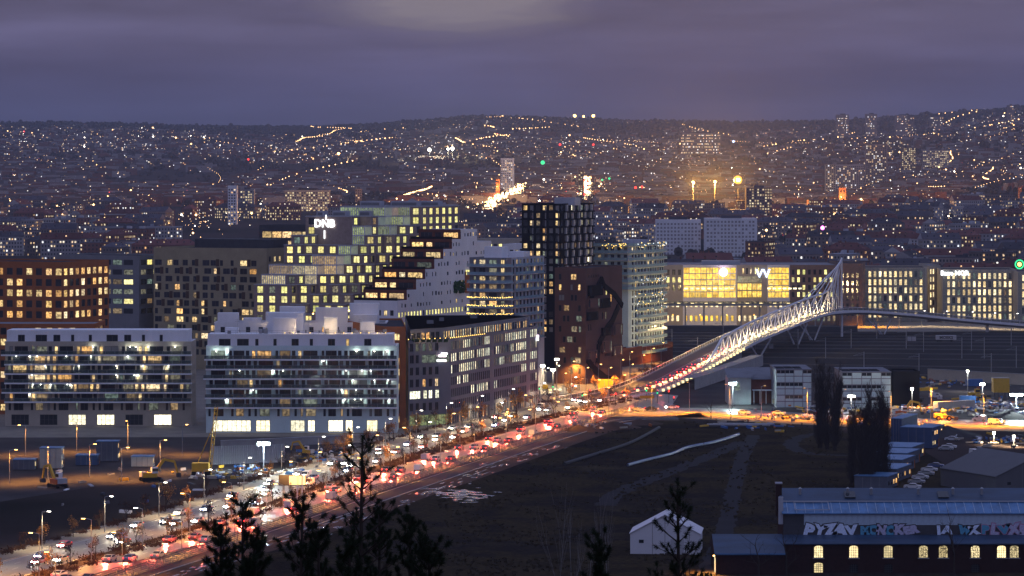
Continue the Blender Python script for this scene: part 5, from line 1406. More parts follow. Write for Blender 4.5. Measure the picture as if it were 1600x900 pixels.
# ------------------------------------------------------------------ cars
def car_proto(paint, van=False, beams=None):
    r = empty('parked_car' if beams is None else 'car', (0, -900, 0), 'car', 'car')
    Lc, Wc = 4.4, .88; mb = MB()
    prof = [(-2.2, .35), (-2.2, .75), (-2.1, .95), (-1.3, 1.0), (-.75, 1.42), (.55, 1.46), (1.35, 1.05), (2.1, .95), (2.2, .7), (2.2, .35)] if not van else \
           [(-2.3, .35), (-2.3, .85), (-1.7, 1.1), (-1.1, 1.8), (2.2, 1.85), (2.3, .9), (2.3, .35)]
    n = len(prof)
    def yy(x, z): return Wc * (1 - .16 * max(0, z - .95) / .5) if not van else Wc * (1 - .06 * max(0, z - .9))
    for a, b in zip(prof, prof[1:]):
        mb.poly([(a[0], -yy(*a), a[1]), (b[0], -yy(*b), b[1]), (b[0], yy(*b), b[1]), (a[0], yy(*a), a[1])][::-1], paint)
    mb.poly([(p[0], -yy(*p), p[1]) for p in prof][::-1], paint); mb.poly([(p[0], yy(*p), p[1]) for p in prof], paint)
    mb.poly([(-2.2, -Wc, .35), (2.2, -Wc, .35), (2.2, Wc, .35), (-2.2, Wc, .35)], 'tyre')
    mb.build('body', r)
    g = MB()
    if not van:
        for e in (-1, 1):
            q = [(-1.2, e * (Wc - .0), 1.03), (1.2, e * Wc, 1.05), (.5, e * (Wc - .11), 1.38), (-.72, e * (Wc - .11), 1.36)]; g.poly(q if e < 0 else q[::-1], 'glass_dark')
        g.poly([(-1.27, -.7, 1.04), (-.8, -.66, 1.40), (-.8, .66, 1.40), (-1.27, .7, 1.04)], 'glass_dark'); g.poly([(1.32, -.7, 1.1), (.62, -.66, 1.46), (.62, .66, 1.46), (1.32, .7, 1.1)][::-1], 'glass_dark')
    else:
        g.poly([(-1.68, -.78, 1.15), (-1.14, -.75, 1.76), (-1.14, .75, 1.76), (-1.68, .78, 1.15)], 'glass_dark')
        for e in (-1, 1): g.poly([(-1.3, e * .885, 1.2), (-.3, e * .885, 1.2), (-.3, e * .86, 1.65), (-1.0, e * .86, 1.65)], 'glass_dark')
    g.build('window', r)
    wh = MB(); wh.tube((0, -.11, 0), (0, .11, 0), .33, 'tyre', n=12); wh.tube((0, -.125, 0), (0, .125, 0), .18, 'paint_silver', n=8); wm = wh.mesh('wheel')
    for x in (-1.38, 1.38):
        for e in (-1, 1): obj('wheel', wm, r, (x, e * .80, .33))
    on = beams is not None
    hl = MB(); hl.ball((0, 0, 0), .16 if on else .12, 'head_lamp' if on and beams == 'w' else 'frame_white', 8, 5); hm = hl.mesh('headlight')
    tl = MB(); tl.ball((0, 0, 0), .15, 'tail_lamp' if on else 'rust_brown', 8, 5); tm = tl.mesh('tail_light')
    for e in (-1, 1): obj('headlight', hm, r, (-2.16, e * .62, .72)); obj('tail_light', tm, r, (2.16, e * .66, .85))
    if beams == 'w':
        l = obj('headlight_beam', LD['beam'], r, (-2.3, 0, .75)); l.rotation_euler = (0, rad(73), math.pi)
    if beams == 'r': obj('tail_glow', LD['tail'], r, (2.4, 0, .95)).rotation_euler = (0, rad(-52), 0)
    return r
CP = {}; cused = set()
for b_ in (None, 'w', 'r'):
    for p_ in ('paint_white', 'paint_silver', 'paint_black', 'paint_blue', 'paint_red'): CP[(b_, p_)] = car_proto(p_, False, b_)
for b_ in (None, 'w', 'r'): CP[(b_, 'van')] = car_proto('paint_white', True, b_)
KC = {'paint_white': 'white', 'paint_silver': 'silver', 'paint_black': 'black', 'paint_blue': 'dark blue', 'paint_red': 'dark red', 'van': 'white'}
def place_car(beam, p_, x, y, z, ang, label, group, slope=0):
    o = CP[(beam, p_)]
    if (beam, p_) in cused: o = copy_tree(o)
    cused.add((beam, p_)); o.location = (x, y, z); o.rotation_euler = (0, slope, ang); o['label'] = label; o['group'] = group
    if p_ == 'van': o.name = 'van'; o['category'] = 'van'
    return o
paints = ['paint_white', 'paint_silver', 'paint_black', 'paint_black', 'paint_blue', 'paint_silver', 'paint_red', 'van']
def kn(p_): return KC[p_] + (' van' if p_ == 'van' else ' car')
# towards the camera on the far carriageway: nose (-x) points back along the travel line
for o, ph in ((-6.0, 0), (-2.6, 6), (.8, 3), (3.8, 9)):
    O_ = offset(farC, o); s = 14 + ph
    while s < length(O_) - 16:
        p, d = along(O_, s); p_ = R.choice(paints)
        place_car('w', p_, p.x, p.y, .02, math.atan2(d.y, d.x), '%s with lit headlights heading left on the far carriageway' % kn(p_), 'oncoming cars with headlights')
        s += R.uniform(26, 48)
for o, ph in ((-3.8, 0), (0, 7), (3.7, 3)):
    O_ = offset(nearC, o); s = 10 + ph
    while s < length(O_) - 6:
        p, d = along(O_, s); p_ = R.choice(paints)
        place_car('r', p_, p.x, p.y, .02, math.atan2(d.y, d.x) + math.pi, '%s with red tail lights queueing towards the bridge' % kn(p_), 'cars with red tail lights')
        s += R.uniform(22, 40)
for o in (4.2,):
    O_ = offset(BC, o); s = 25
    while s < 250:
        p, d = along(O_, s); p_ = R.choice(paints)
        o_ = place_car('r', p_, p.x, p.y, p.z + .26, math.atan2(d.y, d.x) + math.pi, '%s with red tail lights driving up the bridge ramp' % kn(p_), 'cars climbing the bridge'); o_.rotation_euler = (0, math.asin(max(-1, min(1, d.z))), math.atan2(d.y, d.x) + math.pi)
        s += R.uniform(9, 15)
for o, bm in ((-6.5, 'w'), (1, 'r'), (6, 'r')):
    O_ = offset(cross, o); s = 50
    while s < length(O_) - 5:
        p, d = along(O_, s); p_ = R.choice(paints)
        place_car(bm, p_, p.x, p.y, .025, math.atan2(d.y, d.x) + (0 if bm == 'w' else math.pi), '%s on the amber lit cross road' % kn(p_), 'cars on the cross road')
        s += R.uniform(30, 60)
for k, (px, py, a, p_) in enumerate(((1488, 689, 2.8, 'paint_white'), (1478, 704, 2.9, 'paint_silver'), (1483, 701, 2.9, 'paint_white'), (1452, 737, 2.9, 'paint_white'), (1447, 743, 2.9, 'paint_silver'), (1438, 749, 2.9, 'paint_white'),
                                    (1432, 756, 2.9, 'paint_silver'), (1426, 764, 2.9, 'paint_white'), (1524, 712, 1.9, 'van'), (1530, 706, 1.7, 'paint_black'), (1462, 622, 2.9, 'van'), (1520, 622, 2.6, 'paint_white'), (1462, 731, 2.9, 'paint_blue'))):
    x, y = G(px, py)
    place_car(None, p_, x, y, .015, a, ('white estate car parked alone in the upper car park', 'silver car parked nose to tail with a white one below the lone estate', 'white car half hidden behind the silver one in the upper car park', 'white car at the top of the row beside the cabins', 'silver car second from the top of the row beside the cabins', 'white car in the middle of the row beside the cabins', 'silver car second from the bottom of the row beside the cabins', 'white car at the bottom of the row beside the cabins', 'white van parked by the blue container', 'black car parked behind the van by the blue container', 'white van parked by the yellow crane truck', 'white car parked between the containers and the yellow box', 'dark blue car tucked behind the row beside the cabins')[k], 'parked cars')
for o in [v for k_, v in CP.items() if k_ not in cused]:
    for c_ in list(o.children): bpy.data.objects.remove(c_)
    bpy.data.objects.remove(o)

# ------------------------------------------------------------------ fence along the field
fence = empty('mesh_fence', (0, 0, 0), 'long wire mesh fence with posts between the road and the footpath', 'fence')
FC = offset(nearC, 9.6); s = 0; pm_ = MB(); pm_.box(-.05, .05, -.05, .05, 0, 2.3, 'fence_wire'); pme = pm_.mesh('post'); k = 0; prev = None
while s < length(FC):
    p, d = along(FC, s)
    obj('post', pme, fence, (p.x, p.y, 0)); 
    if prev is not None:
        mb = MB(); a = prev
        for z in (.15, .55, .95, 1.35, 1.75, 2.15): mb.bar((a.x, a.y, z), (p.x, p.y, z), .04, .04, 'fence_wire')
        mb.bar((a.x, a.y, 1.15), (p.x, p.y, 1.15), .012, 1.95, 'screen_dim'); mb.build('mesh_panel', fence)
    prev = p; s += 4.2; k += 1
# bollard / poles in the path line
# ------------------------------------------------------------------ pipes, tent, containers
def tubeline(name, pts, r, m, label, cat):
    C = resample([p + (r,) if len(p) == 2 else p for p in pts], 3); mb = MB()
    for a, b in zip(C, C[1:]): mb.tube(a, b, r, m, n=6, cap=False)
    o = mb.build(name); tag(o, label, cat); return o
tubeline('blue_pipe', [G(981, 729), G(1010, 721), G(1050, 711), G(1075, 701), G(1120, 692), G(1154, 681)], .42, 'pipe_blue', 'blue pipe lying across the field towards the amber road', 'pipe')
tubeline('pale_pipe', [G(1075, 701), G(1095, 696), G(1120, 690), G(1155, 679)], .3, 'mid_grey', 'pale pipe lying along the upper part of the blue pipe', 'pipe')
tubeline('black_pipe', [G(882, 727), G(930, 712), G(985, 694), G(1030, 670)], .45, 'dark_grey', 'dark pipe lying across the field left of the blue pipe', 'pipe')
def gable(name, label, cat, c, W, Ld, eave, ridge, rz, m, mroof=None, door=True):
    r = empty(name, (c[0], c[1], 0), label, cat, rz=rz); mb = MB(); h = W / 2
    for y, fl in ((0, 1), (Ld, -1)):
        q = [(-h, y, 0), (h, y, 0), (h, y, eave), (0, y, ridge), (-h, y, eave)]; mb.poly(q if fl > 0 else q[::-1], m)
    mb.poly([(-h, Ld, 0), (-h, 0, 0), (-h, 0, eave), (-h, Ld, eave)], m); mb.poly([(h, 0, 0), (h, Ld, 0), (h, Ld, eave), (h, 0, eave)], m); mb.build('wall', r)
    mb = MB()
    for e in (-1, 1):
        q = [(e * (h + .25), -.2, eave - .12), (0, -.2, ridge + .1), (0, Ld + .2, ridge + .1), (e * (h + .25), Ld + .2, eave - .12)]; mb.poly(q if e < 0 else q[::-1], mroof or m); mb.poly([(v[0], v[1], v[2] - .12) for v in q], mroof or m)
    mb.build('roof', r)
    if door:
        mb = MB(); mb.box(-1.4, 1.4, -.06, -.005, 0, 3.2, 'light_grey'); mb.build('door', r, (h * .35, 0, 0)); mb = MB(); mb.box(-.5, .5, -.05, -.005, 2.3, 3.0, 'glass_dark'); mb.build('window', r, (-h * .68, 0, 0))
        for x in (-h * .36, h * .0, h * .7): mb = MB(); mb.box(x - .05, x + .05, -.05, -.006, 0, eave + (ridge - eave) * (1 - abs(x) / h) - .15, 'mid_grey'); mb.build('frame_rib', r)
    return r
tc_ = G(1039, 866); gable('marquee_tent', 'white gabled marquee tent standing alone on the field behind the pine', 'tent', tc_, 14.6, 12, 4.4, 8.2, rad(-6), 'tent_canvas')
tg = G(1620, 770); gable('storage_hall', 'grey fabric storage hall at the right edge beyond the brick works', 'storage hall', tg, 24, 26, 4.6, 9.2, rad(24), 'tent_grey', 'tent_grey', True)
def cabin(px0, px1, py, h, dp, label, m, ends=True, floors=1, rz=-.36):
    D = G(px0, py)[1]; a, b = front_w(px0, px1, D); W = b - a
    r = empty('site_cabin', (a, D, 0), label, 'site cabin', 'site cabins', rz)
    mb = MB(); mb.box(0, W, 0, dp, .2, h, m); mb.build('body', r)
    mb = MB(); mb.box(-.12, W + .12, -.12, dp + .12, h, h + .18, 'roof_blue_metal'); mb.build('roof', r)
    if ends:
        for k in range(floors):
            for y in frange(.8, dp - 1.6, 2.6):
                mb = MB(); mb.box(0, .07, 0, 1.0, 0, 1.1, 'lit_warm' if R.random() < .45 else 'glass_dark'); mb.build('window', r, (W + .004, y, 1.1 + k * 2.8))
        mb = MB(); mb.box(0, .06, 0, .9, 0, 2.1, 'rust_orange'); mb.build('door', r, (W + .004, dp - .95, .25))
    for u in frange(W / 4, W * .8, W / 4): mb = MB(); mb.box(u - .05, u + .05, -.05, -.004, .3, h - .1, 'mid_grey'); mb.build('panel_joint', r)
    return r
for k, (a, b, py, h, dp) in enumerate(((1335, 1388, 764, 3.3, 11), (1350, 1402, 752.5, 3.4, 16), (1357, 1410, 738, 3.5, 15), (1366, 1418, 728, 3.6, 15), (1372, 1424, 718.5, 3.6, 16))):
    cabin(a, b, py, h, dp, ('frontmost blue grey site cabin nearest the brick works', 'second blue grey site cabin from the front of the row', 'middle blue grey site cabin of the row beside the parked cars', 'second rearmost blue grey site cabin of the row', 'rearmost blue grey site cabin at the top of the row')[k], 'cabin_grey')
cabin(1407, 1457, 700, 6.0, 9, 'big dark blue two storey cabin block at the upper end of the car park', 'blue_cabin', floors=2)
cabin(1392, 1409, 697, 8.0, 20, 'tall narrow dark blue cabin stack left of the big cabin block', 'blue_cabin', floors=2)
cabin(1440, 1470, 681, 3.2, 5, 'low dark cabin behind the big cabin block', 'cabin_grey')
def container(px, py, L_, rz, m, m2, label):
    x, y = G(px, py); r = empty('shipping_container', (x, y, 0), label, 'container', rz=rz); mb = MB(); mb.box(0, L_, 0, 2.5, .1, 2.7, m)
    mb.build('body', r)
    for k in range(int(L_ / .6)): pass
    rb = MB(); rb.box(-.04, .04, -.06, -.003, .2, 2.6, m); rme = rb.mesh('rib')
    for u in frange(.6, L_ - .4, 1.2): obj('rib', rme, r, (u, 0, 0))
    mb = MB(); mb.box(0, .06, .1, 2.4, .2, 2.6, m2); mb.build('door', r, (L_ + .003, 0, 0)); return r
c0 = container(1466, 641, 17, .62, 'container_cream', 'container_blue', 'long cream container row running back from the yellow wheel loader')
container(1500, 631, 5.5, .0, 'container_blue', 'container_blue', 'bright blue container at the far end of the cream row')
container(1517, 748, 6, 1.4, 'container_blue', 'container_blue', 'dark blue container near the storage hall')
container(1511, 604, 6, .1, 'container_blue', 'light_grey', 'blue and white container under the lone lamp')
yx, yy_ = G(1565, 623); yb = empty('yellow_cabin', (yx, yy_, 0), 'big yellow box cabin standing above the building yard', 'site cabin')
mb = MB(); mb.box(-2.8, 2.8, 0, 5, 2.2, 7.2, 'yellow_machine'); mb.build('body', yb); mb = MB(); mb.box(-2.1, 2.1, -.08, -.004, 2.9, 6.4, 'yellow_machine'); mb.build('front_panel', yb)
mb = MB(); mb.box(-2.9, 2.9, -.1, 5.1, 7.2, 7.35, 'sand_stone'); mb.build('roof', yb)
for e in (-2.5, -1.2, 1.2, 2.5): mb = MB(); mb.box(e - .12, e + .12, .1, .35, 0, 2.2, 'dark_grey'); mb.build('leg', yb)

# ------------------------------------------------------------------ building machines
def excavator(px, py, rz, label, m='orange_machine', boomc='yellow_machine', s=1.0):
    x, y = G(px, py); r = empty('excavator', (x, y, 0), label, 'excavator', rz=rz); r.scale = (s, s, s)
    for e in (-1.1, 1.1):
        mb = MB(); mb.prism([(-2.0, e - .3), (2.0, e - .3), (2.0, e + .3), (-2.0, e + .3)], .25, .75, 'tyre'); mb.tube((-2, e - .3, .5), (-2, e + .3, .5), .45, 'tyre', n=10); mb.tube((2, e - .3, .5), (2, e + .3, .5), .45, 'tyre', n=10); mb.build('track', r)
    mb = MB(); mb.box(-2.2, 1.3, -1.3, 1.3, 1.0, 2.1, m); mb.box(-2.4, -1.2, -1.2, 1.2, 1.1, 2.3, 'light_grey'); mb.build('body', r)
    mb = MB(); mb.prism([(0, -1.3), (1.5, -1.3), (1.5, -.3), (0, -.3)], 1.9, 3.4, 'white_paint'); mb.box(.1, 1.52, -1.33, -.27, 2.4, 3.1, 'glass_dark'); mb.build('cab', r)
    b0, b1, b2, b3 = Vector((1.0, .3, 1.9)), Vector((3.4, .3, 5.0)), Vector((6.0, .3, 4.4)), Vector((6.8, .3, 1.6))
    mb = MB(); mb.bar(b0, b1, .45, .7, boomc); mb.bar(b1, b2, .4, .55, boomc); mb.build('boom', r)
    mb = MB(); mb.bar(b2, b3, .32, .4, boomc); mb.build('arm', r)
    mb = MB(); mb.prism([(6.3, -.3), (7.4, -.3), (7.1, .9), (6.5, .9)], .7, 1.7, 'dark_grey'); mb.build('bucket', r); return r
excavator(1408, 652, .2, 'orange and white excavator with yellow boom in the yard right of the poplars', s=1.05)
excavator(480, 712, 2.6, 'small yellow excavator working in the pit in front of the white block', 'yellow_machine', 'yellow_machine', .8)
excavator(1592, 652, 2.9, 'pale excavator in the glare at the right edge of the yard', 'white_paint', 'light_grey', .9)
def loader(px, py, rz, label, m):
    x, y = G(px, py); r = empty('wheel_loader', (x, y, 0), label, 'wheel loader', rz=rz)
    mb = MB(); mb.tube((0, -.3, 0), (0, .3, 0), .8, 'tyre', n=14); mb.tube((0, -.32, 0), (0, .32, 0), .4, m, n=10); wm = mb.mesh('wheel')
    for a in (-1.7, 1.7):
        for e in (-1.1, 1.1): obj('wheel', wm, r, (a, e, .8))
    mb = MB(); mb.box(-3.2, -.6, -.9, .9, .9, 2.3, m); mb.box(-.6, 2.2, -.6, .6, .8, 1.6, m); mb.build('body', r)
    mb = MB(); mb.box(-.9, .7, -.8, .8, 1.9, 3.5, m); mb.box(-.85, .75, -.83, .83, 2.4, 3.2, 'glass_dark'); mb.build('cab', r)
    mb = MB(); mb.bar((1.2, -.5, 1.6), (3.6, -.5, .9), .2, .4, m); mb.bar((1.2, .5, 1.6), (3.6, .5, .9), .2, .4, m); mb.build('lift_arm', r)
    mb = MB(); mb.prism([(3.4, -1.4), (4.6, -1.4), (4.6, 1.4), (3.4, 1.4)], .2, 1.3, 'dark_grey'); mb.build('bucket', r); return r
l1 = loader(1474, 657, .0, 'yellow wheel loader with a lit beacon in front of the cream containers', 'yellow_machine')
mb = MB(); mb.ball((-.4, -.3, 3.8), .28, 'bulb_amber', 8, 5); mb.build('beacon', l1); obj('beacon_light', LD['street'], l1, (-.4, -1.2, 4.2))
loader(1222, 634, .1, 'olive dumper parked by the left site office', 'beige_panel')
loader(1527, 623, .2, 'yellow machine parked left of the big yellow cabin', 'yellow_machine')
x, y = G(1425, 628); ct = empty('crane_truck', (x, y, 0), 'truck with a long lowered yellow crane boom in front of the dark shed', 'crane truck')
mb = MB(); mb.box(-4.5, 4, -1.2, 1.2, .9, 1.6, 'dark_grey'); mb.build('chassis', ct); mb = MB(); mb.box(-6.4, -4.5, -1.2, 1.2, .8, 3.2, 'orange_machine'); mb.box(-6.45, -4.9, -1.22, 1.22, 2.0, 2.9, 'glass_dark'); mb.build('cab', ct)
mb = MB(); mb.bar((-4.8, 0, 3.9), (6.5, 0, 4.6), .8, 1.1, 'yellow_machine'); mb.bar((5.8, 0, 4.6), (9, 0, 4.8), .5, .7, 'yellow_machine'); mb.build('boom', ct)
wv = MB(); wv.tube((0, -.25, 0), (0, .25, 0), .52, 'tyre', n=12); wvm = wv.mesh('wheel')
for a in (-5.2, -2.5, 1.5, 3):
    for e in (-1, 1): obj('wheel', wvm, ct, (a, e, .52))
for k_, (px, py, hh, mm, lb) in enumerate(((20, 735, 2.8, 'cabin_grey', 'grey site cabin at the left end of the pit'), (62, 733, 5.6, 'container_cream', 'two storey cream site cabin in the left part of the pit'), (118, 728, 2.8, 'blue_cabin', 'blue site cabin in the left part of the pit'), (150, 722, 5.6, 'cabin_grey', 'two storey grey site cabin near the piling rig'), (205, 730, 2.8, 'container_cream', 'single cream cabin left of the piling rig'))):
    cabin(px, px + 34, py, hh, 5, lb, mm, rz=.0, floors=1 if hh < 4 else 2)
excavator(235, 752, .4, 'yellow excavator digging left of the piling rig', 'yellow_machine', 'yellow_machine', 1.1)
excavator(90, 762, 2.2, 'orange excavator at the far left of the pit', s=1.1)
for px, py in ((15, 755), (75, 750), (140, 745), (190, 752), (250, 738), (40, 712), (120, 706), (200, 704), (285, 712)):  # lamps added to bring orange light into the dark left of the pit
    x, y = G(px, py); lamp('w', x, y, 0, .4 * px, 'added orange lamp warming the left part of the construction pit', 'added lamps in the construction pit')
# pile driver at the left of the pit
x, y = G(318, 742); pd_ = empty('piling_rig', (x, y, 0), 'yellow piling rig with a leaning lattice mast left of the white block', 'piling rig')
mb = MB(); mb.box(-3, 1.5, -1.5, 1.5, 1, 3.2, 'yellow_machine'); mb.build('body', pd_)
for e in (-1.4, 1.4): mb = MB(); mb.box(-3, 2, e - .35, e + .35, .02, 1.0, 'tyre'); mb.build('track', pd_)
mb = MB(); a, b = Vector((1.6, 0, .5)), Vector((3.4, 0, 18))
for e, f in ((-.4, -.4), (.4, -.4), (-.4, .4), (.4, .4)): mb.bar(a + Vector((e, f, 0)), b + Vector((e, f, 0)), .14, .14, 'yellow_machine')
for k in range(14):
    p = a.lerp(b, k / 14); q = a.lerp(b, (k + 1) / 14); mb.bar(p + Vector((-.4, -.4, 0)), q + Vector((.4, -.4, 0)), .1, .1, 'yellow_machine'); mb.bar(p + Vector((.4, .4, 0)), q + Vector((-.4, .4, 0)), .1, .1, 'yellow_machine')
mb.build('mast', pd_); mb = MB(); mb.bar((-1.5, 0, 3.2), (3.0, 0, 14), .2, .2, 'yellow_machine'); mb.build('strut', pd_)
# sheet pile wall
a, b = G(330, 726), G(445, 722); sw = empty('sheet_pile_wall', (a[0], a[1], 0), 'pale ribbed sheet pile wall behind the cold floodlight', 'wall')
d, Ls = segdir(a, b); pm_ = MB(); pm_.prism([(-.28, -.1), (-.14, -.3), (.14, -.3), (.28, -.1), (.28, .1), (-.28, .1)], 0, 5.0, 'light_grey'); pme = pm_.mesh('sheet_pile')
for u in frange(.3, Ls, .62): obj('sheet_pile', pme, sw, (d[0] * u, d[1] * u, 0), math.atan2(d[1], d[0]))
a, b = G(345, 701), G(592, 690)
t = empty('site_wall', (a[0], a[1], 0), 'low grey concrete wall in front of the shops of the white block', 'wall'); d, Ls = segdir(a, b)
mb = MB(); mb.bar((0, 0, 1.1), (d[0] * Ls, d[1] * Ls, 1.1), .4, 2.2, 'concrete'); mb.build('wall_face', t); mb = MB(); mb.bar((0, 0, 2.3), (d[0] * Ls, d[1] * Ls, 2.3), .7, .15, 'light_grey'); mb.build('coping', t)
# loose building material
def heap(name, px, py, n, sp, cols, label, cat, smax=1.6):
    x0, y0 = G(px, py); mb = MB()
    for k in range(n):
        x, y = x0 + R.gauss(0, sp), y0 + R.gauss(0, sp * 1.4); a = R.uniform(0, 3.1); l, w_, h = R.uniform(.5, smax * 2), R.uniform(.2, smax * .6), R.uniform(.15, smax * .5)
        dx_, dy_ = math.cos(a) * l / 2, math.sin(a) * l / 2; z = R.uniform(0, .5) + .3
        mb.bar((x - dx_, y - dy_, z), (x + dx_, y + dy_, z + R.uniform(-.1, .3)), w_, h, R.choice(cols))
    o = mb.build(name); tag(o, label, cat, kind='stuff'); return o
cs = ['light_grey', 'white_paint', 'rust_orange', 'sand_stone', 'mid_grey', 'container_blue', 'dark_grey', 'yellow_machine']
for k, (px, py, n, sp) in enumerate(((1545, 640, 110, 12), (1430, 640, 50, 7), (1590, 632, 60, 8), (1500, 600, 50, 12), (1180, 668, 40, 6), (935, 668, 30, 5), (380, 740, 60, 9), (500, 715, 60, 8), (330, 745, 26, 8), (1300, 640, 50, 8), (1240, 655, 30, 5), (200, 770, 26, 16), (1380, 660, 40, 7), (1560, 690, 40, 7))):
    heap('building_rubble', px, py, int(n * (1.5 if px > 1200 else 1)), sp, cs, None, None)
def mound(px, py, r, h, m):
    x, y = G(px, py); n = 18; vs = [(x, y, h)]; fs = []
    for q, rr in enumerate((.3, .6, .85, 1.0)):
        for k in range(n):
            t = 2 * math.pi * k / n; e = 1 + .15 * noise.noise(Vector((math.cos(t) * 2 + px, math.sin(t) * 2, q))); vs.append((x + r * rr * e * math.cos(t), y + r * rr * e * math.sin(t), h * (1 - rr) ** 1.1 * (.9 + .2 * R.random()) + (.0 if q < 3 else -.1)))
    for k in range(n):
        fs.append((0, 1 + k, 1 + (k + 1) % n))
        for q in range(3): fs.append((1 + q * n + k, 1 + (q + 1) * n + k, 1 + (q + 1) * n + (k + 1) % n, 1 + q * n + (k + 1) % n))
    me = bpy.data.meshes.new('gravel_heap'); me.from_pydata(vs, [], fs); me.materials.append(MAT[m]); me.update(); o = obj('gravel_heap', me); tag(o, kind='stuff')
for a in ((1407, 652, 6, 2.2, 'sand_stone'), (1480, 680, 11, 3, 'yard'), (1575, 652, 9, 2.4, 'yard'), (960, 668, 9, 2.0, 'dirt'), (1000, 662, 8, 1.5, 'dirt'), (905, 672, 7, 1.6, 'dirt'), (1350, 672, 9, 1.8, 'dirt')): mound(*a)
# bridge deck stack of beams by the amber road
x, y = G(1145, 668); st_ = empty('beam_stack', (x, y, 0), 'stack of long beams lying at the edge of the amber road', 'beam stack')
for k in range(6): mb = MB(); mb.bar((-9 + k, k * .8, .4 + (k % 2) * .55), (10 + k * .6, k * .8 - 2, .4 + (k % 2) * .55), .5, .45, 'light_grey' if k % 2 else 'dark_grey'); mb.build('beam', st_)
# ------------------------------------------------------------------ brick works in the foreground
wx0, wx1 = (1228 - 800) / F * 640, 132.0
bw = empty('brick_works', (wx0, 640, 0), 'long dark old brick works with arched lit windows and blue metal roofs, graffiti on its clerestory', 'building')
bw['label'] = 'long dark brick works with arched lit windows, graffiti under its blue metal roof'
Wb = wx1 - wx0; mb = MB(); ez = 6.0; hol = []; ar = []
def arch(px, py, w_=1.75, h=2.35, lit='lit_arch'):
    u = (px - 800) / F * 640 - wx0; z = CAMH - (py - HOR) / F * 640 - h / 2; hol.append((u - w_ / 2, u + w_ / 2, z, z + h)); ar.append((u, z, w_, h, lit))
for px in (1279, 1334, 1388, 1443, 1474, 1524, 1565, 1585, 1640, 1700): arch(px, 862, 1.75, 2.4, 'lit_arch_twigs' if px in (1443, 1474, 1524, 1585) else 'lit_arch')
arch(1279, 887, 1.75, 2.0, 'lit_arch'); arch(1334, 889, 1.7, 2.0, 'glass_dark'); arch(1388, 889, 1.7, 2.0, 'glass_dark'); arch(1524, 889, 1.7, 2.0, 'glass_dark')
mb.facade((0, 0), (1, 0), Wb, 0, ez, hol, .35, 'brick_old'); mb.facade((0, 20), (0, -1), 20, 0, ez, [], .3, 'brick_old')
mb.poly([(0, 20, ez), (0, 0, ez), (0, 6, 6.9), (0, 6, 11.5), (0, 14, 15.1), (0, 20, 13)], 'brick_old')
mb.build('wall', bw)
def arch_mesh(w_, h, m):
    key = ('arch', w_, h, m)
    if key in WM: return WM[key]
    a = MB(); pts = [(-w_ / 2, .3, 0), (w_ / 2, .3, 0), (w_ / 2, .3, h)]; pts += [(-w_ / 2, .3, h)]
    a.poly(pts, m)
    for e in (-1, 1):   # arch shoulders in brick
        c = [(e * w_ / 2, .02, h), (e * w_ / 2, .02, h * .84), (e * w_ * .42, .02, h * .92), (e * w_ * .25, .02, h * .98), (0, .02, h)]
        a.poly(c if e < 0 else c[::-1], 'brick_old')
    for k in range(1, 4): x = -w_ / 2 + w_ * k / 4; a.box(x - .03, x + .03, .22, .28, 0, h, 'frame_dark')
    for k in range(1, 5): z = h * k / 5; a.box(-w_ / 2, w_ / 2, .225, .285, z - .025, z + .025, 'frame_dark')
    WM[key] = a.mesh('arched_window'); return WM[key]
for (u, z, w_, h, m) in ar: obj('arched_window', arch_mesh(w_, h, m), bw, (u, 0, z))
sl = MB(); sl.box(-1.15, 1.15, -.12, 0, -.2, -.02, 'concrete'); slm = sl.mesh('sill')
for (u, z, w_, h, m) in ar: obj('sill', slm, bw, (u, 0, z))
mb = MB(); mb.poly([(-.3, -.6, ez - .1), (Wb, -.6, ez - .1), (Wb, 6, 6.95), (-.3, 6, 6.95)], 'roof_slate'); mb.poly([(-.3, -.6, ez - .28), (Wb, -.6, ez - .28), (Wb, 6, 6.75), (-.3, 6, 6.75)][::-1], 'roof_slate'); mb.poly([(-.3, -.6, ez - .28), (Wb, -.6, ez - .28), (Wb, -.6, ez - .1), (-.3, -.6, ez - .1)], 'roof_slate'); mb.build('lower_roof', bw)
# clerestory: ribbed metal over a painted strip
mb = MB(); mb.box(0, Wb, 6, 6.3, 6.95, 8.9, 'dark_grey'); mb.build('clerestory_wall', bw)
rb = MB(); rb.box(.03, 1.17, -.12, -.003, 0, 2.3, 'rib_metal'); rb.box(-.03, .03, -.2, -.003, 0, 2.3, 'rib_metal'); rme = rb.mesh('metal_panel')
for u in frange(4.2, Wb - 1.2, 1.2): obj('metal_panel', rme, bw, (u, 6.1 + .1, 8.9))
mb = MB(); mb.box(0, Wb, 6.25, 6.35, 8.9, 11.3, 'dark_grey'); mb.build('clerestory_back', bw)
mb = MB()
def slope_box(y0, z0, y1, z1, m, x0=-.3, x1=None, t=.15):
    x1 = Wb if x1 is None else x1
    mb.poly([(x0, y0, z0), (x1, y0, z0), (x1, y1, z1), (x0, y1, z1)], m); mb.poly([(x0, y0, z0 - t), (x1, y0, z0 - t), (x1, y0, z0), (x0, y0, z0)], m); mb.poly([(x0, y0, z0 - t), (x0, y0, z0), (x0, y1, z1), (x0, y1, z1 - t)][::-1], m)
slope_box(5.6, 11.3, 9.8, 13.2, 'roof_blue_metal'); mb.build('middle_roof', bw)
mb = MB(); slope_box(9.6, 13.3, 15, 15.5, 'roof_slate'); mb.poly([(-.3, 15, 15.5), (Wb, 15, 15.5), (Wb, 22, 12.6), (-.3, 22, 12.6)], 'roof_slate'); mb.build('upper_roof', bw)
sm = MB(); sm.bar((0, 5.6, 11.36), (0, 9.6, 13.17), .07, .09, 'rib_metal'); sme = sm.mesh('roof_seam')
for u in frange(.9, Wb, 1.8): obj('roof_seam', sme, bw, (u, 0, 0))
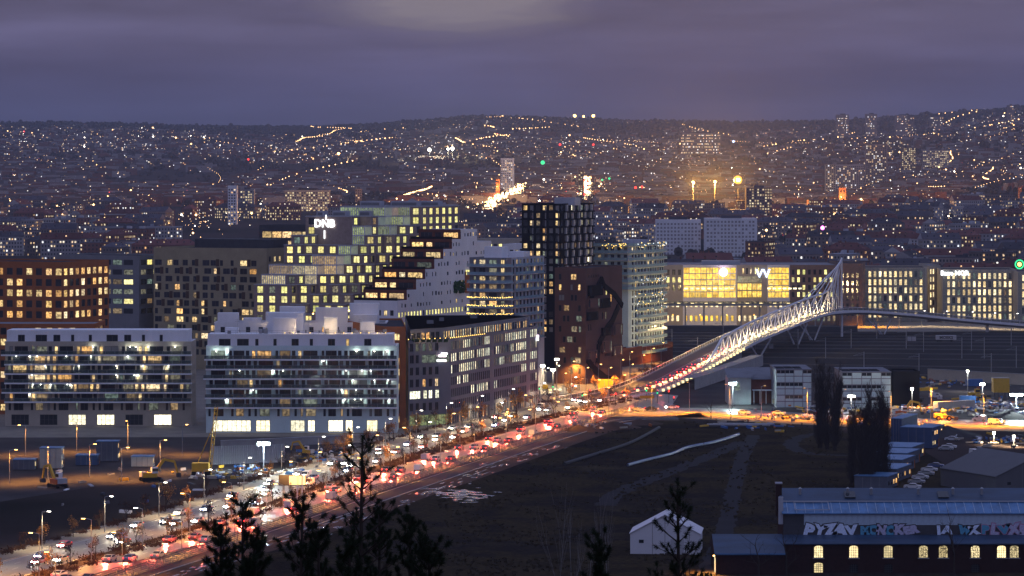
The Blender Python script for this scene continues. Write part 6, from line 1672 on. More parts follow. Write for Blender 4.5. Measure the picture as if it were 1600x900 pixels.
mb = MB(); mb.box(-.3, Wb, 9.45, 9.62, 13.2, 13.42, 'light_grey'); mb.build('roof_flashing', bw)
mb = MB()
for (x0_, x1_, y0_, y1_) in ((2.4, 9.4, 6.2, 6.35), (2.4, 9.4, 9.1, 9.25)): 
    za, zb = 11.6 + (y0_ - 5.6) * .45, 11.6 + (y0_ - 5.6) * .45 + .15; mb.box(x0_, x1_, y0_, y1_, za, zb, 'light_grey')
for x in (2.4, 9.3): mb.bar((x, 6.2, 11.9), (x, 9.2, 13.2), .12, .12, 'light_grey')
mb.build('snow_guard', bw)
for k, (s_, u, sz, m) in enumerate((('PYZAV', 8.2, 2.75, ''), ('MCNCKER', 20.3, 2.1, ''), ('JA', 31.5, 2.0, ''), ('WX', 37.0, 2.1, ''), ('PLVXE', 43.8, 2.6, ''))):
    mt = ('graffiti_white', 'graffiti_grey', 'graffiti_white', 'graffiti_white', 'graffiti_grey')[k]
    gr_ = random.Random(k); xx = u + .4 - len(s_) * sz * .33
    for ch in s_:
        q_ = sz * gr_.uniform(.9, 1.2); o1 = obj('graffiti_letter', letters(ch, q_, ('graffiti_white', 'graffiti_teal', 'graffiti_grey')[gr_.choice((0, 0, 1)) if k in (0, 2, 3) else gr_.choice((1, 2, 2))], .02, .2), bw, (xx + q_ * .33, 5.90, 7.8 + gr_.uniform(-.15, .2))); o1.rotation_euler = (0, gr_.uniform(-.28, .28), 0); o1.scale = (gr_.uniform(1.0, 1.35), 1, gr_.uniform(.85, 1.1))
        o2 = obj('graffiti_outline', letters(ch, q_ * 1.06, 'dark_grey' if k != 4 else 'graffiti_pink', .02, .32), bw, (xx + q_ * .33, 5.935, o1.location.z)); o2.rotation_euler = o1.rotation_euler; o2.scale = o1.scale
        xx += q_ * .72
for q in range(9):
    u = 5 + q * 7.3 + R.uniform(-2, 2); mb = MB(); mb.tube((0, 0, 0), (0, 0, 1.3), .28, 'galvanised', n=8); mb.tube((0, 0, 1.3), (0, 0, 1.6), .42, 'galvanised', .1, n=8); mb.build('roof_vent', bw, (u, 12.5, 14.3))
for q in (14, 33, 51):
    mb = MB(); mb.bar((0, 10.6, 13.95), (0, 13.0, 14.95), 2.2, .25, 'glass_dark'); mb.build('skylight', bw, (q, 0, 0))
for x in (-1.2,): 
    mb = MB(); mb.box(-1.0, .2, 12, 13.2, 10, 16.6, 'brick_old'); mb.box(-1.1, .3, 11.9, 13.3, 16.6, 16.9, 'roof_pale'); mb.build('chimney', bw); mb = MB(); mb.box(-.9, .0, 6.4, 7.2, 9, 14.5, 'roof_pale'); mb.build('vent', bw)
# low annex on the left of the works
ax0, ax1 = (1118 - 800) / F * 638, wx0 - .4
an = empty('brick_annex', (ax0, 637, 0), 'low dark brick annex with a pale edged roof left of the brick works', 'building')
mb = MB(); mb.box(0, ax1 - ax0, 0, 16, 0, 4.2, 'brick_old'); mb.build('wall', an)
mb = MB(); W_ = ax1 - ax0; mb.poly([(-.3, -.5, 4.2), (W_, -.5, 4.2), (W_, 8, 7.2), (-.3, 8, 7.2)], 'roof_slate'); mb.poly([(-.3, 16.5, 4.2), (-.3, 8, 7.2), (W_, 8, 7.2), (W_, 16.5, 4.2)], 'roof_slate'); mb.poly([(-.3, -.5, 4.2), (-.3, 8, 7.2), (-.3, 16.5, 4.2)], 'brick_old'); mb.build('roof', an)
mb = MB(); mb.box(-.3, W_, -.62, -.5, 4.0, 4.3, 'roof_blue_metal'); mb.build('gutter', an)
mb = MB(); mb.box(-.06, -.004, 1, 3.5, .2, 3.2, 'lit_arch'); mb.build('window', an)
obj('door_lamp', LD['street'], an, (-1.5, 1.0, 3.2)); mb = MB(); mb.box(-.4, -.1, 2.1, 2.4, 3.4, 3.6, 'bulb_warm'); mb.build('wall_lamp', an)

# ------------------------------------------------------------------ trees
def twig_tree(h, seed, spread=.35, levels=4, r0=.18, m='bark', split=3, leaf=None, nleaf=0, up=.5, ratio=.62, nside=4):
    rr = random.Random(seed); mb = MB(); tips = []
    def grow(p, d, l, r, lv):
        q = p + d * l; mb.tube(p, q, r, m, r * .65, n=nside if lv < 2 else 3, cap=False)
        if lv >= levels: tips.append(q); return
        for k in range(split + (1 if lv < 2 else 0)):
            t = rr.uniform(.35, 1.0) if k else 1.0; b = p + (q - p) * t
            v = Vector((rr.gauss(0, 1), rr.gauss(0, 1), rr.gauss(0, .3))).normalized()
            nd = (d * (1 - spread) + v * spread * (1.3 if k else .5) + Vector((0, 0, up * .3))).normalized(); grow(b, nd, l * ratio * rr.uniform(.75, 1.15), r * (.62 if k == 0 else .45), lv + 1)
    grow(Vector((0, 0, 0)), Vector((0, 0, 1)), h * .38, r0, 0)
    lf = None
    if leaf:
        lf = MB()
        for k in range(nleaf):
            t = rr.choice(tips) + Vector((rr.gauss(0, .3), rr.gauss(0, .3), rr.gauss(0, .3))); s = rr.uniform(.06, .17)
            a = Vector((rr.gauss(0, 1), rr.gauss(0, 1), rr.gauss(0, 1))).normalized() * s; b = a.orthogonal().normalized() * s
            lf.poly([t - a, t + b, t + a, t - b], leaf)
        lf = lf.mesh('foliage')
    return mb.mesh('branches'), lf
def treeobj(name, label, cat, group, meshes, x, y, z, sc_=1, rz=0):
    r = empty(name, (x, y, z), label, cat, group, rz); r.scale = (sc_,) * 3
    obj('branches', meshes[0], r)
    if meshes[1]: obj('foliage', meshes[1], r)
    return r
ST = [twig_tree(6.5, s, .42, 4, .13, 'bark', 3, 'leaf_orange' if s % 2 else 'shrub', 420 if s % 2 else 200) for s in range(5)]
BT = [twig_tree(9, 20 + s, .38, 5, .16, 'bark', 2) for s in range(4)]
k = 0; s = 6
while s < length(farC) - 4:
    p, d = along(offset(farC, 8.8 + R.uniform(-1.5, 1.5)), s)
    treeobj('street_tree', 'slender street tree in the strip between the carriageways', 'tree', 'trees between the carriageways', ST[k % 5], p.x, p.y, 0, R.uniform(.7, 1.15), R.uniform(0, 6)); s += R.uniform(9, 16); k += 1
s = 10
while s < length(farC) - 4:
    p, d = along(offset(farC, -12.3), s)
    treeobj('street_tree', 'street tree with orange leaves on the town side pavement', 'tree', 'trees on the town side pavement', ST[(2 * k + 1) % 5], p.x, p.y, 0, R.uniform(.7, 1.2), R.uniform(0, 6)); s += R.uniform(9, 17); k += 1
for px, py in ((700, 672), (722, 668), (650, 680), (640, 690), (615, 690), (575, 700), (540, 712), (750, 660), (779, 655), (807, 648), (830, 640)):
    x, y = G(px, py); treeobj('street_tree', 'orange leaved tree in front of the grey office', 'tree', 'trees by the grey office', ST[1 if k % 2 else 3], x, y, 0, R.uniform(.8, 1.3), k); k += 1
for px, py in ((975, 605), (990, 600), (1005, 594), (960, 611), (930, 612), (905, 610), (1022, 585), (885, 612)):
    x, y = G(px, py); treeobj('street_tree', 'small lit tree on the square below the brown tower', 'tree', 'trees on the tower square', ST[1 if k % 2 else 3], x, y, 0, R.uniform(.7, 1.1), k); k += 1
# shrubs in the central strip and before the office
shb = MB()
for q in range(160):
    shb.ball((R.gauss(0, 1.4), R.gauss(0, .8), abs(R.gauss(.3, .4))), R.uniform(.06, .2), 'shrub', 5, 3)
shm = shb.mesh('shrub')
s = 2
for C, o in ((farC, 7.2), (farC, 11.2), (farC, -13.6)):
    s = 3
    while s < length(C) - 3:
        p, d = along(offset(C, o + R.uniform(-.4, .4)), s); r = obj('shrub', shm, None, (p.x, p.y, 0), math.atan2(d.y, d.x)); sc0 = R.uniform(.5, 1.1); r.scale = (sc0, sc0, sc0)
        tag(r, 'low reddish shrub in the planting along the main road', 'shrub', 'shrubs along the main road'); s += R.uniform(6.5, 10)
for px, py, s in ((1111, 655, .9), (1142, 657, .8), (1100, 700, .5), (1185, 720, .5), (1170, 712, .4), (1225, 730, .5), (1300, 690, .5)):
    x, y = G(px, py); treeobj('bare_tree', 'bare tree standing at the edge of the amber road' if py < 660 else 'small bare sapling on the dark field', 'tree', 'bare trees by the amber road' if py < 660 else 'saplings on the field', BT[k % 4], x, y, 0, s, k); k += 1
x, y = G(1478, 893); treeobj('bare_tree', 'tall bare tree in front of the graffiti on the brick works', 'tree', None, twig_tree(13, 99, .45, 6, .26, 'bark', 2), x, y - 12, 0, 1.12, 0)
x, y = G(1225, 895); treeobj('bare_tree', 'dark bare tree over the annex left of the brick works', 'tree', None, twig_tree(12, 98, .5, 6, .24, 'bark', 2), x, y - 6, 0, 1.0, 0)
x, y = G(1180, 898); treeobj('bare_tree', 'wide bare tree before the annex roof', 'tree', None, twig_tree(11, 97, .5, 6, .22, 'bark', 2), x, y - 9, 0, 1.0, 1)
# fastigiate poplars
def poplar(h, seed, wd=.13):
    rr = random.Random(seed); mb = MB()
    nst = 7
    for s in range(nst):
        a0 = rr.uniform(0, 6.28); x0, y0 = rr.gauss(0, .5), rr.gauss(0, .5); hh = h * rr.uniform(.8, 1)
        top = Vector((x0 + rr.gauss(0, h * .055), y0 + rr.gauss(0, h * .055), hh)); b0 = Vector((x0 * .4, y0 * .4, 0)); mb.tube(b0, top, .3, 'bark', .04, n=4, cap=False)
        for k in range(58):
            t = rr.uniform(.01, .97); p = b0.lerp(top, t); a = rr.uniform(0, 6.28); l = h * wd * rr.uniform(.5, 1.3) * (1.2 - t * .7)
            q = p + Vector((math.cos(a) * l * .62, math.sin(a) * l * .62, l)); mb.tube(p, q, .06, 'bark', .02, n=3, cap=False)
            for j in range(6):
                u = rr.uniform(.15, 1); e = p.lerp(q, u); b = rr.uniform(0, 6.28); m_ = l * .45 * rr.random(); f = e + Vector((math.cos(b) * m_ * .5, math.sin(b) * m_ * .5, m_)); mb.tube(e, f, .035, 'bark', .012, n=3, cap=False)
                for i in range(2):
                    g = e.lerp(f, rr.uniform(.3, 1)); b = rr.uniform(0, 6.28); m2 = rr.uniform(.4, 1.1); mb.tube(g, g + Vector((math.cos(b) * m2 * .5, math.sin(b) * m2 * .5, m2)), .022, 'bark', .01, n=3, cap=False)
    return mb.mesh('branches'), None
for k, (px, py, ty, w_) in enumerate(((1292, 702, 562, .13), (1281, 700, 590, .12), (1304, 704, 585, .12), (1346, 762, 618, .12), (1370, 758, 600, .13), (1358, 762, 640, .12), (1382, 755, 622, .11), (1330, 760, 640, .10))):
    x, y = G(px, py); h = CAMH - (ty - HOR) / F * y
    treeobj('poplar_tree', ('tallest bare poplar at the left of the tall dark group', 'leftmost slender poplar of the dark group', 'poplar right of the tallest one, before the site office', 'left poplar of the lower group above the cabins', 'tallest poplar of the lower group above the cabins', 'short poplar in the middle of the lower group', 'rightmost poplar of the lower group', 'short poplar between the two groups')[k], 'tree', None, poplar(h, 50 + k, w_), x, y, 0)
# dark brick tower house between the poplars
x, y = G(1352, 762)
# tufts of dry grass, clods and stones over the field
gt = MB(); rr = random.Random(3)
for k in range(9000):
    px_, py_ = rr.uniform(380, 1620), 655 + 250 * rr.random() ** .8; x, y = G(px_, py_)
    if py_ < 905 - (px_ - 400) * .43 or (px_ > 1310 and py_ > 690) or px_ > 1400: continue
    if noise.noise(Vector((x / 14, y / 30, 5))) < -.05: continue
    s_ = rr.uniform(.15, .55)
    for q in range(3):
        a_ = rr.uniform(0, 3.1); dx_, dy_ = math.cos(a_) * s_, math.sin(a_) * s_ ; gt.poly([(x - dx_ * .6, y - dy_ * .6, .0), (x + dx_ * .6, y + dy_ * .6, .0), (x + dx_, y + dy_, s_ * rr.uniform(.5, 1.0)), (x - dx_, y - dy_, s_ * rr.uniform(.4, 1))], 'dry_grass')
tag(gt.build('dry_grass'), kind='stuff')
# slender birches
for k, (px, ty) in enumerate(((875, 785), (893, 800), (933, 780), (948, 800), (920, 825))):
    x, y = G(px, 905); y = 560; x = (px - 800) / F * y; z = terrain(x, y); h = CAMH - (ty - HOR) / F * y - z
    treeobj('birch_tree', ('leftmost slim bare birch on the dark field', 'second slim birch from the left on the dark field', 'tallest slim bare birch on the dark field', 'slim birch right of the tallest one', 'short birch before the other slim birches')[k], 'tree', None, twig_tree(h, 70 + k, .22, 5, .11, 'birch_bark', 2, up=1.2, ratio=.7), x, y, z)
# pines close to the camera
def pine(h, seed, dense=1.0, open_=False):
    rr = random.Random(seed); mb = MB(); nd = MB()
    def tuft(c, d, s):
        s *= .62
        for k in range(int(80 * dense)):
            v = (d * .45 + Vector((rr.gauss(0, .6), rr.gauss(0, .6), rr.gauss(0, .6)))).normalized(); l = s * rr.uniform(.6, 1.1); b = c + d * rr.uniform(-.9, .6) * s * .8
            w_ = v.orthogonal().normalized() * .006; nd.poly([b - w_, b + w_, b + v * l], 'needles')
    top = Vector((rr.gauss(0, .1), rr.gauss(0, .1), h)); mb.tube((0, 0, 0), top, .012 * h, 'bark', .02, n=6, cap=False)
    t = .42
    while t < 1.0:
        p = Vector((0, 0, 0)).lerp(top, t); nb = rr.choice((3, 4, 5))
        for k in range(nb):
            a = rr.uniform(0, 6.28); l = h * (.02 + (.17 if open_ else .095) * (1 - t) ** .8) * rr.uniform(.6, 1.2); el = .35 + .5 * t
            d = Vector((math.cos(a), math.sin(a), el)).normalized(); q = p + d * l; mb.tube(p, q, .018 + .012 * (1 - t), 'bark', .008, n=4, cap=False); tuft(q, (d + Vector((0, 0, .6))).normalized(), .17)
            for j in range(int(1 + l * 3)):
                u = rr.uniform(.35, 1); e = p.lerp(q, u); d2 = (d * .6 + Vector((rr.gauss(0, .5), rr.gauss(0, .5), .55))).normalized(); l2 = rr.uniform(.12, .38); f = e + d2 * l2
                mb.tube(e, f, .009, 'bark', .005, n=3, cap=False); tuft(f, d2, rr.uniform(.12, .18))
        t += rr.uniform(.02, .034) if not open_ else rr.uniform(.03, .05)
    tuft(top, Vector((0, 0, 1)), .2)
    return mb.mesh('branches'), nd.mesh('needles')
for k, (px, ty, D, sd, dn, op) in enumerate(((556, 690, 66, 1, 1.0, True), (455, 782, 62, 2, 1.6, False), (378, 792, 70, 3, 1.4, False), (640, 812, 58, 4, 1.8, False), (1068, 772, 60, 5, 1.0, True), (590, 800, 70, 6, 1.8, False), (500, 838, 52, 7, 2.0, False), (340, 840, 56, 8, 1.8, False), (945, 862, 55, 9, 1.5, False), (680, 860, 50, 10, 1.6, False), (410, 850, 50, 11, 2.0, False), (560, 856, 48, 12, 2.0, False))):
    x = (px - 800) / F * D; z = terrain(x, D); top = CAMH - (ty - HOR) / F * D; h = top - z
    r = empty('pine_tree', (x, D, z), ('tall open pine silhouetted against the main road', 'dense pine top left of the tall open pine', 'pine top at the left over the footpath', 'dark pine right of the tall open pine', 'pine in front of the white marquee tent', 'dense dark pine just right of the tall open pine', 'low dark pine at the bottom between two taller pines', 'leftmost dark pine at the bottom edge', 'small pine top left of the tent at the bottom edge', 'rightmost low pine of the left group at the bottom edge', 'low thick pine under the left pine tops', 'thick low pine at the foot of the tall open pine')[k], 'tree')
    b_, n_ = pine(h, sd, dn * .8, op); obj('branches', b_, r); o = obj('foliage', n_, r); tag(o, kind='stuff')

# ------------------------------------------------------------------ the town beyond
def block_mesh(w_, d_, fl, rt, seed, wallm, roofm_, busy=False):
    rr = random.Random(seed); h = fl * 3.3 + .6; wl = MB(); rf = MB(); wn = MB(); wl.box(0, w_, 0, d_, -6, h, wallm, 'd')
    if rt == 'flat':
        rf.box(-.2, w_ + .2, -.2, d_ + .2, h, h + .35, roofm_)
        for k in range(rr.choice((1, 2, 3))): a = rr.uniform(.1, .75) * w_; b = rr.uniform(.2, .6) * d_; rf.box(a, a + rr.uniform(2, 5), b, b + 3, h + .36, h + rr.uniform(1.6, 3), 'roof_pale' if rr.random() < .4 else roofm_)
    else:
        e = .5; rh = d_ * .32; hp = d_ / 2 if rt == 'hip' else 0
        A_, B_, C_, D_ = (-e, -e, h), (w_ + e, -e, h), (w_ + e, d_ + e, h), (-e, d_ + e, h); r0, r1 = (hp, d_ / 2, h + rh), (w_ - hp, d_ / 2, h + rh)
        rf.poly([A_, B_, r1, r0], roofm_); rf.poly([C_, D_, r0, r1], roofm_); rf.poly([D_, A_, r0], roofm_ if hp else wallm); rf.poly([B_, C_, r1], roofm_ if hp else wallm)
        for k in range(rr.choice((2, 3, 4))): a = rr.uniform(.15, .8) * w_; rf.box(a, a + .9, d_ / 2 - .5, d_ / 2 + .5, h + rh - .8, h + rh + 1.3, 'city_wall_red')
        if fl > 3:
            for a in frange(4, w_ - 6, rr.choice((5.5, 8))): wn.poly([(a, d_ * .16 - e, h + rh * .42), (a + 1.1, d_ * .16 - e, h + rh * .42), (a + 1.1, d_ * .16 - e, h + rh * .42 + 1.0), (a, d_ * .16 - e, h + rh * .42 + 1.0)], 'city_windows')
    pit = rr.choice((2.4, 2.8, 3.3)); m = 'city_windows_busy' if busy else 'city_windows'
    for k in range(fl):
        z = .9 + k * 3.3
        for u in frange(1, w_ - 1.6, pit): wn.poly([(u, -.05, z), (u + 1.2, -.05, z), (u + 1.2, -.05, z + 1.6), (u, -.05, z + 1.6)], m)
        for u in frange(1, d_ - 1.6, pit):
            wn.poly([(w_ + .05, u, z), (w_ + .05, u + 1.2, z), (w_ + .05, u + 1.2, z + 1.6), (w_ + .05, u, z + 1.6)], m); wn.poly([(-.05, u + 1.2, z), (-.05, u, z), (-.05, u, z + 1.6), (-.05, u + 1.2, z + 1.6)], m)
    return wl.mesh('wall'), rf.mesh('roof'), wn.mesh('window_rows'), rt, wallm, h
BM = []
sd = 0
for (rt, rm, wm) in (('gable', 'city_roof', 'city_wall'), ('hip', 'city_roof', 'city_wall'), ('gable', 'city_roof_red', 'city_wall_pale'), ('hip', 'city_roof_red', 'city_wall_red'), ('flat', 'city_roof', 'city_wall'), ('flat', 'city_roof_pale', 'city_wall_pale'), ('flat', 'city_roof', 'city_wall_red'), ('gable', 'city_roof', 'city_wall_pale')):
    for (w_, d_, fl) in ((24, 13, 4), (40, 14, 5), (55, 15, 4), (32, 16, 6)): sd += 1; BM.append(block_mesh(w_, d_, fl, rt, sd, wm, rm, busy=(sd % 7 == 0)) + (w_,))
tn = {'gable': 'gabled', 'hip': 'hipped', 'flat': 'flat'}; wn_ = {'city_wall': 'brown', 'city_wall_pale': 'pale', 'city_wall_red': 'red brick'}
AV = [(-28, 4000), (-26, 4200), (3, 4700), (16, 5200)]; AV2 = [(100, 4600), (118, 5100), (130, 5600)]
def on_street(x, y, m=26, w_=0):
    for P in (AV, AV2):
        if P[0][1] - 560 < y < P[-1][1]:
            for (a, b), (c, d) in zip(P, P[1:]):
                if b <= y <= d or (y < b and (a, b) == P[0]):
                    t_ = max(0, (y - b) / (d - b)); sx = a + (c - a) * t_
                    if x - m < sx < x + w_ + m: return True
    return False
SPECIAL = []  # (x,y,r) kept clear
def special(px, py, D): return (px - 800) / F * D, D
nbl = 0; y = 1800
while y < 5000 and nbl < 292:
    hw = .168 * y + 20; stepx = 66 if y < 3600 else 84
    x = -hw + R.uniform(0, 30)
    while x < hw and nbl < 292:
        px = 800 + F * x / y; vis = (px > 1025 and y > 1840) or (815 < px < 1030 and y > 2900) or (725 < px <= 815 and y > 2100) or (px <= 725 and y > 3700) or (px < 240 and y > 2600)
        if y < 2000 and (px > 1340 or px < 1030): vis = vis and y > 1860
        if vis and not on_street(x, y, 22, 46) and not (985 < px < 1190 and 2330 < y < 2980) and R.random() < .93:
            B = R.choice(BM); tz = terrain(x, y) - .5; a = R.choice((-.4, -.4, .15, .15, 1.2)) + R.gauss(0, .06)
            zn = 'beyond the railway offices' if px > 1025 and y < 2700 else ('behind the black tower' if 800 < px <= 1025 else ('behind the stepped bank' if px < 725 else ('near the lit avenue' if px <= 800 else 'in the right half of the town')))
            lab = '%s %s-roofed block %s, %s' % (wn_[B[4]], tn[B[3]], zn, 'nearer half' if y < 3400 else 'far off')
            r = empty('town_block', (x, y, tz), lab, 'building', 'town blocks', a)
            obj('wall', B[0], r); obj('roof', B[1], r); tag(obj('window_rows', B[2], r), kind='stuff'); nbl += 1
        x += stepx * R.uniform(.75, 1.15)
    y += (52 if y < 3000 else 66) * R.uniform(.9, 1.1)
y_end = y
# named landmarks of the far town
def tower(px, pyt, pyb, wpx, D, label, wallm, winm, name='tower_block', prob=1, dpt=14, fh=3.2):
    x = (px - 800) / F * D; z = CAMH - (pyb - HOR) / F * D; zt = CAMH - (pyt - HOR) / F * D; W = wpx / F * D; z = min(z, terrain(x, D)) - 2
    r = empty(name, (x - W / 2, D, z), label, 'building'); mb = MB(); mb.box(0, W, 0, dpt, 0, zt - z, wallm); mb.build('wall', r)
    wn = MB()
    for zz in frange(2, zt - z - 2.6, fh):
        for u in frange(.8, W - 1.8, 3.0): 
            if R.random() < prob: wn.poly([(u, -.06, zz), (u + 1.7, -.06, zz), (u + 1.7, -.06, zz + 1.7), (u, -.06, zz + 1.7)], winm)
    tag(wn.build('window_rows', r), kind='stuff'); mb = MB(); mb.box(W * .3, W * .7, 3, 9, zt - z + .01, zt - z + 2.5, 'city_roof'); mb.build('roof_cabin', r); return r
tower(793, 247, 273, 21, 4900, 'pale high rise left of the green light in the far town', 'white_render', 'city_windows')
tower(1186, 293, 345, 40, 3700, 'dark brick high rise with orange window rows below the big amber lamp', 'brick_brown', 'city_windows_busy', dpt=20)
tower(1060, 343, 373, 70, 2780, 'left white sheeted block of the pale pair beyond the amber office', 'white_render', 'city_wall_pale', 'wrapped_block', .9)
tower(1143, 341, 381, 80, 2740, 'right white sheeted block of the pale pair beyond the amber office', 'white_render', 'city_wall_pale', 'wrapped_block', .9, 30)
tower(1370, 225, 300, 0 + 34, 5200, 'sparsely lit apartment slab in the right part of the far town', 'city_wall', 'city_windows')
tower(1420, 230, 252, 22, 5600, 'tower left of the brightly lit long block at right', 'city_wall', 'city_windows_busy')
tower(1463, 234, 248, 42, 5600, 'long orange lit block at right below the ridge', 'city_wall_pale', 'city_windows_busy')
tower(1320, 257, 278, 60, 5000, 'long hospital wing at right above the orange church tower', 'city_wall_pale', 'city_windows')
tower(1298, 257, 280, 16, 4950, 'pale square tower at the left end of the long hospital wing', 'sand_stone', 'city_windows')
for px, t_, b_, w_ in ((1317, 179, 203, 19), (1362, 178, 201, 17), (1410, 180, 203, 20), (1424, 182, 200, 10), (1464, 183, 206, 20), (1580, 164, 176, 8)):
    tower(px, t_, b_, w_, 8300, 'ridge tower block %s' % {1317: 'furthest left on the right hand ridge', 1362: 'second from the left on the right hand ridge', 1410: 'in the middle of the right hand ridge', 1424: 'close beside the middle ridge tower', 1464: 'right of the middle on the right hand ridge', 1580: 'on the hilltop at the right edge'}[px], 'city_wall', 'far_windows', dpt=30, fh=6, prob=.6)
tower(1095, 208, 228, 62, 6600, 'bright strip lit office below the middle ridge', 'city_wall', 'far_windows', fh=6)
tower(560, 295, 325, 10, 4300, 'slim dark high rise far left of the avenue', 'city_wall', 'city_windows')
tower(363, 290, 345, 14, 3600, 'pale slab high rise behind the checkered block', 'white_render', 'city_windows'); tower(386, 296, 330, 22, 3900, 'white dotted high rise behind the checkered block', 'city_wall_pale', 'city_windows_busy')
tower(480, 297, 310, 70, 4100, 'cream lit palace like block left above the bank', 'sand_stone', 'city_windows_busy'); tower(1390, 218, 238, 60, 6300, 'dark mall block under the ridge lights', 'city_wall', 'city_windows')
tower(908, 262, 292, 9, 4600, 'narrow dark high rise with a stack of lit rooms', 'city_wall', 'city_windows_busy')
# orange lit church tower
def church(px, pyt, pyb, D, wpx, m, label):
    x = (px - 800) / F * D; z = CAMH - (pyb - HOR) / F * D; zt = CAMH - (pyt - HOR) / F * D; W = wpx / F * D; r = empty('church_tower', (x, D, z), label, 'church tower')
    h = (zt - z) * .72; mb = MB(); mb.box(-W / 2, W / 2, -W / 2, W / 2, -6, h, m); mb.build('wall', r)
    mb = MB(); 
    q = [(-W / 2, -W / 2, h), (W / 2, -W / 2, h), (W / 2, W / 2, h), (-W / 2, W / 2, h)]
    for i in range(4): mb.poly([q[i], q[(i + 1) % 4], (0, 0, zt - z)], 'city_roof')
    mb.build('spire', r)
    for e in (-1, 1): mb = MB(); mb.box(e * W * .2 - .8, e * W * .2 + .8, -W / 2 - .05, -W / 2 - .003, h * .6, h * .85, 'black_metal'); mb.build('belfry_window', r)
    obj('facade_light', lamp_data('church', 'POINT', (1, .42, .1), 60000, 1), r, (-W * .3, -W / 2 - 9, 4)); mb = MB(); mb.ball((-W * .3, -W / 2 - 9, 3), .8, 'bulb_amber'); mb.build('floodlamp', r); return r
church(1316, 286, 312, 4200, 11, 'city_wall_red', 'stout church tower lit orange in the far town at right'); church(778, 274, 296, 4300, 6, 'city_wall_red', 'slim church tower lit orange beside the avenue')
# white hall beyond the right offices
gable('white_hall', 'big white hall roof above the right hand screened offices', 'hall', ((1500 - 800) / F * 2350, 2350), 34, 26, 13, 18, rad(35), 'white_render', 'roof_pale', False)
# lit avenues: asphalt and lamps
for P, lab in ((AV, 'avenue'), (AV2, 'avenue')):
    C = resample([(a, b, terrain(a, b) + .6) for a, b in P], 40); mb = MB(); ribbon(mb, C, -9, 9, .1, 'paving'); tag(mb.build('avenue'), kind='structure')
def mast(px, py, D, m, light, label, r_=2.6, h=None):
    x = (px - 800) / F * D; z = CAMH - (py - HOR) / F * D; g = terrain(x, D) - 1; t = empty('light_mast', (x, D, g), label, 'light mast'); mb = MB(); mb.tube((0, 0, 0), (0, 0, z - g), .22, 'dark_grey', n=5); mb.build('pole', t)
    mb = MB(); mb.ball((0, -1, z - g), r_, m, 12, 8); mb.build('lamp_head', t)
    if light: obj('lamp_light', light, t, (0, -6, z - g))
mast(1153, 281, 3900, 'bulb_amber', LD['far_amber'], 'amber lamp with its ball enlarged for the glare, over the middle of the far town', 5.2)  # ball made oversized: the lamp's broad glow is put into its shape
mast(1117, 284, 3950, 'bulb_amber', LD['far_amber'], 'amber lamp just left of the huge one', 1.6); mast(1083, 285, 4000, 'bulb_amber', LD['far_amber'], 'leftmost of the three amber lamps over the far town', 2.0)
mast(848, 254, 4900, 'bulb_green', None, 'bright green light left of centre in the far town', 3.2)
mast(671, 234, 6200, 'bulb_white', LD['far_white'], 'left stadium light mast', 3.2); mast(700, 233, 6200, 'bulb_white', LD['far_white'], 'middle stadium light mast', 2.2); mast(707, 232, 6200, 'bulb_white', LD['far_white'], 'right stadium light mast', 3.0)
for k, px in enumerate((898, 912, 927)): mast(px, 181 if k != 1 else 182, 9000, 'bulb_warm', None, ('left', 'middle', 'right')[k] + ' lamp of three on the central hilltop', 4.2 if k != 1 else 3)
mast(529, 240, 6000, 'bulb_warm', None, 'orange lamp on the slope left of the stadium', 2.4); mast(1548, 235, 6200, 'bulb_white', None, 'white lamp under the ridge far right', 2.6); mast(1575, 337, 3600, 'bulb_amber', None, 'amber lamp in the dark grove far right', 1.0)
mast(875, 226, 6500, 'bulb_red', None, 'red lamp left of centre below the hill', 2.4); mast(927, 226, 6500, 'bulb_red', None, 'red lamp right of its twin below the hill', 2.2); mast(388, 249, 5600, 'bulb_red', None, 'small red mast light at left', 1.8); mast(993, 293, 4200, 'bulb_red', None, 'left of two red lamps near the second avenue', 1.6); mast(1003, 292, 4200, 'bulb_red', None, 'right of two red lamps near the second avenue', 1.6)
mast(1285, 356, 2800, 'bulb_magenta', None, 'magenta lamp on a facade beyond the amber office', 1.7); mast(1146, 221, 6600, 'sign_blue', None, 'blue lamp under the middle ridge', 2.5)
mast(941, 281, 5100, 'bulb_green', None, 'green lamp at the top of the second avenue', 1.6); mast(952, 279, 5100, 'bulb_green', None, 'green lamp beside the first at the top of the second avenue', 1.8); mast(440, 322, 3900, 'bulb_white', None, 'cold white lamp behind the checkered block', 1.4); mast(457, 327, 3900, 'bulb_amber', None, 'amber lamp behind the stepped bank', 1.8)

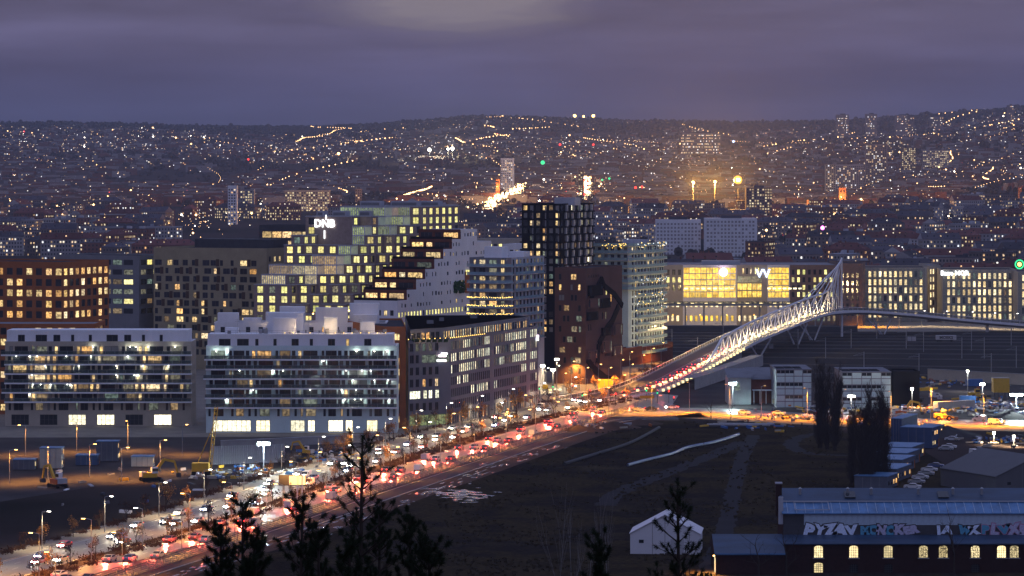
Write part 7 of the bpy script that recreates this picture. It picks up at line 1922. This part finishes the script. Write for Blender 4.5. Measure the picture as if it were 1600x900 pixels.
# everything smaller: one mass of far houses, one of far street lights
hs = MB(); lw = MB(); lt = MB(); rr = random.Random(5)
def dens(x, y):
    n = 1.15 * noise.noise(Vector((x / 420, y / 800, 7))) + .7 * noise.noise(Vector((x / 130, y / 260, 2))) + .12
    px = 800 + F * x / y
    if y > 7600: n -= (y - 7600) / 2600
    if 1100 < px < 1180 and y > 7000: n -= .7
    if px > 1490 and 3300 < y < 5000: n -= .8
    if px < 620 and 5400 < y < 6600: n -= .35
    return n
cnt = 0
for k in range(26000):
    t = rr.random(); y = 4300 * (10400 / 4300) ** t; x = rr.uniform(-.178, .178) * y
    if on_street(x, y, 14, 24) or dens(x, y) < -.36: continue
    g = terrain(x, y); w_, d_, h = rr.uniform(8, 22), rr.uniform(8, 14), rr.uniform(5, 13) if y < 7500 else rr.uniform(4, 8)
    if y < 6200: w_ *= 1.5
    hs.box(x, x + w_, y, y + d_, g - 3, g + h, rr.choice(('city_wall', 'city_wall_pale', 'city_wall_red')), 'dbt'); hs.poly([(x, y, g + h), (x + w_, y, g + h), (x + w_, y + d_, g + h), (x, y + d_, g + h)], rr.choice(('city_roof', 'city_roof_red', 'city_roof_pale', 'city_roof')))
    cnt += 1; b = 1 + (y - 4300) / 6000
    for q in range(rr.choice((0, 1, 2, 3, 4, 6)) if y < 7500 else rr.choice((0, 1, 1, 2))):
        u = x + rr.uniform(0, w_ - 1.8); z = g + rr.uniform(1, h - 1.6); lw.poly([(u, y - .1, z), (u + 1.2 * b, y - .1, z), (u + 1.2 * b, y - .1, z + .9 * b), (u, y - .1, z + .9 * b)], 'far_windows')
tag(hs.build('far_town'), kind='stuff'); tag(lw.build('far_lit_windows'), kind='stuff')
for k in range(4600):
    t = rr.random(); y = 2900 * (9900 / 2900) ** t; x = rr.uniform(-.175, .175) * y; px = 800 + F * x / y
    if dens(x, y) < .1: continue
    g = terrain(x, y); r_ = (.2 + 1.2 * rr.random() ** 8) * (.6 + y / 6500)
    m_ = 'far_bulb' if rr.random() < .72 else ('far_bulb_white' if rr.random() < .92 else 'far_bulb_red')
    z = g + rr.uniform(6, 14)
    lt.ball((x, y, z), r_, m_, 4, 2)
for P, m1, n in ((AV, 'street_glow', 170), (AV2, 'street_glow', 120)):
    for k in range(n):
        t = k / n; y = P[0][1] + (P[-1][1] - P[0][1]) * t
        for (a, b), (c, d) in zip(P, P[1:]):
            if b <= y <= d: x = a + (c - a) * (y - b) / (d - b)
        mm = m1 if P is AV or rr.random() < .5 else rr.choice(('far_bulb_red', 'far_bulb_white', 'tail_lamp')); lt.ball((x + rr.uniform(-7, 7), y, terrain(x, y) + rr.uniform(3, 12)), rr.uniform(.7, 1.9), mm, 5, 3)
# streets drawn by their lamps
for c_ in range(46):
    y0_ = 4300 * (9300 / 4300) ** rr.random(); px0_ = rr.uniform(300, 1650); sl_ = rr.uniform(-1, 1) * 140; dy_ = rr.uniform(150, 900); n_ = rr.randrange(10, 26); b_ = rr.uniform(.5, 1.5)
    for k in range(n_):
        t = k / n_; y = y0_ + dy_ * t; x = (px0_ + sl_ * t + 8 * math.sin(t * 5 + c_) - 800) / F * y; lt.ball((x, y, terrain(x, y) + 9), b_ * .75 * (.5 + y / 9000), 'far_bulb', 4, 2)
# slanting row of street lights on the hills
for (pa, pb, ya, yb) in ((690, 862, 7000, 8600), (1190, 1340, 7000, 8600), (620, 680, 4300, 5200), (1330, 1600, 7600, 8300), (390, 620, 6900, 7800)):
    for k in range(34):
        t = k / 34 + rr.uniform(-.01, .01); y = ya + (yb - ya) * t; x = (pa + (pb - pa) * t - 800) / F * y; lt.ball((x, y, terrain(x, y) + 8), rr.uniform(.8, 1.9), 'far_bulb', 4, 2)
tag(lt.build('far_street_lights'), kind='stuff')
for i, (P, key) in enumerate(((AV, 'av'), (AV2, 'av'))):
    for k in range(7):
        t = (k + .5) / 7; a, b = P[0]; 
        y = P[0][1] + (P[-1][1] - P[0][1]) * t
        for (a, b), (c, d) in zip(P, P[1:]):
            if b <= y <= d: x = a + (c - a) * (y - b) / (d - b)
        r = empty('avenue_lamp', (x, y, terrain(x, y)), 'lamp over the far lit avenue' if i == 0 else 'lamp over the second far avenue', 'street lamp', 'lamps over the far avenues'); mb = MB(); mb.tube((0, 0, 0), (0, 0, 11), .3, 'galvanised'); mb.build('pole', r); mb = MB(); mb.ball((0, 0, 11.6), 1.1, 'street_glow', 8, 5); mb.build('lamp_head', r); obj('lamp_light', lamp_data('avenue', 'POINT', (1, .62, .3), 90000, 1), r, (0, -1.5, 10))
# clumps of trees in the town (crowns only readable as dark masses)
tm = MB(); rr = random.Random(9)
for k in range(4200):
    t = rr.random(); y = 1900 * (9800 / 1900) ** t; x = rr.uniform(-.178, .178) * y; px = 800 + F * x / y
    if y < 4200 and px < 725: continue
    wood = dens(x, y) < -.1
    if not wood and rr.random() < .6: continue
    g = terrain(x, y); s = rr.uniform(3, 6) * (1.6 if y > 6000 else 1)
    for q in range(5): tm.ball((x + rr.gauss(0, s), y + rr.gauss(0, s), g + rr.uniform(1, s * 1.3)), s * rr.uniform(.4, .8), 'crown', 6, 4)
tag(tm.build('far_trees'), kind='stuff')
# wooded ridge behind
tm = MB()
for k in range(9000):
    y = rr.uniform(8600, 11800); x = rr.uniform(-.2, .2) * y; g = terrain(x, y); s = rr.uniform(4, 9); tm.ball((x, y, g + s * .3), s, 'forest', 5, 3, sq=1.1)
tag(tm.build('ridge_forest'), kind='stuff')

# ------------------------------------------------------------------ evening haze
m = bpy.data.materials.new('haze'); m.use_nodes = True; t = m.node_tree; t.nodes.clear()
pv = t.nodes.new('ShaderNodeVolumePrincipled'); pv.inputs['Color'].default_value = (.74, .80, .98, 1); pv.inputs['Density'].default_value = HAZE; pv.inputs['Anisotropy'].default_value = .2
mo = t.nodes.new('ShaderNodeOutputMaterial'); t.links.new(pv.outputs[0], mo.inputs['Volume']); MAT['haze'] = m
if HAZE > 0:
    mb = MB(); mb.box(-5300, 5300, -500, 16300, -8, 420, 'haze'); tag(mb.build('haze'), kind='stuff')
